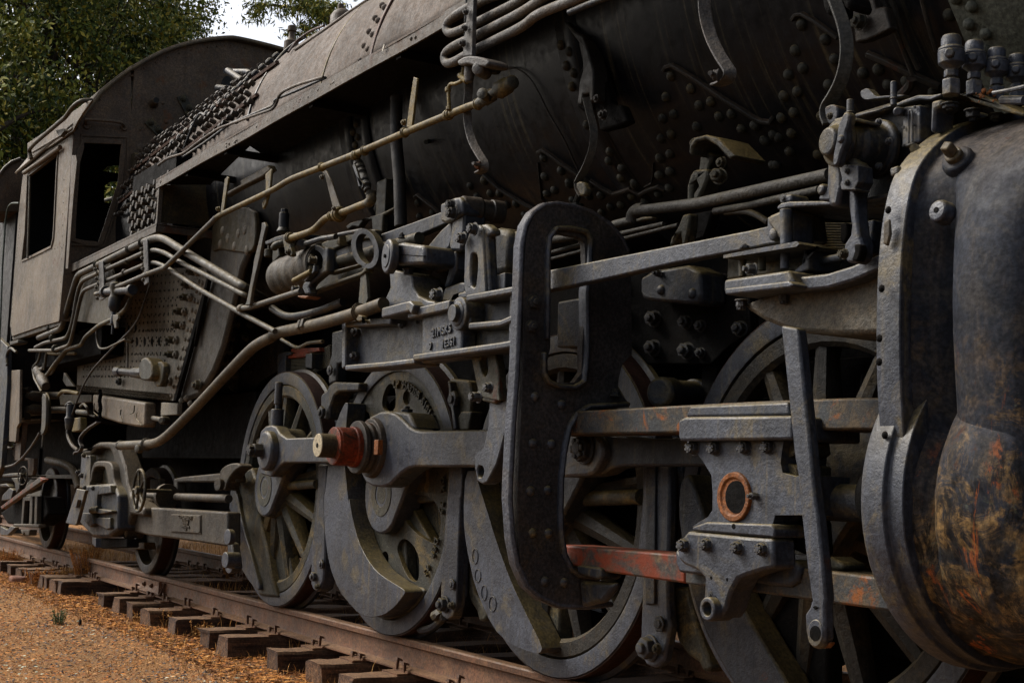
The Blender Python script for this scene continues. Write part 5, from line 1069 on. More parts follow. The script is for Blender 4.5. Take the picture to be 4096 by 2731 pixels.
# lower running board at the firebox + panel
zl = 2.655
xa = U('b1', 565, 915, Y=WY).x; xb = U('b1', 1325, 540, Y=WY).x
b = MB(); b.box(((xa+xb)/2, WY+.006, zl), (xb-xa, .012, .07)); b.box((xb-.006, (WY+.25)/2, zl), (.012, .95, .06)); b.box(((xa+xb)/2, (WY+.15)/2, zl+.02), (xb-xa, .85, .012)); lb = part('lower_running_board', b, EDGE, .003)
X_ = xb-.03
pn = plate('stained_panel', 'b1', [(1345, 190), (1900, 190), (1900, 560), (1345, 505)], 0, .02, PANEL, lb, X=X_, bevel=0)
b = MB(); b.box((X_, U('b1', 1352, 350, X=X_).y, (zl+zb)/2), (.03, .03, zb-zl)); b.build('panel_angle', EDGE, lb)
# staybolt caps block behind the panel edge
b = MB(); b.box((X_-.62, -.50, (zl+zb)/2+.1), (1.15, .12, zb-zl+.35)); sb = b.build('firebox_side', DARK, lb, .01)
b = MB()
for r_ in range(5):
    for i in range(13):
        P = V(X_-.04-i*.088, -.56, zl+.07+r_*.085+(.03 if i % 2 else 0)); P = P+V(random.uniform(-.012, .012), 0, random.uniform(-.008, .008)); b.hexn(P, (0, -1, 0), random.uniform(.024, .033), random.uniform(.03, .05), ph=random.random(), bolt=False)
absorb(sb, b.build('staybolt_caps', NUTB, None))
# staybolt rows along the firebox roof side (above the board)
b = MB()
for r_ in range(6):
    for i in range(36):
        a = R_(2+r_*6.5+i*.5); n_ = V(0, -math.cos(a), math.sin(a)); x_ = -12.1+i*.095
        if x_ > -8.95-r_*.15: continue
        P = V(x_+random.uniform(-.02, .02), YC, ZB)+n_*(RB+.01); P.z += random.uniform(-.015, .015); b.lathe(P, n_, [(0, .021), (.03+.02*random.random(), .021), (.05, .013)], 7, ph=random.random())
absorb(boil, b.build('upper_staybolt_caps', NUTB, None))
ridge_x = [-12.2, -9.0]
for a0 in (8, 22): 
    b = MB(); P = [V(x_, YC-(RB+.03)*math.cos(R_(a0+(x_+12)*4)), ZB+(RB+.03)*math.sin(R_(a0+(x_+12)*4))) for x_ in [-12.1+.2*i for i in range(17)]]; b.strap(P, .02, .03, (0, -.3, 1)); b.build('jacket_lip', RUSTB, boil)
# conduits and cables lying over the jacket
def bcable(pts, r_, off, m=PIPE, name='conduit'):
    P = [BO(*q_) for q_ in pts]; b = MB(); b.tube([p+n_*off*.6 for p, n_ in P], r_*.65, 8, .15); return b.build(name, m, LOCO)
def cab_path(pts, Y, r_, m=PIPE, name='conduit', rd=.1):
    b = MB(); b.tube([U(*q_, Y=Y) for q_ in pts], r_*.65, 8, rd); return b.build(name, m, LOCO)
bcable([('a2', 0, 1030), ('a2', 30, 900), ('a2', 120, 700), ('a2', 230, 540), ('a2', 340, 420), ('a2', 480, 330)], .018, .03, PAINT2)
bcable([('a2', 400, 440), ('a2', 640, 280), ('a2', 860, 120), ('a2', 1060, -10), ('a2', 1200, -90)], .016, .03, CABF)
bcable([('a2', 350, 470), ('a2', 420, 370), ('a2', 540, 290), ('a2', 650, 250)], .013, .05, RUSTB)
cab_path([('a1', 1340, 1400), ('a1', 1420, 1340), ('a1', 1560, 1300), ('a1', 1700, 1190), ('a1', 1850, 1090), ('a1', 2100, 1000), ('a1', 2331, 920), ('a2', 250, 790), ('a2', 400, 720), ('a2', 620, 655)], -.56, .014, CABF)
cab_path([('a1', 1250, 1560), ('a1', 1450, 1400), ('a1', 1750, 1200), ('a1', 1950, 1050), ('a1', 2331, 890), ('a2', 200, 850), ('a2', 420, 760), ('a2', 640, 660)], -.52, .014, PAINT2)
cab_path([('a1', 1560, 1260), ('a1', 1620, 1100), ('a1', 1690, 950), ('a1', 1740, 980)], -.35, .016, PAINT2)
cab_path([('a1', 2060, 1000), ('a1', 1990, 1060), ('a1', 2010, 1010), ('a1', 2060, 950)], -.5, .010, CABF)
# turret pipes by the cab front
tb = MB(); tb.tube([U('a1', 1930, 600, Y=.25), U('a1', 2080, 700, Y=.15)], .026, 12); tb.tube([U('a1', 1840, 750, Y=.15), U('a1', 1990, 770, Y=.25)], .034, 12)
tb.tube([U('a1', 1910, 600, Y=.3), U('a1', 1980, 610, Y=.4), U('a1', 2100, 610, Y=.4), U('a1', 2150, 650, Y=.35)], .026, 12, .08); part('turret_pipes', tb, PAINT2, 0)
b = MB()
for i in range(16):
    a, c = 1440+i*58, 1250-i*48; p, n_ = BO('a1', a+60, c-20); b.lathe(p, n_, [(0, .03), (.05, .03), (.06, .02)], 8, ph=i)
absorb(boil, b.build('fittings_row', PAINT2, None))
# relief valves on top (silhouettes)
def top_valve(px, py, base_py, w_, X, name='safety_valve'):
    P0 = U('a2', px, base_py, X=X); P1 = U('a2', px, py, X=X); s_ = msize('a2', w_, P0)/2; H_ = (P1-P0).length
    b = MB(); b.lathe(P0, (0, 0, 1), [(-.3, s_*1.7), (H_*.28, s_*1.6), (H_*.36, s_*1.0), (H_*.5, s_*.7), (H_*.72, s_*.62), (H_*.74, s_), (H_*.96, s_*.95), (H_, s_*.7)], 20); return part(name, b, CABF, .003)
top_valve(348, 218, 410, 78, -11.0); top_valve(762, 32, 215, 56, -9.6)
b = MB(); P0 = U('a2', 780, 210, X=-9.6); b.lathe(P0, (0, 0, 1), [(-.3, .10), (.06, .095), (.10, .07), (.12, .04)], 24); part('valve_dome', b, CABF, .004)

THINNED = ('hook_rod', 'rubber_hose', 'drop_pipe', 'sagging_hose', 'bent_pipe', 'short_pipe', 'return_pipe', 'feed_pipe', 'elbowed_pipe', 'rubber_pipe', 'cab_handrail')
# ---- coil of cooling pipes ----
COIL = mat('peeling_coil_paint', (.105, .102, .10), dust=.75, dustc=(.19, .14, .075), rust=.10, rustc=(.12, .07, .035), streak=0, bump=1.2, mott=.2)
def ypipe(pts, Y, r_, m, parent=None, name='pipe', rd=.08, n=14):
    if parent is not None and name in THINNED: r_ *= .6
    b = MB(); b.tube([U(*((q_[0], q_[1], q_[2]) if len(q_) == 3 else q_[:3]), Y=(q_[3] if len(q_) == 4 else Y)) for q_ in pts], r_, n, rd); return b.build(name, m, parent or LOCO)
Yc = -.80
c1 = ypipe([('a3', 500, -330), ('a2', 2331, -120), ('a2', 1900, 35), ('a2', 1700, 155), ('a2', 1655, 235), ('a2', 1690, 300), ('a2', 1900, 205), ('a2', 2331, -10), ('a3', 400, -250)], Yc, .0195, COIL, None, 'cooler_coil', .11)
ypipe([('a3', 700, -250), ('a2', 2331, 95), ('a2', 1900, 315), ('a2', 1690, 410), ('a2', 1640, 490), ('a2', 1680, 560), ('a2', 1880, 440), ('a2', 2331, 220), ('a3', 300, 130), ('a3', 700, -30), ('a3', 900, -130)], Yc-.01, .0205, COIL, c1, 'lower_loop', .11)
ypipe([('a3', 590, 110), ('a3', 740, 45), ('a3', 960, -40)], Yc+.2, .014, PAINT2, c1, 'thin_rod', 0)
cs = slab('coil_clamp', 'a2', [(1845, -30), (1895, -30), (1890, 120), (1885, 300), (1882, 475), (1800, 480), (1810, 350), (1828, 200), (1835, 60)], Yc-.07, .02, STR, c1, .004)
for a, c, h in ((1838, 105, 50), (1828, 240, 55), (1812, 370, 60)): nut('a2', a, c, h, STR, cs, Y=Yc-.08, L=1.0)
slab('clamp_knuckle', 'a2', S2([(1745, 520), (1830, 470), (1940, 480), (2020, 510), (2010, 570), (1900, 560), (1840, 540), (1770, 560)], 1), Yc-.08, .10, STR, c1, .015)
b = MB(); P = U('a2', 1950, 590, Y=Yc-.06); b.lathe(P, (.55, -.8, 0), [(-.06, .028), (.0, .03), (.02, .028), (.025, .015)], 20); b.lathe(U('a2', 1860, 600, Y=Yc-.04), (0, 0, -1), [(-.03, .02), (.02, .023), (.05, .016)], 16); b.build('coil_valve', STR, c1, .004)
ypipe([('a2', 1810, 570), ('a2', 1800, 640), ('a2', 1810, 680), ('a2', 1740, 715), ('a2', 1700, 710), ('a2', 1680, 745), ('a2', 1690, 930)], Yc+.02, .008, YPIPE, c1, 'drain_pipe', .03)
b = MB(); b.cyl(U('a2', 1675, 745, Y=Yc+.02), U('a2', 1680, 780, Y=Yc+.02), .013); b.cyl(U('a2', 1780, 640, Y=Yc+.02), U('a2', 1840, 690, Y=Yc+.02), .014); b.cyl(U('a2', 1680, 905, Y=Yc+.02), U('a2', 1685, 935, Y=Yc+.02), .011); b.build('drain_elbow', YPIPE, c1, .003)
# ---- ochre pipe with clamps ----
YY = -.76
yp = ypipe([('b1', 810, 1115), ('b1', 870, 1100), ('b1', 1040, 1035), ('b1', 1250, 945), ('b1', 1410, 885), ('b1', 1560, 735), ('b1', 1840, 460), ('b1', 1900, 430), ('b1', 2331, 225), ('a2', 330, 1525), ('a2', 850, 1325), ('a2', 1350, 1110), ('a2', 1850, 905), ('a2', 1930, 880)], YY, .0165, YPIPE, None, 'ochre_pipe', .12, 16)
yp2 = ypipe([('b1', 1400, 890), ('b1', 1560, 735), ('b1', 1835, 465)], YY-.001, .0172, PIPE, yp, 'bare_length', 0)
ypipe([('b1', 820, 1115), ('b1', 1040, 1035), ('b1', 1250, 945), ('b1', 1400, 890)], YY-.001, .0172, PIPE, yp, 'grey_length', 0)
def clampY(k, a, c, w_, r_, Y, m, parent, d=(1, 0, .15)):
    P = U(k, a, c, Y=Y); L = msize(k, w_, P); d = V(*d).normalized(); b = MB(); b.lathe(P-d*L/2, d, [(0, r_*1.15), (.004, r_*1.32), (L-.004, r_*1.32), (L, r_*1.15)], 18); b.lathe(P-d*L*.14, d, [(0, r_*1.5), (L*.28, r_*1.5)], 18); return b.build('pipe_clamp', m, parent, .002)
PD = (1, 0, 0)
for a, c, w_ in ((610, 1415, 40), (895, 1315, 90), (970, 1280, 40), (1310, 1125, 40), (1680, 975, 90), (1930, 885, 60)): clampY('a2', a, c, w_, .0168, YY, YPIPE, yp, PD)
slab('flat_hanger', 'a2', [(1385, 655), (1418, 665), (1370, 1080), (1325, 1080), (1350, 880)], YY+.04, .012, YPIPE, yp, .003); nut('a2', 1310, 1040, 50, YPIPE, yp, Y=YY-.02)
slab('flat_hanger', 'b1', [(1925, 120), (1935, 130), (1905, 330), (1890, 430), (1868, 430), (1890, 260), (1905, 140)], YY+.04, .012, YPIPE, yp, .003); nut('b1', 1855, 395, 40, YPIPE, yp, Y=YY-.02)
slab('rusty_hanger', 'a2', [(600, 1445), (640, 1445), (690, 1540), (710, 1600), (330+0, 0, 'b2')][:4]+[(980, 390, 'b2'), (940, 440, 'b2'), (910, 370, 'b2'), (880, 250, 'b2'), (845, 110, 'b2')], YY+.05, .012, BPIPE, yp, .003)
nut('b2', 830, 125, 45, BPIPE, yp, Y=YY-.0); nut('b2', 930, 390, 40, BPIPE, yp, Y=YY-.0)
# valve at the end of the ochre pipe
b = MB(); P = U('a2', 1960, 865, Y=YY); d = V(1, 0, .1).normalized()
b.lathe(P-d*.03, d, [(0, .02), (.03, .024), (.06, .024), (.065, .03), (.12, .03), (.125, .024), (.17, .024), (.18, .038), (.24, .038), (.25, .032), (.29, .03), (.295, .02)], 10); vo = b.build('union_valve', DUSTY, yp, .004)
b = MB(); b.lathe(U('a2', 1975, 800, Y=YY-.07), V(.6, -.8, .1), [(-.05, .018), (0, .02), (.01, .024), (.015, .012)], 16); b.build('valve_cap', DUSTY, vo)
b = MB(); b.cyl(U('a2', 1950, 620, Y=YY), U('a2', 2090, 600, Y=YY+.1), .012); b.hexn(U('a2', 2090, 590, Y=YY), V(.6, -.8, 0), .028, .03); b.build('small_valve', HOSE, vo, .004)
b = MB(); b.cyl(U('a2', 1490, 1205, Y=-.3), U('a2', 1560, 1185, Y=-.2), .012); b.build('stub_pin', RIV, LOCO)
# vertical valve stack hanging from the ochre pipe
b = MB(); P0 = U('a2', 905, 1345, Y=YY+.02); P1 = U('b2', 1210, 240, Y=YY+.02); d = (P1-P0); L = d.length
b.lathe(P0, d, [(0, .034), (L*.1, .036), (L*.12, .046), (L*.2, .046), (L*.22, .03), (L*.26, .05), (L*.33, .05), (L*.35, .034), (L*.4, .05), (L*.47, .05), (L*.49, .036), (L*.6, .045), (L*.7, .045), (L*.74, .03), (L*.8, .05), (L*.88, .05), (L*.9, .03), (L, .034)], 12) if 0 else b.lathe(P0, d, [(0, .018), (L*.1, .019), (L*.12, .026), (L*.2, .026), (L*.22, .018), (L*.26, .028), (L*.33, .028), (L*.35, .018), (L*.4, .028), (L*.47, .028), (L*.49, .02), (L*.6, .025), (L*.7, .025), (L*.74, .016), (L*.8, .028), (L*.88, .028), (L*.9, .016), (L, .019)], 12); vs_ = b.build('valve_stack', HOSE, yp, .004)
slab('valve_handle', 'a2', [(868, 1400), (885, 1395), (920, 1500), (935, 1568)]+[(1140, 150, 'b2'), (1170, 175, 'b2'), (1165, 210, 'b2'), (1130, 200, 'b2'), (1110, 110, 'b2'), (1080, 30, 'b2')], YY-.06, .012, PAINT2, vs_, .004)
lp = ypipe([('b2', 1215, 250), ('b2', 1240, 290), ('b2', 1240, 335), ('b2', 1180, 350), ('b2', 1000, 425), ('b2', 900, 450), ('b2', 840, 480), ('b2', 760, 570), ('b2', 690, 600), ('b2', 560, 640)], YY+.04, .0185, YPIPE, None, 'branch_pipe', .1)
b = MB(); b.tube([U('b2', 1235, 265, Y=YY+.04), U('b2', 1245, 320, Y=YY+.04), U('b2', 1215, 345, Y=YY+.04)], .025, 14, .03); b.lathe(U('b2', 1235, 275, Y=YY+.04), (0, 0, 1), [(0, .028), (.02, .028)], 12); b.build('elbow_fitting', DUSTY, lp)
clampY('b2', 965, 440, 90, .028, YY+.04, YPIPE, lp, PD); clampY('b2', 905, 455, 50, .0185, YY+.04, YPIPE, lp, PD); clampY('b2', 550, 640, 60, .022, YY+.04, DUSTY, lp, PD)
# big vertical stand pipe behind
b = MB(); b.tube([U('a2', 1240, 820, Y=-.42), U('a2', 1240, 1200, Y=-.42), U('b2', 1480, 150, Y=-.42), U('b2', 1490, 540, Y=-.42)], .033, 20); part('stand_pipe', b, mat('black_pipe', (.018, .017, .016), dust=.3, streak=.3, rust=.05, rustc=(.05, .025, .01)), 0)
b = MB(); b.box(U('b2', 1380, 470, Y=-.25), (.12, .1, .42)); part('brace_box', b, RIV)
slab('rail_piece', 'b2', [(1020, 540), (1060, 510), (1320, 430), (1430, 375), (1430, 400), (1340, 450), (1330, 590), (1250, 610), (1240, 480), (1170, 490), (1130, 550), (1080, 540), (1040, 570)], -.35, .04, RIV)
# ---- power reverse cylinder group ----
PR = mat('brown_banded_cylinder', (.065, .058, .046), dust=.5, dustc=(.15, .11, .06), rust=.12, rustc=(.10, .05, .02), streak=.0, bump=.7, mott=.35)
Pc = U('h', 620, 700, Y=-.52); rc = msize('h', 560, U('h', 700, 650, Y=-.5))/2*.97
xl = U('h', 275, 600, Y=-.74).x; xr = U('h', 760, 600, Y=-.74).x+.02
cy_, cz_ = -.49, U('h', 600, 700, Y=-.6).z
b = MB(); L = xr-xl; prf = [(-.10, rc*.55), (-.02, rc*.88), (0, rc*.96)]
for i in range(9): prf += [(L*(.06+i*.1), rc*(.95 if i % 2 else .985)), (L*(.13+i*.1), rc*(.965 if i % 2 else 1.0))]
prf += [(L, rc*.96), (L+.012, rc*1.03), (L+.04, rc*1.03), (L+.042, rc*.8)]
b.lathe((xl, cy_, cz_), (1, 0, .02), prf, 64); pc = part('power_reverse_cylinder', b, PR, .003)
b = MB(); b.lathe((xr+.035, cy_, cz_), (1, 0, 0), [(0, rc*1.0), (.012, rc*1.0), (.012, rc*.45)], 48); b.build('cylinder_head', mat('black_end_cover', (.024, .022, .018), dust=.5, dustc=(.08, .06, .03), bump=.9, streak=0), pc, .004)
for a in (70, 110, 150, 190, 230, 290):
    q_ = R_(a); nut('h', 0, 0, 95, DUSTY, pc, at=V(xr+.05, cy_-.80*rc*math.sin(q_)*1.0, cz_+.80*rc*math.cos(q_)), nrm=(1, 0, 0))
b = MB(); b.lathe((xr, cy_, cz_), (1, 0, 0), [(0, .03), (1.2, .03)], 12); b.build('piston_stem', DUSTY, pc)
# drain stem
b = MB(); b.lathe(U('h', 960, 775, Y=-.66), (1, 0, .1), [(0, .015), (.25, .015)], 10); b.build('drain_plug', YPIPE, pc)
# crosshead frame guiding the reverse (dusty cast)
fr = slab('reverse_guide_frame', 'h', [(960, 420), (1080, 360), (1250, 300), (1580, 130), (1930, 65), (1990, 60), (2091, 60), (2091, 190), (1780, 210), (1450, 370), (1420, 340), (1300, 370), (1200, 440), (1000, 480)], -.52, .04, DUSTY, None, .008)
slab('lower_rail', 'h', [(1180, 930), (1420, 700), (1530, 660), (1850, 540), (1880, 560), (1930, 600), (1950, 640), (1880, 690), (1560, 800), (1180, 950)], -.56, .05, DUSTY, fr, .012)
slab('lower_rail_lip', 'h', [(1420, 655), (1850, 545), (1850, 565), (1425, 690)], -.62, .05, DUSTY, fr, .004)
slab('lower_rail_edge', 'h', [(1180, 930), (1540, 780), (1900, 650), (1950, 590), (1960, 640), (1890, 700), (1550, 815), (1180, 955)], -.61, .05, DUSTY, fr, .006)
b = MB(); b.tube([U('h', 1590, 135, Y=-.58), U('h', 1930, 70, Y=-.58)], .012, 8); b.tube([U('h', 1110, 265, Y=-.60), U('h', 1350, 190, Y=-.60), U('h', 1545, 160, Y=-.60)], .016, 8); b.cyl(U('h', 1070, 275, Y=-.62), U('h', 1100, 270, Y=-.56), .03); b.build('side_rods', PAINT2, fr)
slab('guide_post', 'h', [(1545, 135), (1585, 125), (1600, 290), (1550, 270)], -.56, .06, DUSTY, fr, .006)
# rings
def annulus(k, cx, cy, rx, ry, t, Y, th, m, parent, name, rot=0, a0=0, a1=360):
    n = 40; o1 = []; i1 = []
    if a1-a0 >= 360:
        o = MB(); o.prism([U(k, a, c, Y=Y) for a, c in ell(cx, cy, rx, ry, n, rot)], (0, th, 0), [[U(k, a, c, Y=Y) for a, c in ell(cx, cy, rx*(1-t), ry*(1-t*.7), n, rot)]]); return o.build(name, m, parent, .006)
    L = [(cx+rx*math.cos(R_(a)), cy-ry*math.sin(R_(a))) for a in [a0+(a1-a0)*i/24 for i in range(25)]]+[(cx+rx*(1-t)*math.cos(R_(a)), cy-ry*(1-t)*math.sin(R_(a))) for a in [a1-(a1-a0)*i/24 for i in range(25)]]
    return slab(name, k, L, Y, th, m, parent, .006)
annulus('h', 1950, 330, 185, 285, .36, -.60, .04, PAINT2, fr, 'guide_ring', -.25)
annulus('h', 1240, 520, 215, 240, .40, -.56, .06, PAINT2, fr, 'stuffing_ring', 0)
b = MB(); b.prism([U('h', *p_, Y=-.50) for p_ in ((1450, 390), (1780, 270), (1780, 250), (1900, 230), (2091, 180), (2091, 400), (1900, 430), (1690, 480), (1500, 560), (1440, 600))], (0, .05, 0)); b.build('reach_bar_rear', PAINT, fr, .006)
cm = slab('crosshead_arm', 'h', [(1385, 300), (1430, 320), (1420, 650), (1330, 700), (1190, 820), (1160, 870), (1180, 960), (1110, 970), (1070, 870), (1090, 810), (1200, 700), (1240, 640), (1310, 620), (1350, 580), (1360, 420)], -.66, .05, PAINT2, None, .01)
nut('h', 1260, 495, 110, DUSTY, cm, Y=-.68, style='castle', L=1.2); nut('h', 1015, 895, 95, PAINT2, cm, Y=-.72, style='castle', L=1.2)
slab('arm_fork', 'h', [(1230, 560), (1250, 560), (1245, 650), (1160, 740), (1110, 790), (1090, 780), (1200, 680)], -.69, .03, PAINT2, cm, .006)
slab('rust_pad', 'h', [(1000, 985), (1080, 980), (1170, 990), (1110, 1030), (1020, 1010)], -.6, .08, ORUST, cm, .006)
# float lever + rod
ypipe([('h', 215, 1165), ('h', 340, 1150), ('h', 650, 1050), ('h', 1060, 920)], -.74, .0168, PIPE, None, 'combining_rod', .02)
slab('float_lever', 'h', [(545, -40), (570, 20), (530, 180), (480, 450), (420, 700), (380, 880), (345, 1110), (300, 1120), (270, 1120), (300, 1060), (320, 960), (380, 650), (400, 500), (450, 300), (500, 80), (510, -30)], -.78, .02, PIPE, None, .005)
b = MB(); b.lathe(U('h', 190, 1170, Y=-.74), (1, 0, 0), [(0, .018), (.02, .018), (.03, .024), (.07, .024), (.08, .015)], 12); b.build('rod_end_nut', BPIPE, LOCO, .004)
slab('lever_upper', 'b1', [(2245, 100), (2300, 50), (2290, 200), (2270, 290), (2250, 360), (2225, 400), (2215, 350), (2240, 300), (2250, 200)], -.74, .015, YPIPE)
slab('lever_arm_piece', 'b1', [(2030, 155), (2200, 60), (2270, 20), (2290, 60), (2220, 120), (2000, 230), (1900, 290), (1900, 260), (2040, 185)], -.55, .05, BPIPE, None, .012)
# lubricator bottle on the cylinder
b = MB(); P0 = U('b2', 495, 590, Y=-.50); P1 = U('b2', 505, 395, Y=-.50); w0 = msize('b2', 55, P0); Hh = P1.z-P0.z
b.lathe(P0, (0, 0, 1), [(0, w0*1.05), (Hh*.06, w0*1.05), (Hh*.08, w0*.95), (Hh*.14, w0*.9), (Hh*.18, w0*.78), (Hh*.82, w0*.78), (Hh*.84, w0*.55)], 28); b.lathe(P0+V(0, 0, Hh*.84), (0, 0, 1), [(0, w0*.62), (Hh*.16, w0*.6)], 6); ol = part('oil_bottle', b, PAINT2, .004)
slab('bottle_plate', 'b2', [(335, 670), (440, 625), (540, 600), (620, 590), (620, 620), (540, 640), (440, 665), (345, 700)], -.58, .16, PAINT2, ol, .006)
slab('valve_strap', 'b2', S2([(485, 640), (500, 610), (540, 615), (560, 640), (550, 700), (560, 740), (570, 790), (540, 800), (510, 760), (495, 700)], 1), -.66, .03, DUSTY, ol, .006); nut('b2', 545, 760, 55, DUSTY, ol, Y=-.68)
b = MB(); b.tube([U('b2', 415, 725, Y=-.66), U('b2', 430, 700, Y=-.66), U('b2', 500, 680, Y=-.62)], .022, 12, .02); b.cyl(U('b2', 375, 760, Y=-.55), U('b2', 375, 670, Y=-.55), .01); b.cyl(U('b2', 368, 800, Y=-.55), U('b2', 370, 740, Y=-.55), .026); b.build('side_pipe', DUSTY, ol, .003)
slab('rear_gusset', 'b2', [(400, 770), (410, 640), (440, 630), (450, 740), (460, 790), (400, 850)], -.5, .05, DUSTY, ol, .006)
# ---- big curved pipe (brown) ----
YB = -.66
rbp = .0325
bp = ypipe([('c1', 1010, 1020), ('c1', 1230, 1010), ('c1', 1330, 1000), ('c1', 1430, 930), ('c1', 1640, 720), ('c1', 1900, 440), ('c1', 2080, 250), ('c1', 2180, 160), ('c1', 2331, 90), ('b2', 400, 1450), ('b2', 800, 1370), ('b2', 1140, 1270), ('b2', 1345, 1195)], YB, rbp, BPIPE, None, 'exhaust_pipe', .35, 24)
def hexband(k, a, c, w_, r_, Y, m, parent, n=6):
    P = U(k, a, c, Y=Y); L = msize(k, w_, P); b = MB(); b.lathe(P-V(L/2, 0, .0), (1, 0, .08), [(0, r_*1.35), (L*.35, r_*1.38), (L*.37, r_*1.15), (L*.63, r_*1.15), (L*.65, r_*1.38), (L, r_*1.35)], n, ph=.3); return b.build('pipe_union', m, parent, .004)
hexband('b2', 685, 1385, 130, rbp, YB, BPIPE, bp)
clampY('b2', 1140, 1270, 30, rbp, YB, BPIPE, bp, PD); clampY('c1', 1245, 1010, 30, rbp, YB, PIPE, bp, PD); hexband('c1', 1020, 1020, 50, rbp*.85, YB, PIPE, bp, 8)
slab('clamp_tail', 'b2', [(1130, 1290), (1160, 1300), (1165, 1355), (1185, 1355), (1180, 1330), (1130, 1345), (1110, 1330)], YB-.06, .03, DUSTY, bp, .004)
slab('clamp_hanger', 'b2', [(1150, 930), (1190, 930), (1210, 1150), (1190, 1210), (1150, 1230), (1130, 1180)], YB+.06, .02, DUSTY, bp, .004)
b = MB(); b.lathe(U('c1', 1200, 1050, Y=YB-.03), (.3, -1, 0), [(0, .03), (.04, .03), (.045, .02)], 10); b.build('clamp_bolt', PIPE, bp)
ypipe([('b2', 400, 1235), ('b2', 480, 1290), ('b2', 560, 1310), ('b2', 680, 1290), ('b2', 830, 1250), ('b2', 1000, 1180)], -.30, .024, PAINT2, None, 'inner_pipe', .15)
ypipe([('b2', 480, 1500), ('b2', 620, 1580), ('c2', 700, 150), ('c2', 830, 140)], -.2, .012, DUSTY, None, 'thin_inner_pipe', .1)

# ---- firebox side sheets ----
YF = -.30
fs_px = [('b1', 640, 1345), ('b1', 950, 1380), ('b1', 985, 1320), ('b1', 1010, 1200), ('b1', 1200, 900), ('b1', 1750, 890), ('b1', 1752, 975), ('b1', 1700, 1200), ('b1', 1610, 1560), ('c1', 1500, 560), ('c1', 1478, 640), ('c1', 1100, 610), ('c1', 650, 545), ('c1', 655, 300), ('c1', 700, 180)]
b = MB(); b.prism([U(*q_, Y=YF) for q_ in fs_px], (0, .05, 0)); fb = part('firebox_sheet', b, FIRE, 0)
# border strip + second sheet
slab('sheet_lap', 'b1', [(1752, 975), (1768, 975), (1640, 1560), (1665, -0, 'c1'), (1490, 640, 'c1'), (1466, 640, 'c1'), (1610, 100, 'c1')], YF-.025, .03, DARK, fb, .004)
thr = slab('throat_sheet', 'b1', [(1768, 960), (1780, 700), (1820, 560), (2180, 560), (2040, 900), (1960, 1250, 'b1'), (1880, 1568), (1800, 400, 'c1'), (1680, 600, 'c1'), (1490, 660, 'c1'), (1665, 0, 'c1')], YF+.02, .06, THR, fb, .03)
slab('dark_sheet', 'b1', [(1700, 540), (2420, 540), (2394, 1745), (2200, 1850), (2100, 2000), (2050, 2110), (1483, 2098), (1600, 1600)], YF+.47, .05, mat('dim_throat_plate', (.018, .018, .017), dust=.7, dustc=(.08, .058, .028), rust=.05, streak=.5, bump=.6, spec=.08), fb, .004)
slab('curved_lap', 'b1', S2([(1790, 760), (1800, 500), (1900, 380), (2150, 380), (2170, 560), (2150, 740), (2080, 770), (1950, 750), (1850, 735)], 1), YF, .04, PANEL, fb, .01)
b = MB()
# staybolt telltales in rows on the sheet
for r_, (yl, yr, xl_, xr_) in enumerate(((1100, 1060, 1200, 1700), (1200, 1150, 1130, 1660), (1330, 1270, 1040, 1640), (1450, 1400, 960, 1590))):
    n = int((xr_-xl_)/38)
    for i in range(n):
        t = i/n; P = U('b1', xl_+(xr_-xl_)*t-6*r_, yl+(yr-yl)*t, Y=YF); b.dome(P, (0, -1, 0), .011, .010, 8, 3)
for r_, (y_, x0_, x1_, st) in enumerate(((45, 1000, 1490, 30), (130, 1100, 1400, 34), (245, 740, 1400, 27), (350, 720, 1150, 26), (430, 740, 980, 26), (430, 1060, 1180, 26))):
    x_ = x0_
    while x_ < x1_: b.dome(U('c1', x_, y_+(x_-700)*.01, Y=YF), (0, -1, 0), .010, .010, 8, 3); x_ += st
for yr in range(1085, 1520, 30):
    xr = 826-(yr-1103)*.26-70; xl = (600-(yr-1085)*.6 if yr < 1260 else (450 if yr < 1340 else 335)); x_ = xl
    while x_ < xr:
        P = U('f', x_, yr-(x_-500)*.10*(1-(yr-1085)/450), Y=YF); b.dome(P, (0, -1, 0), .0125, .010, 7, 3); x_ += 14+(x_-300)*.008
absorb(fb, b.build('staybolt_heads', RIV, None))
b = MB()
for i, a in enumerate((1160, 1225, 1287, 1348, 1413)): b.prism([U('c1', x_, y_, Y=YF-.002) for x_, y_ in ell(a, 140, 10, 36, 16)], (0, .002, 0))
for a, c in ((1090, 30), (1150, 20)): b.prism([U('c1', x_, y_, Y=YF-.002) for x_, y_ in ell(a, c, 8, 30, 14)], (0, .002, 0))
absorb(fb, b.build('washout_slots', DARK, None))
b = MB()                                    # double row of pointed rivets along the mud ring
for r_, dz in enumerate((4, 24, 44)):
    for i in range(34):
        t = i/33; x_ = 665+(1440-665)*t+(10 if r_ % 2 else 0); y_ = 512+dz+(605-540)*t*1.15
        P = U('c1', x_, y_, Y=YF); b.lathe(P, (.1, -1, 0), [(0, .0125), (.006, .012), (.030, .002)], 8)
for i in range(13):                                # column of rivets on the slanted lap
    t = i/12; 
    for dx in (0, 28):
        xx, yy = fp('b1', 1690+dx, 1010+14*(dx > 0)); x2, y2 = fp('c1', 1455+dx, 600); P = U('f', xx+(x2-xx)*t, yy+(y2-yy)*t, Y=YF); b.dome(P, (0, -1, 0), .022, .018, 10, 4)
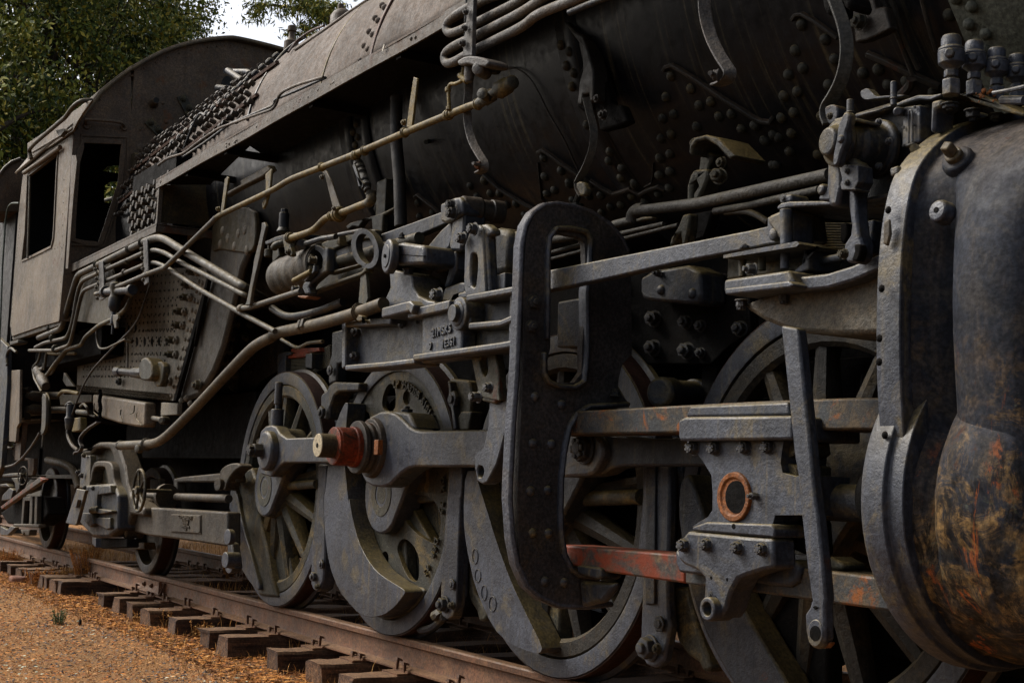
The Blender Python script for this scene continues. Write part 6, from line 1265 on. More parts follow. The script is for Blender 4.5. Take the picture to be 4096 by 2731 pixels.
for k, a, c, h in (('c1', 1540, 640, 0), ('c1', 1615, 665, 0), ('c1', 1825, 640, 0), ('c1', 1920, 650, 0), ('c1', 2005, 655, 0), ('c1', 2085, 665, 0), ('c1', 1870, 690, 0), ('c1', 1960, 705, 0), ('c1', 2045, 710, 0), ('c1', 1580, 620, 0)):
    b.dome(U(k, a, c, Y=YF+.0 if a < 1700 else YF+.47), (0, -1, 0), .027, .024, 12, 4)
for a, c in ((1885, 580), (2020, 600), (1930, 640), (1865, 690), (1985, 710), (2090, 740), (2075, 575)): b.dome(U('b1', a, c, Y=YF), (0, -1, 0), .036, .014, 16, 3)
absorb(fb, b.build('sheet_rivets', FIRE, None))
for k, a, c in (('b1', 1660, 930), ('b1', 1620, 1040), ('b1', 1605, 1145), ('b1', 1555, 1265), ('b1', 1540, 1380), ('b1', 1485, 1505), ('c1', 1480, 250), ('c1', 1430, 480)):
    nut(k, a-20, c, 62, DUSTY, fb, Y=YF-.02, nrm=(.1, -1, 0), L=1.6); nut(k, a+22, c, 72, FIRE, fb, Y=YF, nrm=(.1, -1, 0), L=.7)
for k, a, c, h in (('b1', 2010, 1365, 75), ('b1', 2130, 1375, 65), ('b1', 1975, 1480, 75), ('b1', 2090, 1480, 65), ('c1', 1950, 205, 85), ('c1', 1915, 305, 75), ('c1', 2005, 425, 70), ('c1', 1995, 525, 75), ('b1', 2100, 840, 80), ('b1', 2080, 940, 70), ('b1', 2040, 1145, 60), ('b1', 2250, 1375, 50), ('c1', 1975, 85, 80), ('c1', 2085, 95, 60)):
    nut(k, a, c, h, DUSTY, fb, Y=YF+.46, nrm=(.1, -1, 0), L=.9)
for k, a, c, h in (('c1', 1685, 510, 90), ('c1', 1430, 375, 80)): nut(k, a, c, h, DUSTY, fb, Y=YF)
nut('c1', 1350, 375, 70, PIPE, fb, Y=YF)
b = MB()
for i in range(22): 
    P = U('c1', 2010+ (i % 5)*40, 130+(i//5)*90, Y=YF+.468); b.dome(P, (0, -1, 0), .013, .008, 8, 3)
absorb(fb, b.build('small_rivets', RIV, None))
# blow-off cock
b = MB(); P0, P1 = U('c1', 985, 390, Y=-.50), U('c1', 1360, 415, Y=-.42); d = P1-P0; L = d.length
b.lathe(P0, d, [(0, .03), (L*.02, .044), (L*.12, .044), (L*.13, .034), (L*.42, .034), (L*.44, .045), (L*.60, .05), (L*.72, .05), (L*.74, .035), (L, .035)], 8); bo_ = part('blowoff_cock', b, PAINT2, .004)
slab('valve_body', 'c1', S2([(1175, 330), (1200, 280), (1240, 270), (1280, 330), (1290, 430), (1260, 470), (1200, 470), (1175, 430)], 1), -.56, .12, DUSTY, bo_, .03)
slab('valve_flange', 'c1', S2([(1330, 310), (1370, 310), (1390, 360), (1360, 520), (1310, 520), (1290, 450), (1330, 400)], 1), -.50, .05, DUSTY, bo_, .01)
nut('c1', 1020, 480, 70, PAINT2, bo_, Y=-.32, style='plain'); nut('c1', 1405, 480, 80, DUSTY, bo_, Y=-.36)
# ash pan box (mauve-grey rounded) and pieces
ap = slab('ash_pan_side', 'c1', [(785, 585), (1225, 655), (1225, 840), (1215, 865), (1150, 860), (1000, 830), (850, 780), (800, 720), (785, 680)], -.42, .10, CABS, None, .025)
slab('pan_bracket', 'c1', [(1365, 655), (1505, 660), (1500, 760), (1360, 768)], -.36, .04, FIRE, ap, .006)
b = MB(); b.cyl(U('c1', 1225, 775, Y=-.30), U('c1', 1390, 805, Y=-.42), .02); b.lathe(U('c1', 1395, 808, Y=-.44), (.5, -.85, 0), [(-.03, .03), (.03, .032), (.04, .02)], 14)
b.tube([U('c1', 660, 735, Y=-.45), U('c1', 760, 745, Y=-.45)], .025, 10); b.tube([U('c1', 680, 690, Y=-.5), U('c1', 710, 665, Y=-.5), U('c1', 740, 700, Y=-.5), U('c1', 760, 760, Y=-.45), U('c1', 810, 775, Y=-.44)], .012, 8, .03); b.build('pan_rod', PIPE, ap)
b = MB()
for i in range(13): P = U('c1', 848+4*math.sin(i), 560+i*18, Y=-.46); b.lathe(P, (1, .4*(-1)**i, .2), [(-.006, .018), (.006, .018)], 8)
b.build('chain', DARK, ap)
for L in ([(1025, 715), (1020, 760), (1040, 820)], [(1150, 745), (1160, 800), (1200, 850)], [(1140, 680), (1135, 740), (1105, 750)], [(800, 660), (795, 740), (860, 790)]): ypipe([('c1', a, c) for a, c in L], -.44, .009, DUSTY, ap, 'hook_rod', .02)
# ---- four pipes from the cab ----
pw = [(('c1', 330, 110), ('c1', 520, 30), ('b1', 545, 1340), ('b1', 640, 1010), ('b1', 665, 950), ('b1', 830, 870), ('b1', 1230, 670), ('b1', 1330, 635), ('b1', 1400, 650), ('b1', 1550, 745), ('b1', 2080, 1060, -.68), ('b1', 2230, 1150, -.3)), (('c1', 300, 190), ('c1', 380, 150), ('c1', 560, 110), ('c1', 590, 60), ('b1', 620, 1330), ('b1', 660, 1080), ('b1', 700, 1000), ('b1', 850, 930), ('b1', 1240, 755), ('b1', 1310, 740), ('b1', 1400, 765), ('b1', 1520, 840), ('b1', 2090, 1130, -.68), ('b1', 2230, 1205, -.3)), \
     (('c1', 250, 215), ('c1', 460, 215), ('c1', 590, 170), ('c1', 620, 60), ('b1', 670, 1200), ('b1', 700, 1090), ('b1', 760, 1060), ('b1', 860, 1020), ('b1', 1240, 860), ('b1', 1310, 845), ('b1', 1400, 880), ('b1', 1700, 1080), ('b1', 2050, 1280), ('b1', 2331, 1430))]
pg = None
for i, L in enumerate(pw):
    r_ = (.027, .017, .016)[i]
    o = ypipe(L, -.72-.0*i, r_, PIPE, pg, 'pipe_run' if i == 0 else 'parallel_pipe', .10)
    if i == 0: pg = o
for a, c, h in ((1230, 840, 420), (855, 1000, 360)):
    slab('clamp_bar', 'b1', [(a-20, c-h*.45), (a+15, c-h*.45), (a+30, c+h*.42), (a-10, c+h*.48)], -.755, .012, STR, pg, .004)
for a, c in ((1105, 735), (1080, 840), (1058, 930), (1030, 1040)): clampY('b1', a, c, 34, .028 if a > 1100 else .018, -.72, BPIPE, pg, PD)
for a, c, r_ in ((1215, 680, .028), (1225, 770, .018), (1232, 870, .018), (1232, 955, .018), (830, 865, .028), (840, 935, .018), (848, 1025, .018), (850, 1115, .018), ): clampY('b1', a, c, 22, r_, -.72, DUSTY, pg, PD); 
for a, c in ((1218, 735), (1222, 810), (1228, 900), (1230, 995), (825, 905), (833, 985), (833, 1060), (840, 1150)): nut('b1', a-10, c, 34, PIPE, pg, Y=-.775)
for a, c in ((430, 30), (450, 110), (470, 200)): clampY('c1', a, c, 24, .026, -.72, DUSTY, pg, PD)
# steam trap hanging below
b = MB(); P0, P1 = U('b1', 965, 1260, Y=-.76), U('b1', 965, 1020, Y=-.76); w0 = msize('b1', 50, P0); Hh = P1.z-P0.z
b.lathe(P0, (0, 0, 1), [(0, w0*.6), (Hh*.12, w0*.9), (Hh*.18, w0*1.0), (Hh*.45, w0*1.0), (Hh*.5, w0*.85), (Hh*.62, w0*.7), (Hh*.8, w0*.95), (Hh*.95, w0*.9), (Hh, w0*.4)], 24); b.lathe(P0, (0, 0, -1), [(0, w0*.4), (.03, w0*.35), (.04, w0*.5), (.10, w0*.5), (.11, w0*.25), (.18, w0*.2)], 10); st_ = part('steam_trap', b, PAINT2, .003)
b = MB(); b.cyl(U('b1', 880, 1100, Y=-.76), U('b1', 1120, 1080, Y=-.74), .03); b.lathe(U('b1', 885, 1100, Y=-.76), (1, 0, .05), [(-.02, .035), (.0, .045), (.05, .045)], 12); b.lathe(U('b1', 1110, 1085, Y=-.76), (1, 0, .05), [(-.04, .035), (.0, .045), (.05, .04)], 12); b.build('trap_tee', PAINT2, st_, .003)
slab('trap_lever', 'b1', [(955, 1290), (995, 1290), (1000, 1320), (985, 1345), (985, 1400), (970, 1405), (955, 1340)], -.78, .02, PIPE, st_, .004)
ypipe([('b1', 1120, 1110), ('b1', 1100, 1180), ('b1', 1060, 1250), ('b1', 970, 1320), ('b1', 840, 1380), ('b1', 720, 1480), ('c1', 690, 170), ('c1', 560, 210), ('c1', 470, 320), ('c1', 400, 420)], -.66, .017, DUSTY, None, 'drain_line', .1)
cab_path([('b1', 1280, 1010), ('b1', 1240, 1130), ('b1', 1180, 1320), ('b1', 1100, 1430), ('c1', 1020, 130), ('c1', 920, 230), ('c1', 790, 370), ('c1', 710, 500), ('c1', 650, 650), ('c1', 610, 760)], -.58, .013, mat('black_rubber', (.015, .015, .015), dust=.6, streak=0, rough=.5), 'loose_cable', .1)
ypipe([('b1', 720, 1020), ('b1', 790, 1080), ('b1', 810, 1200), ('b1', 815, 1400), ('c1', 820, 130), ('c1', 840, 200), ('c1', 900, 200), ('c1', 1065, 118)], -.62, .008, PIPE, None, 'thin_tube', .08)
b = MB(); b.cyl(U('c1', 1050, 122, Y=-.55), U('c1', 1120, 140, Y=-.5), .016); b.cyl(U('c1', 1080, 140, Y=-.5), U('c1', 1082, 360, Y=-.5), .008); b.build('probe_stem', BPIPE, LOCO)

# ---- cab ----
XF = -12.3; YS = -.76
cabo = MB()
side = [('a1', 625, 1100), ('b1', 600, 0), ('b1', 560, 700), ('b1', 500, 1345), ('b1', 350, 1385), ('b1', 100, 1472), ('b1', 85, 1370), ('b1', 95, 1280), ('b1', 125, 880), ('b1', 150, 500), ('b1', 185, 180), ('a1', 200, 1460), ('a1', 240, 1330), ('a1', 430, 1210)]
whole = [('b1', 190, 838), ('b1', 215, 600), ('b1', 238, 115), ('a1', 250, 1485), ('a1', 500, 1290), ('b1', 490, 0), ('b1', 470, 420), ('b1', 458, 640), ('b1', 440, 715), ('b1', 330, 770)]
cab = MB()
cab.prism([U(*q_, Y=YS) for q_ in side], (0, .03, 0), [[U(*q_, Y=YS) for q_ in whole]]); cabw = part('cab_side', cab, CABS, .004)
# front wall in two planes (folded corner)
Pc_ = U('b1', 560, 700, Y=YS); foldy = U('a1', 1110, 1000, X=XF).y
nrm2 = V(XF+.0-Pc_.x+.0, 0, 0)
A0 = V(Pc_.x, YS, 0); B0 = V(XF, foldy, 0)
n_f = V(B0.y-A0.y, -(B0.x-A0.x), 0).normalized()
PL_ = (A0, n_f)
def PP(L): return [U(*q_, P=PL_) for q_ in L]
roof_arc = [U('a1', a, c, X=XF) for a, c in ((1120, 600), (1150, 580), (1350, 470), (1550, 400), (1750, 360), (1900, 345), (2000, 345))]
mir = 0.90
arcR = smooth_path(roof_arc+[V(XF, 2*mir-p.y, p.z) for p in reversed(roof_arc[:-1])], 2)
hole = [('a1', 705, 1195), ('a1', 1030, 1208), ('a1', 1037, 1300), ('b1', 1018, 180), ('b1', 990, 260), ('b1', 920, 480), ('b1', 850, 688), ('b1', 800, 690), ('b1', 720, 685), ('b1', 620, 655), ('b1', 620, 500), ('b1', 655, 0), ('a1', 690, 1250)]
fL = [('a1', 625, 1100), ('a1', 660, 1040), ('a1', 760, 920), ('a1', 850, 800), ('a1', 1000, 680), ('a1', 1110, 600)]
low = [('b1', 1050, 800), ('b1', 1050, 1350), ('b1', 560, 1345), ('b1', 500, 1345), ('b1', 540, 900), ('b1', 590, 200)]
cab = MB(); cab.prism(PP(fL+[('a1', 1115, 1000), ('a1', 1110, 1568)]+low), -n_f*.02 if n_f.x > 0 else n_f*.02, [PP(hole)])
cf = part('cab_front', cab, CABF, .003)
cab = MB(); cab.prism([V(XF, foldy+.002, roof_arc[0].z+.01)]+arcR+[V(XF, 2*mir-foldy, 2.2), V(XF, foldy+.002, 2.2)], (-.02, 0, 0)); cab.build('front_centre_panel', CABF, cf)
cab = MB(); cab.prism([V(XF, 2*mir-foldy, roof_arc[0].z), V(XF, 2*mir+.76, 3.6), V(XF, 2*mir+.76, 2.2), V(XF, 2*mir-foldy, 2.2)], (-.02, 0, 0)); cab.build('front_far_panel', CABF, cf)
# roof
ra = [V(XF, YS-.02, U('a1', 640, 1090, Y=YS).z)]+[U(*q_, P=PL_) for q_ in fL[1:]]+arcR[1:]
ra += [V(XF, 2*mir+.78, ra[0].z)]
vs = []; fs = []; n = len(ra)
for x_ in (XF+.05, XF-2.4):
    for p in ra: vs.append((x_ if True else p.x, p.y, p.z+.012))
fs = [(i, i+1, n+i+1, n+i) for i in range(n-1)]
ro = MB().add(vs, fs).build('cab_roof', CABS, cf, 0); s_ = ro.modifiers.new('solid', 'SOLIDIFY'); s_.thickness = .025; s_.offset = 1
b = MB(); b.tube([V(XF+.05, p.y, p.z+.01) for p in ra], .014, 8); b.build('roof_bead', BPIPE, ro)
slab('eave_sheet', 'a1', [(232, 1215), (420, 1090), (600, 960), (740, 860), (780, 850), (700, 960), (640, 1060), (620, 1110), (430, 1240), (235, 1345)], YS-.03, .02, CABS, ro, .004)
b = MB(); b.tube([U('a1', 205, 1465, Y=YS-.03), U('a1', 330, 1380, Y=YS-.03), U('a1', 510, 1250, Y=YS-.03)], .022, 10); b.tube([U('a1', 280, 1290, Y=YS-.03), U('a1', 450, 1190, Y=YS-.03), U('a1', 615, 1090, Y=YS-.03)], .012, 8); b.build('rain_gutter', CABS, cabw)
# interior
b = MB(); b.box((XF-1.2, 2.56, 3.3), (2.3, .03, 3.2))
fo = [('b1', 868, 75), ('b1', 905, 40), ('b1', 960, 28), ('b1', 1030, 30), ('b1', 1030, 92), ('b1', 960, 90)]
fo2 = [('b1', 880, 340), ('b1', 878, 260), ('b1', 885, 200), ('b1', 930, 168), ('b1', 1020, 160), ('b1', 1010, 240), ('b1', 985, 320), ('b1', 960, 350)]
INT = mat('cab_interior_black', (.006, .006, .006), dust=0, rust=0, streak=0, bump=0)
b = MB(); yy = 2.54
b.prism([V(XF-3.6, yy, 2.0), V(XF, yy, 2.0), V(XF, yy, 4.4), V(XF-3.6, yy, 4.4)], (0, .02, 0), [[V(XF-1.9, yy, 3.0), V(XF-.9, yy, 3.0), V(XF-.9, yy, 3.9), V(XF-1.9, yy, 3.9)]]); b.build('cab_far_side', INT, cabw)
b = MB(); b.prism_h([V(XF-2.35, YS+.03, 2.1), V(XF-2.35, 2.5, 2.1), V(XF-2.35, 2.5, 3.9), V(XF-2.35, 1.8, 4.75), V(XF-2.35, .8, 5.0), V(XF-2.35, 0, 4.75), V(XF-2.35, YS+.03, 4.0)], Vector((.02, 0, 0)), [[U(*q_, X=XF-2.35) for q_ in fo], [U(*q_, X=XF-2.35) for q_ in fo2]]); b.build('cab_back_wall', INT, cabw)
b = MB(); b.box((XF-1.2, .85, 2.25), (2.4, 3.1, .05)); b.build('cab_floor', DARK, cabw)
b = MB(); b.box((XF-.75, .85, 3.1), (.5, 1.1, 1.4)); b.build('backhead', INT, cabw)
ypipe([('b1', 775, 340), ('b1', 870, 325), ('b1', 960, 300)], .6, .02, DUSTY, cabw, 'lever_inside', .02)
# window frames
def ringstrip(name, L, w_, P=None, Y=None, th=.02, m=CABF, parent=None):
    pts = [U(*q_, P=P) if P else U(*q_, Y=Y) for q_ in L]; b = MB(); pts2 = pts+[pts[0]]; nn = P[1] if P else V(0, 1, 0)
    if nn.dot(V(0, -1, 0)+V(1, 0, 0)) < 0: nn = -nn
    b.strap([p+nn*.008 for p in pts2], w_, th, nn.cross(V(0, 0, 1))+V(0, 0, .01)); return b
def rim(name, L, w_, nn, pl, m, parent, proud=.018):
    P = [U(*q_, **pl) for q_ in L]; n = len(P); vs = []; fs = []
    for i, p in enumerate(P):
        T = (P[(i+1) % n]-P[i-1]).normalized(); S = T.cross(nn).normalized()
        for s_, h in ((-.5, -.002), (.5, -.002), (.5, proud), (-.5, proud)): vs.append(p+S*w_*s_+nn*h)
    for i in range(n):
        for k in range(4): fs.append((i*4+k, i*4+(k+1) % 4, ((i+1) % n)*4+(k+1) % 4, ((i+1) % n)*4+k))
    return MB().add(vs, fs).build(name, m, parent, .003)
nf = n_f if n_f.x > 0 else -n_f
rim('window_frame', hole, .045, nf, dict(P=PL_), CABF, cf)
rim('window_frame', whole, .022, V(0, -1, 0), dict(Y=YS), CABS, cabw, .012)
rim('sash_frame', [('a1', 690, 1145), ('a1', 1080, 1165), ('a1', 1085, 1568), ('b1', 1045, 180), ('b1', 960, 450), ('b1', 880, 710), ('b1', 575, 695), ('b1', 590, 400), ('b1', 660, 0), ('a1', 685, 1300)], .022, nf, dict(P=PL_), CABF, cf, .012)
slab('corner_angle', 'b1', [(605, -60), (640, -60), (650, 0), (620, 300), (575, 900), (555, 900), (590, 300)], YS-.012, .01, CABF, cabw, .002)
b = MB(); b.tube([U(*q_, Y=YS-.04) for q_ in (('b1', 255, 120), ('b1', 245, 500), ('b1', 235, 810))], .012, 8); b.build('window_post', BPIPE, cabw)
b = MB()
for i in range(26):
    t = i/25
    for k, a0_, c0_, a1_, c1_ in (('b1', 545, 100, 505, 1300), ('b1', 120, 900, 95, 1400), ('b1', 170, 520, 130, 860), ('b1', 230, 820, 540, 700)):
        if i % 2: b.dome(U(k, a0_+(a1_-a0_)*t, c0_+(c1_-c0_)*t, Y=YS), (0, -1, 0), .009, .006, 8, 3)
    p = ra[min(1+int(t*(n-3)), n-2)]; b.dome(V(XF, p.y, p.z-.05), (1, 0, 0), .012, .010, 8, 3)
absorb(cabw, b.build('cab_rivets', CABF, None))
# handrails & grab irons
b = MB(); b.tube([U('a1', 265, 1345, Y=YS-.08), U('a1', 245, 1270, Y=YS-.10), U('a1', 300, 1210, Y=YS-.12), U('a1', 430, 1100, Y=YS-.14), U('a1', 560, 990, Y=YS-.14), U('a1', 620, 900, Y=YS-.12), U('a1', 690, 855, Y=YS-.08), U('a1', 775, 850, Y=YS+.02)], .020, 10, .08); b.build('grab_rail', BPIPE, ro)
slab('rail_bracket', 'a1', [(470, 1100), (540, 1090), (545, 1110), (505, 1160), (480, 1130)], YS-.10, .04, BPIPE, ro, .004)
b = MB(); b.tube([U('a1', 735, 1065, P=PL_), U('a1', 720, 1015, P=(A0+nf*.08, n_f)), U('a1', 760, 1015, P=(A0+nf*.08, n_f)), U('a1', 980, 1030, P=(A0+nf*.08, n_f)), U('a1', 1040, 1045, P=(A0+nf*.08, n_f)), U('a1', 1055, 1080, P=PL_)], .014, 8, .04)
b.lathe(U('a1', 735, 1068, P=PL_), nf, [(0, .035), (.02, .03)], 12); b.lathe(U('a1', 1052, 1082, P=PL_), nf, [(0, .035), (.02, .03)], 12); b.build('grab_iron', CABF, cf)
def xplate(L, m, parent, name='bolted_bar'): 
    b = MB(); b.prism([U('a1', a, c, X=XF+.02) for a, c in L], (-.018, 0, 0)); return b.build(name, m, parent, .003)
for L, ns in (([(1500, 820), (1575, 798), (1690, 1030), (1620, 1060)], [(1555, 838), (1605, 915), (1638, 985)]), ([(1225, 1040), (1285, 995), (1480, 1200), (1430, 1250)], [(1278, 1040), (1342, 1102), (1398, 1160)])):
    o = xplate(L, DUSTY, cf)
    for a, c in ns: nut('a1', a, c, 48, DUSTY, o, X=XF+.025, nrm=(1, 0, 0))
b = MB(); P = U('a1', 1300, 880, X=XF); b.lathe(P, (1, -.1, 0), [(0, .045), (.05, .036), (.14, .032)], 20); o = b.build('whistle_stub', CABF, cf); b = MB(); b.lathe(P+V(.141, -.014, 0), (1, -.1, 0), [(0, .026), (.002, .026)], 18); b.build('stub_bore', INT, o)
b = MB()
for a, c, r_ in ((1383, 875, .018), (1205, 1255, .05), (1410, 1035, .02), (1190, 1100, .012), (1115, 1800, .02)): b.dome(U('a1', a, c, X=XF), (1, 0, 0), r_, .012, 14, 3)
b.build('plugs', CABF, cf)
slab('hinge_piece', 'a1', [(1090, 1330), (1135, 1290), (1150, 1310), (1145, 1440), (1085, 1425)], U('a1', 1115, 1380, X=XF+.03).y, .04, BPIPE, cf, .004)
b = MB(); b.cyl(U('a1', 1215, 1400, X=XF+.25), U('a1', 1340, 1455, X=XF+.05), .045); b.build('bracket_tube', CABF, cf)
b = MB(); P = [U('a1', a, c, X=XF+.01) for a, c in ell(1910, 740, 85, 110, 30)]; b.prism(P, (-.012, 0, 0)); o = b.build('pipe_hole_plate', CABF, cf); b = MB(); b.prism([U('a1', a, c, X=XF+.014) for a, c in ell(1925, 720, 48, 75, 24)], (-.003, 0, 0)); b.build('pipe_hole', INT, o)
# under-cab skirt & ragged shade
slab('lower_front_sheet', 'b1', [(560, 930), (900, 770), (985, 1010), (985, 1385), (640, 1345), (520, 1340), (530, 1100)], YS+.10, .02, PANEL, cf, .003)
b = MB(); b.box((XF-.9, .8, 2.0), (2.6, 2.6, .25)); part('cab_deck', b, DARK)
slab('cab_sill', 'c1', [(100, 105), (380, -5), (500, -30), (510, 0), (390, 40), (110, 130)], YS+.02, .06, BPIPE, cabw, .006)
slab('sill_block', 'c1', [(80, 140), (150, 125), (150, 150), (85, 170)], YS-.02, .1, PIPE, cabw, .006)
ypipe([('b1', 160, 345), ('b1', 100, 345), ('b1', 65, 380), ('b1', 45, 500), ('b1', 20, 900), ('b1', 5, 1300), ('c1', -20, 500)], YS-.05, .016, mat('green_grey_handrail', (.08, .11, .09), dust=.2, streak=0), cabw, 'cab_handrail', .08)
# ---- trailing truck ----
YT = -.34
TR = mat('dusty_truck_casting', (.052, .046, .036), dust=.75, dustc=(.16, .11, .05), rust=.06, streak=.3, bump=1.0, mott=.35, mottc=(.10, .075, .04))
tf = slab('trailing_truck_frame', 'd1', [(1225, 85), (1290, 78), (1925, 118), (1925, 412), (1650, 370), (1400, 335), (1260, 320), (1170, 295), (1100, 288), (1060, 310), (1045, 350), (1030, 270), (1020, 0), (1100, 60)], YT, .10, TR, None, .015)
slab('frame_neck', 'e', [(680, 615), (760, 615), (780, 580), (820, 560), (900, 558), (980, 565), (1000, 640), (1040, 760), (1060, 900), (1090, 1000), (1150, 1060), (1200, 1110), (1200, 1180), (1090, 1160), (1040, 1370), (1010, 1200), (1000, 1000), (960, 930), (945, 800), (950, 690), (920, 620), (850, 605), (790, 615), (750, 660), (710, 665), (685, 650)], YT-.06, .16, TR, tf, .02)
slab('spring_hood', 'e', S2([(750, 900), (765, 770), (790, 720), (860, 715), (920, 725), (940, 780), (945, 880), (985, 960), (950, 975), (910, 930), (900, 880), (885, 790), (870, 765), (800, 765), (775, 800), (760, 900)], 1), YT-.12, .10, TR, tf, .015)
slab('hood_back', 'e', [(690, 640), (960, 600), (985, 980), (760, 930)], YT+.04, .06, DUSTY, tf, .01)
slab('side_plate', 'e', [(680, 680), (750, 670), (755, 740), (750, 910), (745, 930), (665, 945), (668, 860)], YT-.08, .06, PAINT, tf, .008)
nut('e', 690, 838, 45, PAINT2, tf, Y=YT-.10); nut('e', 660, 812, 45, PAINT2, tf, Y=YT-.06); nut('e', 710, 670, 45, DUSTY, tf, Y=YT-.10)
jb = slab('journal_box', 'e', [(715, 920), (930, 905), (960, 940), (985, 1000), (985, 1290), (900, 1350), (770, 1350), (660, 1230), (690, 1080), (700, 960)], YT-.14, .16, PAINT2, tf, .02)
for L, Y in (([(830, 925), (915, 920), (925, 985), (820, 1000)], .04), ([(800, 920), (840, 920), (815, 1005), (810, 1120), (780, 1120), (790, 1000)], .03), ([(780, 1110), (925, 1130), (925, 1145), (840, 1160), (790, 1150)], .05), ([(690, 1150), (770, 1150), (780, 1240), (750, 1270), (690, 1210)], .05), ([(785, 1190), (915, 1190), (920, 1280), (890, 1290), (800, 1240)], .03)):
    slab('box_rib', 'e', L, YT-.14-Y, .06, PAINT2, jb, .008)
b = MB(); b.tube([U('e', 770, 1130, Y=YT-.18), U('e', 830, 1120, Y=YT-.18)], .03, 10); b.build('latch', DUSTY, jb)
nut('e', 785, 945, 40, PAINT2, jb, Y=YT-.17); nut('e', 715, 940, 40, PAINT2, jb, Y=YT-.16)
slab('journal_foot', 'e', [(770, 1355), (800, 1360), (800, 1440), (770, 1410)], YT-.18, .05, PAINT, jb, .004); slab('foot_bar', 'e', [(770, 1360), (1060, 1365), (1060, 1440), (850, 1450), (800, 1420)], YT-.06, .1, DARK, jb, .01)
slab('tilted_panel', 'e', [(640, 948), (712, 962), (640, 1240), (625, 1255), (548, 1235), (595, 1090)], YT-.30, .03, PAINT, tf, .006)
slab('panel_fin', 'e', [(600, 1098), (640, 1045), (650, 1040), (635, 1105)], YT-.33, .03, PAINT, tf, .003)
slab('name_plate_rim', 'd1', [(1445, 135), (1700, 145), (1700, 305), (1445, 290)], YT-.008, .01, TR, tf, .004)
o = slab('name_plate', 'd1', [(1452, 145), (1470, 139), (1690, 150), (1692, 285), (1680, 298), (1452, 282)], YT-.014, .014, TR, tf, .003)
ms = []
for i, (s_, y_, sz) in enumerate((('COMMONWEALTH', 165, .034), ('STEEL CO', 192, .034), ('PATENTED', 218, .024), ('GRANITE CITY ILL', 242, .022), ('U S A', 266, .022))):
    P = U('d1', 1572, y_, Y=YT-.018); xd = (U('d1', 1700, y_+8, Y=YT-.018)-U('d1', 1445, y_-8, Y=YT-.018))
    ms.append(txt(s_, P, V(1, 0, 0), V(0, 0, 1), sz, .004, TR, tf))
txt_join(ms, 'plate_lettering', TR, o)
# truck wheels: small wheels under the rear
def small_wheel(x, parent, r=.46, name='trailing_wheel', y0=.0, m=PAINT2):
    b = MB(); b.lathe((x, y0, r), (0, 1, 0), [(.0, r-.075), (-.003, r-.06), (0, r-.006), (.01, r), (.10, r+.003), (.112, r+.028), (.14, r+.028), (.14, r-.075)], 56, closed=True)
    w_ = b.build(name, m, parent, 0, smooth=50)
    b = MB(); b.lathe((x, y0+.0, r), (0, 1, 0), [(.05, .0), (.05, .12), (.09, .2), (.09, r-.08), (.12, r-.07), (.13, .0)], 40); b.build('wheel_web', TR, w_, 0)
    b = MB(); b.lathe((x, y0+.0, r), (0, 1, 0), [(.008, r+.003), (.10, r+.006), (.10, r), (.008, r)], 56, closed=True); b.build('tread', TREADM, w_, 0); return w_
tx = -11.874
small_wheel(tx, tf, U('d1', 1200, 640, Y=0).z+.46 if False else .457)
b = MB(); b.cyl((tx, .05, .457), (tx, 1.6, .457), .09); b.build('axle', DARK, tf)
b = MB()
for i in range(11): P = U('c1', 1108, 1072+i*12, Y=-.15); b.box(P, (.22, .10, .018))
b.build('small_spring', DUSTY, tf, .003)
slab('spring_link', 'c1', S2([(1140, 1065), (1170, 1065), (1165, 1200), (1145, 1280), (1110, 1280), (1110, 1220), (1130, 1150)], 1), -.22, .04, DUSTY, tf, .008)
slab('bearing_block', 'd1', [(1060, 375), (1220, 375), (1225, 435), (960, 430), (965, 350)], -.10, .1, DUSTY, tf, .008)
slab('upper_arm', 'c1', [(1470, 1300), (1540, 1285), (1990, 1240), (2000, 1330), (1700, 1330), (1500, 1330), (1500, 1480), (1470, 1480)], -.15, .08, TR, tf, .012)
slab('round_end', 'c1', S2([(1850, 1290), (1870, 1220), (1930, 1175), (2010, 1165), (2040, 1200), (1980, 1240), (1930, 1310), (1910, 1400), (1870, 1395), (1845, 1350)], 1), -.20, .1, TR, tf, .02)
b = MB(); b.lathe(U('c1', 1862, 1350, Y=-.24), (.2, -1, 0), [(-.02, .04), (.02, .045)], 16); b.cyl(U('c1', 1500, 1455, Y=-.2), U('c1', 1940, 1470, Y=-.2), .03); b.cyl(U('c1', 1250, 1440, Y=-.3), U('c1', 1400, 1450, Y=-.25), .022); b.lathe(U('c1', 1400, 1450, Y=-.25), (1, .1, 0), [(0, .1), (.05, .1)], 14); b.build('brake_shaft', TR, tf, .003)
slab('dark_upright', 'c1', [(1270, 1300), (1345, 1300), (1340, 1470), (1400, 1540), (1270, 1550)], -.1, .06, TR, tf, .01)
# hand wheel
def hand_wheel(k, a, c, h, Y, m, parent, nx=(.55, -.85, 0), ns=5):
    P = U(k, a, c, Y=Y); r_ = msize(k, h, P)/2; ax = V(*nx).normalized(); b = MB(); u1 = V(0, 0, 1); u2 = ax.cross(u1).normalized()
    pts = [P+(u1*math.cos(t)+u2*math.sin(t))*r_ for t in [2*math.pi*i/32 for i in range(33)]]; b.tube(pts, r_*.075, 8, caps=False)
    for i in range(ns): t = 2*math.pi*i/ns+.3; b.tube([P+(u1*math.cos(t)+u2*math.sin(t))*r_*.1, P+(u1*math.cos(t)+u2*math.sin(t))*r_], r_*.075, 6)
    b.lathe(P-ax*.02, ax, [(0, r_*.22), (.05, r_*.2)], 12); b.cyl(P, P-ax*.25, r_*.09); return b.build('hand_wheel', m, parent)
hand_wheel('c1', 1180, 1400, 350, -.50, DUSTY, tf, (.0, -1, 0)); 
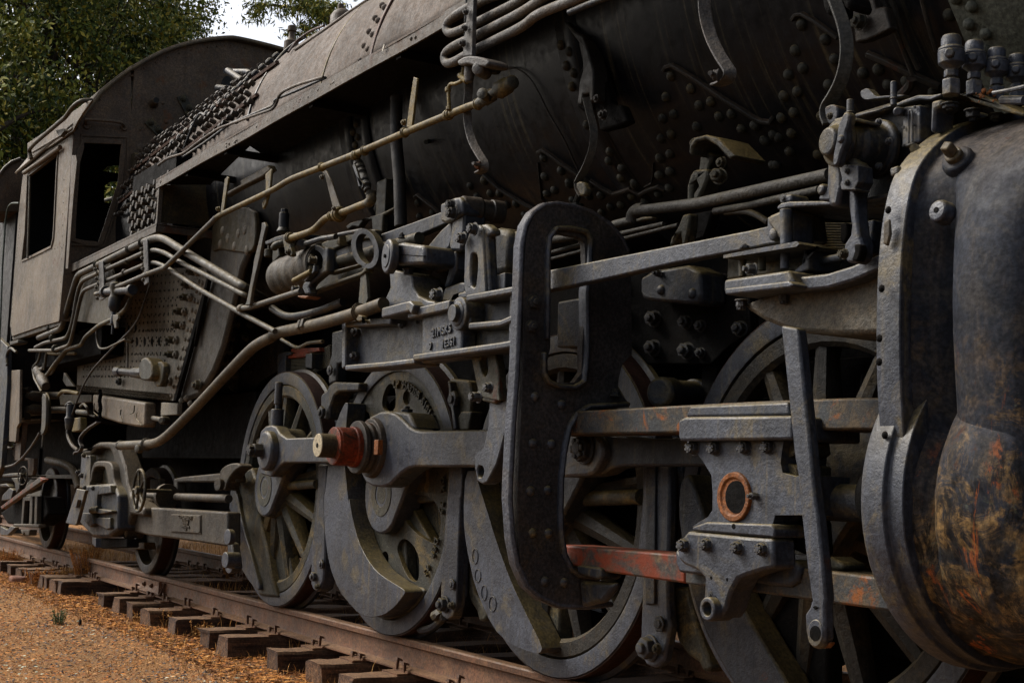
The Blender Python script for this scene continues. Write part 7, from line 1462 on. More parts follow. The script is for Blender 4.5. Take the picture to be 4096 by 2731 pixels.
# small wheels / nuts right end of truck
b = MB(); b.lathe(U('d1', 1925, 330, Y=-.42), (.1, -1, 0), [(-.04, .05), (.0, .052)], 16); b.lathe(U('d1', 1905, 525, Y=-.42), (.1, -1, 0), [(-.1, .05), (.0, .052)], 16); b.lathe(U('d1', 1940, 560, Y=-.35), (.1, -1, 0), [(-.06, .06), (.0, .062)], 16); b.build('pin_heads', PAINT, tf, .004)
slab('drop_bar', 'd1', [(1925, 370), (1960, 380), (1975, 480), (1990, 600), (1930, 600), (1925, 480)], -.36, .06, PAINT2, tf, .012)

# ---- clutter under the cab ----
SL = slab
SL('sky_gap_backing', 'f', [(300, 1680), (620, 1680), (620, 1840), (300, 1840)], .9, .06, DARK)  # dark panel added to hide the sky in the gap under the cab
uc = SL('rear_frame_plate', 'e', [(150, 400), (560, 395), (680, 640), (680, 860), (270, 850), (280, 700), (190, 690), (170, 560)], .05, .05, DARK)
SL('frame_lip', 'e', [(265, 835), (620, 830), (680, 850), (680, 868), (260, 860)], -.05, .08, TR, uc, .006)
SL('step_post', 'e', [(145, 402), (190, 398), (165, 710), (120, 715)], -.62, .05, CABF, uc, .006); SL('step_stile', 'e', [(95, -40), (165, -45), (160, 400), (140, 440), (130, 560), (75, 555), (80, 300)], -.68, .03, CABS, uc, .006)
SL('step_foot', 'e', [(105, 570), (160, 570), (130, 700), (105, 670)], -.6, .05, CABF, uc); SL('stirrup', 'e', [(190, 690), (285, 695), (280, 790), (265, 850), (220, 850), (235, 760), (230, 710), (190, 712)], -.45, .04, CABF, uc, .006)
b = MB()
for a, c, r1, ln in ((258, 172, .05, .2), (255, 285, .055, .18)): b.lathe(U('e', a, c, Y=-.55), (.4, -.9, 0), [(-.2, r1), (-.02, r1), (0, r1*.8), (.02, r1*.6), (.05, r1*.55)], 18)
b.tube([U('e', 125, 190, Y=-.5), U('e', 150, 130, Y=-.5), U('e', 250, 120, Y=-.5)], .028, 12, .08); b.tube([U('e', 150, 180, Y=-.5), U('e', 150, 320, Y=-.5)], .022, 12); b.tube([U('e', 230, 290, Y=-.5), U('e', 230, 380, Y=-.5)], .032, 12)
b.tube([U('e', 330, 170, Y=-.3), U('e', 560, 170, Y=-.2)], .04, 12); b.tube([U('e', 400, 290, Y=-.3), U('e', 600, 290, Y=-.2)], .035, 12); b.build('injector', TR, uc, .004)
for h_ in (((60, 355), (340, 325)), ((60, 380), (345, 368))): b = MB(); b.tube([U('e', *q_, Y=-.4) for q_ in h_], .012, 10); b.build('straight_hose', PIPE, uc)
SL('curved_stirrup', 'e', S2([(350, 155), (378, 160), (385, 300), (378, 440), (355, 500), (335, 500), (345, 420), (350, 300)], 1), -.66, .03, PIPE, uc, .006)
ypipe([('e', 390, 155), ('e', 415, 200), ('e', 420, 350), ('e', 400, 480)], -.60, .02, DUSTY, uc, 'rubber_hose'); ypipe([('e', 362, 500), ('e', 355, 600)], -.66, .016, PIPE, uc, 'drop_pipe')
ypipe([('e', 335, 480), ('e', 270, 590), ('e', 190, 690), ('e', 120, 750), ('e', 50, 768), ('e', -10, 755)], -.68, .020, PAINT2, uc, 'sagging_hose', .1)
ypipe([('c1', 345, 220), ('c1', 330, 300), ('c1', 275, 360), ('c1', 290, 450), ('c1', 350, 560)], -.62, .020, DUSTY, uc, 'bent_pipe', .06); ypipe([('c1', 395, 240), ('c1', 385, 310), ('c1', 375, 380)], -.62, .022, DUSTY, uc, 'short_pipe'); 
ypipe([('c1', 400, 200), ('c1', 410, 240), ('c1', 470, 245), ('c1', 640, 240)], -.55, .022, YPIPE, uc, 'return_pipe', .05); ypipe([('c1', 560, 230), ('c1', 480, 330), ('c1', 440, 410), ('c1', 390, 420)], -.6, .022, DUSTY, uc, 'feed_pipe', .06)
b = MB(); P0 = U('c1', 390, 520, Y=-.60); P1 = U('c1', 320, 380, Y=-.60); d = P1-P0; L = d.length; b.lathe(P0, d, [(0, .04), (L*.25, .055), (L*.5, .055), (L*.55, .04), (L*.7, .05), (L, .05)], 20); b.tube([P1, U('c1', 370, 370, Y=-.6), U('c1', 380, 330, Y=-.6)], .02, 10, .05); b.build('angled_valve', TR, uc, .004)
b = MB(); P0 = U('c1', 590, 790, Y=-.58); P1 = U('c1', 590, 670, Y=-.58); b.lathe(P0, (0, 0, 1), [(-.1, .03), (0, .045), (.02, .032), (P1.z-P0.z, .032)], 18); b.tube([U('c1', 555, 685, Y=-.6), U('c1', 590, 650, Y=-.58), U('c1', 625, 665, Y=-.55), U('c1', 630, 720, Y=-.55)], .013, 8, .03); b.build('sander_valve', PAINT2, uc, .003)
SL('ochre_box', 'c1', [(600, 790), (680, 780), (685, 890), (610, 905)], -.5, .06, YPIPE, uc, .006)
SL('brown_bracket', 'c1', [(500, 590), (775, 590), (775, 650), (510, 680)], -.35, .05, PANEL, uc, .006); SL('tri_gusset', 'c1', [(540, 400), (625, 520), (560, 520), (530, 470)], -.5, .03, TR, uc)
ypipe([('c1', 500, 590), ('c1', 530, 560), ('c1', 580, 560), ('c1', 670, 580)], -.5, .03, YPIPE, uc, 'elbowed_pipe', .05)
b = MB(); b.strap(smooth_path([U('c1', a, c, Y=-.55) for a, c in ((835, 820), (740, 880), (680, 950), (680, 1000), (700, 1030), (680, 1070), (640, 1075), (635, 1095))], 2), .035, .012, (.3, -.9, 0)); b.build('bent_strap', STR, uc)
ypipe([('c1', 575, 880), ('c1', 575, 950), ('c1', 610, 1020), ('c1', 660, 1060)], -.35, .03, TR, uc, 'rubber_pipe', .1); b = MB(); b.tube([U('e', 400, 710, Y=-.1), U('e', 540, 740, Y=-.15), U('e', 620, 790, Y=-.15), U('e', 660, 950, Y=-.15)], .04, 14, .2); b.build('brake_hose', TR, uc)
b = MB(); b.tube([U('c1', 60, 340, Y=-.74), U('c1', 55, 250, Y=-.74), U('c1', 90, 190, Y=-.74), U('c1', 140, 230, Y=-.74)], .016, 10, .1); b.build('bent_handrail', PAINT2, uc)
b = MB(); b.cyl(U('c1', 450, 320, Y=-.2), U('c1', 560, 300, Y=.2), .2); b.build('round_tank', DARK, uc)

# ================= tender =================
TX = -17.5
TEN = thing('tender', 'dark rusty tender with curved bunker top, coupled behind the cab', 'tender', (TX, YC, 0))
def tn(name, mb, m, bv=.006, parent=None): return mb.build(name, m, parent or TEN, bv)
YTN = -.70
b = MB(); b.box((-18.3, YC, 2.5), (6.4, 3.0, 2.2)); tb_ = tn('tender_body', b, mat('tender_dark_steel', (.016, .014, .015), dust=.2, rust=.2, rustc=(.05, .022, .012), streak=.4))
def onx(k, a, c, X): return U(k, a, c, X=X)
X_ = -15.05
L = [('a1', -60, 1568), ('a1', 0, 1475), ('a1', 40, 1420), ('a1', 100, 1372), ('a1', 170, 1345), ('a1', 230, 1360), ('b1', 200, 400), ('b1', 150, 420), ('b1', -60, 420)]
b = MB(); b.prism([U(*q_, X=X_) for q_ in L], (-.8, 0, 0)); tn('bunker_end', b, CABF, .01, tb_)
b = MB(); b.tube([U('a1', 0, 1480, X=X_+.01), U('a1', 40, 1425, X=X_+.01), U('a1', 100, 1375, X=X_+.01), U('a1', 175, 1347, X=X_+.01)], .02, 8); tn('bunker_bead', b, BPIPE, 0, tb_)
b = MB(); b.prism([U('b1', a, c, Y=-.66) for a, c in ((0, 240), (165, 255), (150, 600), (90, 1400), (-30, 1400))], (0, .05, 0)); tn('front_sheet', b, MATS['tender_dark_steel'], .006, tb_)
b = MB(); b.prism([U('c1', a, c, Y=-.72) for a, c in ((-20, 100), (60, 180), (60, 500), (10, 1200), (-30, 1300))], (0, .05, 0)); tn('corner_post', b, PAINT2, .006, tb_)
# tender truck, low at the left
trk = MB(); trk.prism([U('e', a, c, Y=-.30) for a, c in ((0, 1150), (60, 1110), (130, 1010), (330, 1010), (380, 1020), (400, 1160), (360, 1210), (300, 1255), (150, 1250), (60, 1240))], (0, .2, 0)); tk = tn('truck_side', trk, DARK, .02)
for L, m_, Y in (([(0, 1100), (15, 1120), (370, 870), (330, 850)], REDBAR, -.62), ([(190, 1020), (270, 1010), (265, 1240), (240, 1250), (250, 1050), (205, 1050), (190, 1260), (175, 1250)], TR, -.36), ([(290, 1010), (310, 1010), (305, 1255), (285, 1255)], TR, -.36), ([(0, 1260), (60, 1290), (90, 1260), (130, 1270), (60, 1340), (0, 1335)], PAINT, -.35)):
    b = MB(); b.prism([U('e', a, c, Y=Y) for a, c in L], (0, .05, 0)); tn('truck_bar', b, m_, .008, tk)
hw = hand_wheel('e', 190, 840, 150, -.60, TR, TEN, (.3, -.95, 0))
for L in ([(15, 830), (80, 820), (165, 815), (170, 845), (20, 850)], [(90, 860), (165, 855), (160, 950), (135, 990), (120, 900)], [(0, 910), (50, 905), (70, 930), (0, 935)], [(20, 1000), (80, 940), (110, 960), (90, 1040), (10, 1050)], [(250, 870), (300, 870), (280, 960), (200, 990), (215, 920)], [(170, 1290), (245, 1290), (240, 1340), (215, 1340), (200, 1310), (190, 1340), (175, 1310)], [(110, 1240), (320, 1245), (320, 1275), (110, 1265)]):
    b = MB(); b.prism([U('e', a, c, Y=-.42) for a, c in L], (0, .08, 0)); tn('coupling_gear', b, PAINT2 if L[0][0] < 100 else TR, .01, tk)
for a0_, c0_, a1_, c1_ in ((20, 600, 110, 610), (45, 515, 75, 520), (45, 455, 75, 455), (0, 250, 30, 240), (60, 355, 130, 350)):
    b = MB(); b.tube([U('e', a0_, c0_, Y=-.6), U('e', a1_, c1_, Y=-.6)], .012, 8); tn('end_step', b, BPIPE, 0, tb_)
small_wheel(U('d1', 379, 425, Y=0).x, TEN, .44, 'truck_wheel')
b = MB(); b.box((-18.4, YC, .9), (4.0, 1.6, .4)); tn('tender_underframe', b, DARK, 0, tk)
# ================= ground =================
def gmat(name, build):
    m = bpy.data.materials.new(name); m.use_nodes = True; nt = m.node_tree; N = nt.nodes; N.clear()
    out = N.new('ShaderNodeOutputMaterial'); bs = N.new('ShaderNodeBsdfPrincipled'); lk(nt, bs.outputs[0], out.inputs[0]); bs.inputs['Roughness'].default_value = .95; bs.inputs['Specular IOR Level'].default_value = .1
    build(nt, N, bs); return m
def gb(nt, N, bs):
    tc = N.new('ShaderNodeTexCoord')
    def nz(s, d=8, r=.65):
        n = N.new('ShaderNodeTexNoise'); n.inputs['Scale'].default_value = s; n.inputs['Detail'].default_value = d; n.inputs['Roughness'].default_value = r; lk(nt, tc.outputs['Object'], n.inputs['Vector']); return n.outputs[0]
    def ramp(v, st):
        r = N.new('ShaderNodeValToRGB'); lk(nt, v, r.inputs[0]); e = r.color_ramp.elements
        while len(e) < len(st): e.new(.5)
        for i, (p, c) in enumerate(st): e[i].position = p; e[i].color = (*c, 1)
        return r.outputs[0]
    a = ramp(nz(1.3), [(.36, (.06, .021, .004)), (.46, (.17, .055, .008)), (.56, (.24, .090, .016)), (.70, (.24, .135, .055))])
    b_ = ramp(nz(42, 6, .7), [(.35, (.05, .022, .010)), (.5, (.20, .095, .035)), (.68, (.36, .21, .09))])
    c = ramp(nz(120, 3), [(.38, (.16, .10, .055)), (.6, (.40, .26, .13))])
    m1 = N.new('ShaderNodeMix'); m1.data_type = 'RGBA'; m1.inputs[0].default_value = .55; lk(nt, a, m1.inputs[6]); lk(nt, b_, m1.inputs[7])
    m2 = N.new('ShaderNodeMix'); m2.data_type = 'RGBA'; m2.inputs[0].default_value = .3; lk(nt, m1.outputs[2], m2.inputs[6]); lk(nt, c, m2.inputs[7])
    sx = N.new('ShaderNodeSeparateXYZ'); lk(nt, tc.outputs['Object'], sx.inputs[0])
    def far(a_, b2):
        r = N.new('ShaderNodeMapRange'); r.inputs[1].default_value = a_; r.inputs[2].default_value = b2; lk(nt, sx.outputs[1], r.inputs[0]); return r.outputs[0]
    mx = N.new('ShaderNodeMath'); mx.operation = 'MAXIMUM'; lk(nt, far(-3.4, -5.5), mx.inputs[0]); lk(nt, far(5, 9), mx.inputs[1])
    m3 = N.new('ShaderNodeMix'); m3.data_type = 'RGBA'; lk(nt, mx.outputs[0], m3.inputs[0]); lk(nt, m2.outputs[2], m3.inputs[6]); m3.inputs[7].default_value = (.035, .028, .018, 1)  # ground beyond the track and behind the camera darkened to cut bounce light
    lk(nt, m3.outputs[2], bs.inputs['Base Color'])
    bp = N.new('ShaderNodeBump'); bp.inputs['Strength'].default_value = .9; bp.inputs['Distance'].default_value = .02; lk(nt, nz(60, 6, .75), bp.inputs['Height']); lk(nt, bp.outputs[0], bs.inputs['Normal'])
GR = gmat('dry_ground', gb)
def gz(x, y):
    z = -.38+noise.noise(V(x*.7, y*.7, 0))*.035+noise.noise(V(x*3, y*3, 2))*.012
    if y > -1.3: z += min(1, (y+1.3)/.8)*.065
    return z
vs = []; fs = []
xs = [-300, -120, -60, -35]+[-26+.12*i for i in range(200)]+[-1.5, 3, 12, 40, 150]; ys = [-200, -60, -20, -8, -5]+[-3.6+.09*i for i in range(80)]+[4, 5, 7, 10, 16, 30, 60, 120, 300]
for y in ys:
    for x in xs: vs.append((x, y, gz(x, y) if (-30 < x < 5 and -6 < y < 8) else -.36))
nx_ = len(xs); fs = [(j*nx_+i, j*nx_+i+1, (j+1)*nx_+i+1, (j+1)*nx_+i) for j in range(len(ys)-1) for i in range(nx_-1)]
g = MB().add(vs, fs).build('ground', GR, None, 0, smooth=80); tag(g, None, None, None, 'structure')

# ---- rails ----
def rail_profile(): return [(-.067, -.172), (.067, -.172), (.067, -.163), (.012, -.148), (.009, -.135), (.009, -.050), (.014, -.042), (.036, -.036), (.036, -.010), (.030, -.002), (.018, 0), (-.018, 0), (-.030, -.002), (-.036, -.010), (-.036, -.036), (-.014, -.042), (-.009, -.050), (-.009, -.135), (-.012, -.148), (-.067, -.163)]
def make_rail(yc, label, x0=-60, x1=8):
    o = bpy.data.objects.new('rail', None); pts = rail_profile(); vs = [(x_-(x0), yy, z) for x_ in (x0, x1) for yy, z in pts]; n = len(pts)
    fs = [(i, (i+1) % n, n+(i+1) % n, n+i) for i in range(n)]+[tuple(range(n)), tuple(range(2*n-1, n-1, -1))]
    bpy.data.objects.remove(o)
    o = MB().add(vs, fs).build('rail', RAIL, None, 0, smooth=25); o.location = (x0, yc, 0); tag(o, label, 'rail', 'rails of the track'); return o
YR = .075
r1 = make_rail(YR, 'nearer rusty rail carrying the near driving wheels, with a bolted joint'); r2 = make_rail(YR+1.505, 'farther dark rail of the track, seen between the wheels and through dry grass')
# joint bar on the near rail
b = MB(); jx0 = U('d1', 1165, 690, Y=YR-.02).x; jx1 = U('d1', 1395, 740, Y=YR-.02).x
b.prism([V(jx0+60, -.014, -.140), V(jx0+60+.03, -.05, -.150), V(jx1+60, -.05, -.150), V(jx1+60, -.014, -.055), V(jx0+60, -.014, -.05)], (0, -.012, 0))
b.box(((jx0+jx1)/2+60, -.022, -.095), (jx1-jx0, .02, .085)); b.box(((jx0+jx1)/2+60, -.045, -.150), (jx1-jx0, .05, .012)); jb_ = b.build('joint_bar', RAIL, r1, .003)
b = MB()
for t in (.35, .62, .97): b.hexn(V(jx0+(jx1-jx0)*t+60, -.032, -.095), (0, -1, 0), .022, .02)
b.box((jx1+60-.02, -.05, -.10), (.012, .03, .12)); b.build('joint_bolts', RAIL, jb_)

# ---- sleepers with tie plates and spikes ----
def sleeper_mesh(sd, L=2.62):
    rnd = random.Random(sd); vs = []; nx, ny = 40, 3; b = MB(); w2, h = .115, .17
    sec = [(-w2, -h), (-w2*1.0, -.02), (-w2*.9, 0), (0, .003), (w2*.9, 0), (w2, -.02), (w2, -h)]
    n = len(sec)
    for i in range(nx+1):
        y = L*i/nx
        for k, (a, z) in enumerate(sec):
            d = noise.noise(V(y*3+sd*7, a*20, z*20))*.012+noise.noise(V(y*11, a*40+sd, z*40))*.006
            e = 1.0 if 0 < i < nx else .9
            yy = y+(rnd.uniform(-.018, .018) if i in (0, nx) else 0)
            vs.append((a*e*(1+d*2), yy, z+d*(1 if z > -.1 else 0)))
    fs = [(i*n+k, i*n+(k+1) % n, (i+1)*n+(k+1) % n, (i+1)*n+k) for i in range(nx) for k in range(n)]
    fs += [tuple(range(n-1, -1, -1)), tuple(nx*n+k for k in range(n))]
    b.add(vs, fs)
    me = bpy.data.meshes.new('sleeper'); me.from_pydata(b.v, [], b.f); me.update(); me.shade_smooth(); me.set_sharp_from_angle(angle=R_(30)); me.materials.append(WOOD); return me
meshes = [sleeper_mesh(i) for i in range(5)]
def spike_mesh():
    b = MB(); b.box((0, 0, -.01), (.016, .016, .05)); b.add([(-.017, -.012, .012), (.017, -.012, .012), (.017, .028, .008), (-.017, .028, .008), (-.012, -.010, .028), (.012, -.010, .028), (.012, .02, .02), (-.012, .02, .02)], [(3, 2, 1, 0), (4, 5, 6, 7), (0, 1, 5, 4), (1, 2, 6, 5), (2, 3, 7, 6), (3, 0, 4, 7)])
    o = b.build('spike', RAIL, None, .002); me = o.data; bpy.data.objects.remove(o); return me
def tplate_mesh():
    b = MB(); b.box((0, 0, .006), (.19, .30, .012)); b.box((0, -.078, .014), (.19, .012, .016)); b.box((0, .078, .014), (.19, .012, .016)); o = b.build('tie_plate', RAIL, None, .003); me = o.data; bpy.data.objects.remove(o); return me
SPK, TPL = spike_mesh(), tplate_mesh()
# sleeper positions: measured at the joints with the rail foot, continued at the same pitch
tie_px = [(94, 600), (168, 660), (231, 700), (387, 800), (451, 840), (503, 880), (569, 935), (675, 1010), (793, 1100), (868, 1160), (1062, 1271), (1230, 1372), (1353, 1490)]
tie_w = [U('d1', a_*2.119, c_, Z=-.19) for a_, c_ in tie_px]
meas = [-16.3, -15.75, -15.2, -14.7, -14.2, -13.65, -13.1, -12.6, -12.05, -11.3, -10.83, -10.4, -9.97, -9.35, -8.93, -8.35, -7.85, -7.35, -6.75, -6.2, -5.65, -5.1]
labs = {}
lab_by_i = {}
names = ['sleeper at the very bottom of the frame, only its top edge showing', 'split weathered sleeper nearest the camera in full view, its end frayed and rounded', 'dark rugged sleeper end, second from the nearest fully seen one', 'long brown sleeper with a knotty reddish side, left of the frayed one',
         'sleeper with a pale square end below the second driving wheel gap', 'broad sleeper with rounded brown end beneath the first driving wheel', 'grey brown sleeper with cracked end, left of the first driving wheel', 'sleeper with lighter cracked top beside the rail joint',
         'narrow dark sleeper just right of the rail joint', 'dark sleeper directly beside the bolted rail joint', 'dark square ended sleeper left of the rail joint among dry weeds', 'half hidden sleeper behind the tall dry weed clump', 'small greyish sleeper left of the weed clump',
         'dark sleeper near the flat rusty stone', 'farthest dark sleeper whose end stands clear, left of the weeds']
far_names = ['far sleeper beside the trailing truck journal box, half buried in dry grass', 'far sleeper beneath the tilted grey panel, half buried', 'far buried sleeper just in front of the tender wheel', 'far buried sleeper beside the tender wheel rim', 'faint buried sleeper left of the tender wheel', 'faintest buried sleeper at the left edge of the photo']
meas = [x_ for x_ in meas if x_ < -13.2]+[p_.x+.11 for p_ in tie_w]+[-6.3, -5.75, -5.2]
vis = [x for x in sorted(meas, reverse=True)]; nears = {round(p_.x+.11, 4): p_.y for p_ in tie_w}
for i, x in enumerate(vis):
    near = nears.get(round(x, 4), -.36)
    o = bpy.data.objects.new('sleeper', meshes[i % 5]); COL.objects.link(o)
    o.location = (x, near, -.186); o.rotation_euler = (0, 0, random.uniform(-.02, .02))
    if i >= 1 and i-1 < len(names): o['label'] = names[i-1]; 
    elif i-1-len(names) >= 0: o['label'] = far_names[min(i-1-len(names), 5)]
    else: o['label'] = 'sleeper under the engine just below the bottom edge of the photo'
    o['category'] = 'sleeper'; o['group'] = 'wooden sleepers under the rails'
    for yr in (YR, YR+1.505):
        p_ = bpy.data.objects.new('tie_plate', TPL); COL.objects.link(p_); p_.parent = o; p_.location = (0, yr-near, .001)
        for sx, sy in ((-.05, -1), (.05, 1), (.055, -1)):
            s_ = bpy.data.objects.new('spike', SPK); COL.objects.link(s_); s_.parent = p_; s_.location = (sx+random.uniform(-.01, .01), sy*.082, .022+random.choice((0, .0, .02, .035))); s_.rotation_euler = (random.uniform(-.1, .1), 0, 0 if sy < 0 else math.pi)

# ---- grass, litter, stones ----
def leafy(name, n, region, size, m, upright=False, seed=1, dens=None):
    rnd = random.Random(seed); vs = []; fs = []
    for _ in range(n):
        x, y = region(rnd)
        if dens and not dens(x, y, rnd): continue
        z = gz(x, y); a = rnd.uniform(0, 6.28); L = rnd.uniform(*size); 
        if upright:
            t = rnd.uniform(-.5, .5); u = rnd.uniform(-.5, .5); w_ = rnd.uniform(.0012, .0028); bx, by = math.cos(a)*w_, math.sin(a)*w_; k = len(vs)
            vs += [(x-bx, y-by, z-.01), (x+bx, y+by, z-.01), (x+bx*.8+t*L*.4, y+by*.8+u*L*.4, z+L*.6), (x-bx*.8+t*L*.4, y-by*.8+u*L*.4, z+L*.6), (x+t*L, y+u*L, z+L*.95)]
            fs += [(k, k+1, k+2, k+3), (k+3, k+2, k+4)]
        else:
            w_ = L*rnd.uniform(.15, .5); c, s = math.cos(a), math.sin(a); k = len(vs); h = rnd.uniform(.002, .02); tl = rnd.uniform(-.4, .4)*L
            vs += [(x+c*L, y+s*L, z+h+tl*.5), (x-s*w_, y+c*w_, z+h), (x-c*L, y-s*L, z+h-tl*.3+.004), (x+s*w_, y-c*w_, z+h+.004)]; fs.append((k, k+1, k+2, k+3))
    me = bpy.data.meshes.new(name); me.from_pydata(vs, [], fs); me.update(); o = link(name, me, m); return o
def simple(name, cols, scale=30, rough=.9, island=False):
    m = bpy.data.materials.new(name); m.use_nodes = True; nt = m.node_tree; N = nt.nodes; bs = N['Principled BSDF']; bs.inputs['Roughness'].default_value = rough; bs.inputs['Specular IOR Level'].default_value = .2
    tc = N.new('ShaderNodeTexCoord'); n = N.new('ShaderNodeTexNoise'); n.inputs['Scale'].default_value = scale; n.inputs['Detail'].default_value = 3; lk(nt, tc.outputs['Object'], n.inputs['Vector'])
    r = N.new('ShaderNodeValToRGB'); lk(nt, n.outputs[0], r.inputs[0]); e = r.color_ramp.elements
    while len(e) < len(cols): e.new(.5)
    for i, c in enumerate(cols): e[i].position = .3+.4*i/(len(cols)-1); e[i].color = (*c, 1)
    if island: g_ = N.new('ShaderNodeNewGeometry'); lk(nt, g_.outputs['Random Per Island'], r.inputs[0]); [setattr(e[i], 'position', i/(len(cols)-1)) for i in range(len(cols))]
    lk(nt, r.outputs[0], bs.inputs['Base Color'])
    return m
DEADW = simple('dead_weed', [(.07, .026, .008), (.26, .095, .018), (.46, .20, .04)], 12, island=True)
STRAW = simple('straw', [(.12, .05, .012), (.30, .14, .035), (.52, .30, .10)], 9, island=True); LEAFL = simple('leaf_litter', [(.03, .012, .006), (.10, .035, .012), (.26, .080, .014), (.40, .15, .03), (.48, .27, .11)], 45, island=True); STONE = simple('pebble_stone', [(.018, .018, .020), (.06, .055, .055), (.10, .085, .075), (.26, .20, .15)], 25, island=True)

reg = lambda r: (r.uniform(-17, -6.5), r.uniform(-2.3, -.1))
l1 = leafy('leaf_litter', 26000, reg, (.005, .018), LEAFL, seed=3); tag(l1, 'brown dead leaves and chips littering the bare ground', 'leaf litter', None, 'stuff')
def dn(x, y, r):
    v = noise.noise(V(x*1.3, y*2.2, 8)); return (y > -.70 and v > -.25 and r.random() < .7) or (v > .25 and y > -1.3 and r.random() < .5)
l1b = leafy('leaf_litter', 9000, lambda r: (r.uniform(-16, -6.3), r.uniform(-.62, -.12)), (.008, .035), DEADW, seed=31)
l1c = leafy('leaf_litter', 700, lambda r: (r.uniform(-14, -7), r.uniform(-2.2, -.5)), (.008, .024), simple('pale_chips', [(.30, .36, .26), (.50, .50, .38)], 40), seed=32, dens=lambda x, y, r: noise.noise(V(x*1.5, y*1.5, 21)) > .0)
for oo in (l1b, l1c): absorb(l1, oo)
l2_ = leafy('dry_grass', 9000, lambda r: (r.uniform(-19, -6.5), r.uniform(-1.6, -.05)), (.02, .09), STRAW, True, 5, dn)
def dn2(x, y, r): return noise.noise(V(x*1.1, y*1.1, 3)) > -.1
l3_ = leafy('dry_grass', 14000, lambda r: (r.uniform(-22, -7), r.uniform(-.05, 4.5)), (.05, .22), STRAW, True, 6, dn2)
bpy.ops.object.select_all(action='DESELECT')
bm = bmesh.new(); bm.from_mesh(l2_.data); bm.from_mesh(l3_.data); bm.to_mesh(l2_.data); bm.free(); bpy.data.objects.remove(l3_)
tag(l2_, 'short straw-coloured dry grass along the sleepers and between the rails', 'dry grass', None, 'stuff')
rnd = random.Random(11); b = MB()
for _ in range(5000):
    x, y = rnd.uniform(-15, -6.6), -.25-2.0*rnd.random()**1.3; r_ = rnd.uniform(.004, .014)*(1.6 if rnd.random() < .06 else 1); z = gz(x, y); k = len(b.v)
    P = [(x+r_*dx*rnd.uniform(.7, 1.3), y+r_*dy*rnd.uniform(.7, 1.3), z+r_*dz*rnd.uniform(.5, 1)) for dx, dy, dz in ((1, 0, 0), (0, 1, 0), (-1, 0, 0), (0, -1, 0), (.1, .1, .8), (0, 0, -.5))]
    b.add(P, [(0, 1, 4), (1, 2, 4), (2, 3, 4), (3, 0, 4), (1, 0, 5), (2, 1, 5), (3, 2, 5), (0, 3, 5)])
gv = b.build('gravel', STONE, None, 0, smooth=10); tag(gv, 'small dark and tan stones scattered over the dry ground', 'gravel', None, 'stuff')
# weed clumps
def weed(px, h, label, n=60, spread=.10, m=DEADW, sd=1, k='d1', py=None, green=False):
    rnd = random.Random(sd); P = U(k, px, py, Z=-.35); P.z = gz(P.x, P.y); vs = []; fs = []; b = MB()
    for _ in range(int(n*1.7)):
        a = rnd.uniform(0, 6.28); rr_ = rnd.uniform(0, spread*.4); hh = h*rnd.uniform(.45, 1); lean = V(math.cos(a), math.sin(a), 0)*rnd.uniform(.05, .4)*hh
        p0 = V(math.cos(a)*rr_, math.sin(a)*rr_, -.01); p2 = p0+lean+V(0, 0, hh); p1 = (p0+p2)/2+V(0, 0, hh*.1); b.tube([p0, p1, p2], .0016, 3, caps=False)
        for _ in range(int(26*hh/.2)):
            t = rnd.uniform(.25, 1); q_ = p0*(1-t)**2+p1*2*t*(1-t)+p2*t*t; L = rnd.uniform(.008, .022); d = V(rnd.gauss(0, 1), rnd.gauss(0, 1), rnd.gauss(0, .7)).normalized()*L; e = d.cross(V(0, 0, 1)).normalized()*L*.3 if abs(d.z) < L*.95 else V(L*.3, 0, 0)
            b.add([q_, q_+d*.5+e, q_+d, q_+d*.5-e], [(0, 1, 2, 3)])
    o = b.build('weed', m, None, 0); o.location = P; tag(o, label, 'weed', 'dry weeds beside the track'); return o
weed(720, .42, 'tall rusty brown weed clump standing against the near rail', 110, .22, sd=1, py=800); weed(350, .20, 'low tangled dead weed beside the dark sleeper ends at left', 60, .35, sd=2, py=780); weed(560, .22, 'pale straw tuft between the small sleepers', 60, .2, STRAW, 3, py=780)
weed(1390, .16, 'thin straw tuft in front of the sleeper under the first driving wheel', 30, .15, STRAW, 4, py=1130); weed(1215, .12, 'sparse yellow tuft between the brown sleeper ends', 24, .2, STRAW, 5, py=1090); weed(1720, .14, 'small yellow tuft at the end of the split sleeper', 26, .2, STRAW, 6, py=1230)
weed(1480, .30, 'dry weed with fine stems behind the rail, right of the trailing wheel', 60, .3, DEADW, 8, py=620); weed(2000, .28, 'dry weed behind the rail next to the first driving wheel', 60, .3, DEADW, 9, py=800); weed(650, .20, 'bushy dead weed under the journal box', 60, .3, DEADW, 10, py=360); weed(820, .18, 'dark orange weed tangle behind the rail by the journal box', 50, .4, DEADW, 12, py=470); weed(60, .25, 'orange weed beneath the coupling gear at the far left', 60, .4, DEADW, 13, py=620)
GREEN = simple('green_weed', [(.03, .05, .02), (.10, .14, .05)], 20); weed(500, .13, 'small green weed growing on the open ground', 22, .12, GREEN, 14, py=1060)
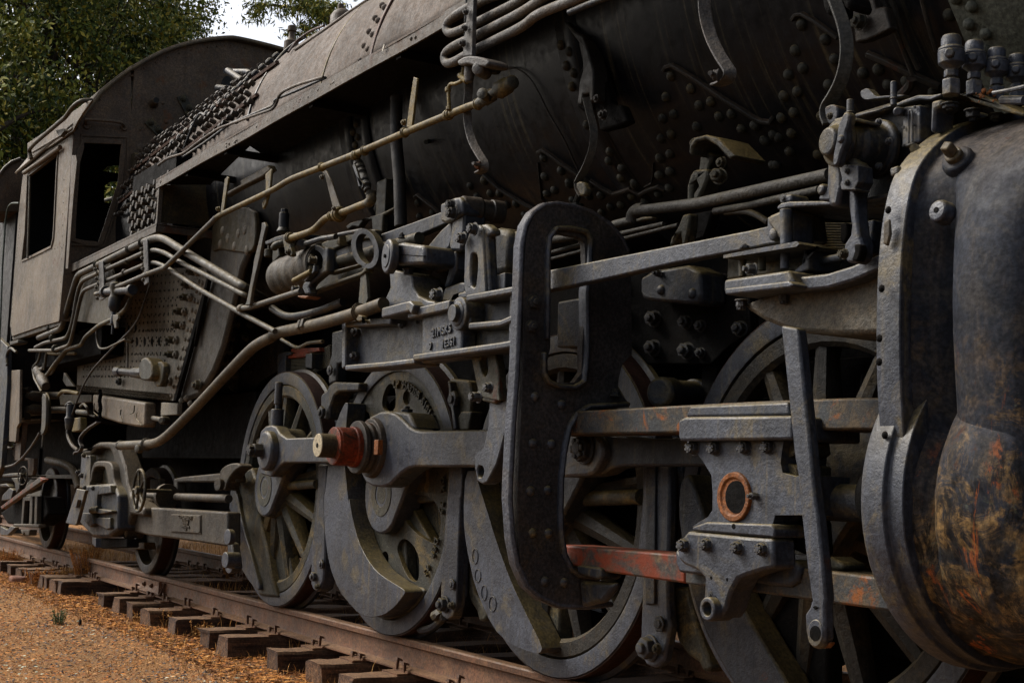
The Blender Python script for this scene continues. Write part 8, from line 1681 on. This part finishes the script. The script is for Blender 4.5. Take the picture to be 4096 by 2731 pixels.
# flat rusty stone and a black chip
b = MB(); P = U('d1', 160, 745, Z=-.36); b.prism([V(-.14, -.08, 0), V(.10, -.1, 0), (V(.17, 0, 0)), V(.10, .1, 0), V(-.06, .1, 0), V(-.17, .02, 0)], (0, 0, .07)); o = b.build('rock', simple('rusty_stone', [(.07, .03, .02), (.16, .07, .04)], 20), None, .02); o.location = (P.x, P.y, gz(P.x, P.y)); tag(o, 'flat reddish brown rock lying by the leftmost sleepers', 'rock')
b = MB(); P = U('d1', 668, 1088, Z=-.36); b.prism([V(-.03, 0, -.005), V(.035, .0, -.005), V(.03, .0, .04), V(.0, .0, .055), V(-.02, 0, .02)], (0, .012, 0)); o = b.build('bark_chip', DARK, None, .003); o.location = (P.x, P.y, gz(P.x, P.y)); tag(o, 'small black chip standing on the bare ground', 'bark chip')

# ================= trees =================
BARK = simple('tree_bark', [(.018, .013, .009), (.05, .038, .025)], 6)
def leafmat(name, c0, c1, c2):
    m = simple(name, [tuple(Vector(c0)*.7), c0, c1, c1, c2], 1.6, .7, island=True); return m
LF1 = leafmat('tree_leaf', (.022, .042, .008), (.085, .105, .014), (.30, .24, .030)); LF2 = leafmat('tree_leaf_olive', (.035, .055, .008), (.13, .14, .016), (.34, .27, .04))
def tree(loc, H_, cr, label, seed, nleaf, lsz=(.06, .16), m=LF1, cz=.62, lean=(0, 0), clumps=60, thin=.02, name='tree'):
    rnd = random.Random(seed); root = thing(name, label, 'tree', loc, 'trees behind the engine'); tr_ = MB(); X0, Y0, Z0 = 0, 0, 0
    top = V(lean[0], lean[1], H_*.7); mid = V(lean[0]*.3+rnd.uniform(-.3, .3), lean[1]*.3, H_*.35)
    tr_.tube([V(0, 0, -.2), mid, top], [.30, .10], 10, .5)
    cents = []
    for i in range(clumps):
        a = rnd.uniform(0, 6.28); el = rnd.uniform(-.9, 1.0); r = cr*rnd.uniform(.35, 1.0)**.7
        c = V(math.cos(a)*r*math.cos(el), math.sin(a)*r*math.cos(el), 0)+V(lean[0], lean[1], H_*cz+math.sin(el)*H_*(1-cz)*.98)
        cents.append((c, rnd.uniform(.35, .95)))
        s = mid.lerp(top, rnd.uniform(-.3, 1)); m1 = s.lerp(c, .5)+V(rnd.uniform(-.3, .3), rnd.uniform(-.3, .3), rnd.uniform(-.1, .5)); tr_.tube([s, m1, c], [rnd.uniform(.05, .09), .012], 5, .5, caps=False)
    o = tr_.build('trunk', BARK, None, 0); o.parent = root
    vs = []; fs = []
    tw = []
    for c, rr_ in cents:
        for _ in range(7): d = V(rnd.gauss(0, 1), rnd.gauss(0, 1), rnd.gauss(-.2, .8)).normalized()*rr_*rnd.uniform(.5, 1.1); tw.append((c+d, rr_*.30))
    per = max(1, nleaf//len(tw))
    for c, s in tw:
        for _ in range(per):
            p = c+V(rnd.gauss(0, s), rnd.gauss(0, s), rnd.gauss(-.1, s*1.1)); L = rnd.uniform(*lsz); d = V(rnd.gauss(0, .6), rnd.gauss(0, .6), -abs(rnd.gauss(.3, .8))).normalized()*L
            e = d.cross(V(rnd.gauss(0, 1), rnd.gauss(0, 1), rnd.gauss(0, 1))).normalized()*L*.22; k = len(vs); vs += [p, p+d*.45+e, p+d, p+d*.45-e]; fs.append((k, k+1, k+2, k+3))
    me = bpy.data.meshes.new('crown'); me.from_pydata(vs, [], fs); me.update(); o = link('crown', me, m); o.parent = root; return root
def at_dist(k, a, c, D): d = ray(k, a, c).normalized(); return CAM+d*D
def base(k, a, D):
    d = ray(k, a, 1700); d.z = 0; d.normalize(); p = CAM+d*D; return (p.x, p.y, -.4)
tree(base('f', 60, 27), 14.5, 2.1, 'big dense green tree filling the top left corner behind the tender', 1, 90000, m=LF1, clumps=90, cz=.60)
tree(base('f', 330, 32), 16.5, 2.0, 'looser green tree with dark forked trunk behind the cab roof', 2, 80000, m=LF2, clumps=70, cz=.60)
tree(base('f', 560, 36), 18.0, .75, 'light leafy tree whose right edge meets the white sky', 4, 36000, m=LF1, clumps=44, cz=.60)
tree(base('f', -200, 24), 9.5, 3.0, 'dark shrubby tree at the far left edge behind the bunker', 5, 60000, m=LF2, clumps=40, cz=.5)
# overhanging branch from a tree standing behind the boiler
bx = at_dist('f', 1300, 60, 26.0); rt_ = thing('tree', 'tree hidden behind the boiler with one bare branch and drooping twigs against the sky', 'tree', (bx.x+4, bx.y+3, -.4), 'trees behind the engine')
b = MB(); L0 = rt_.location
def lp_(k, a, c, D): return at_dist(k, a, c, D)-L0
b.tube([V(0, 0, 0), V(0, 0, 4.5), V(-.3, -.3, 7.5)], [.3, .18], 8, 1); br_ = [V(-.1, -.1, 6.0), lp_('f', 1420, 140, 27), lp_('f', 1330, 80, 26), lp_('f', 1250, 35, 26), lp_('f', 1170, -20, 26)]; b.tube(br_, [.2, .06], 8, .4)
b.tube([lp_('f', 1250, 35, 26), lp_('f', 1150, 30, 26), lp_('f', 1040, 15, 26), lp_('f', 1000, 30, 26)], [.04, .01], 6, .3); b.tube([lp_('f', 1330, 90, 26), lp_('f', 1290, 80, 26), lp_('f', 1240, 120, 26)], [.04, .01], 6, .3); o = b.build('trunk', BARK, None, 0); o.parent = rt_
rnd = random.Random(9); vs = []; fs = []
for (a, c, sx, sy, n_) in ((1250, 20, 60, 30, 2600), (1140, 30, 70, 40, 700), (1040, 15, 60, 25, 600), (1020, 55, 45, 30, 450), (1290, 60, 40, 35, 1100), (1230, 110, 35, 30, 900), (1170, 130, 35, 18, 450), (1340, 20, 40, 20, 700), (1200, -20, 60, 20, 800)):
    for _ in range(int(n_*.42)):
        p = lp_('f', a+rnd.gauss(0, sx*.6), c+rnd.gauss(0, sy*.6), 26+rnd.gauss(0, .4)); L = rnd.uniform(.06, .16); d = V(rnd.gauss(0, .5), rnd.gauss(0, .5), -abs(rnd.gauss(.6, .6))).normalized()*L; e = d.cross(V(rnd.gauss(0, 1), rnd.gauss(0, 1), rnd.gauss(0, 1))).normalized()*L*.12
        k = len(vs); vs += [p, p+d*.45+e, p+d, p+d*.45-e]; fs.append((k, k+1, k+2, k+3))
me = bpy.data.meshes.new('crown'); me.from_pydata(vs, [], fs); me.update(); o = link('crown', me, LF2); o.parent = rt_
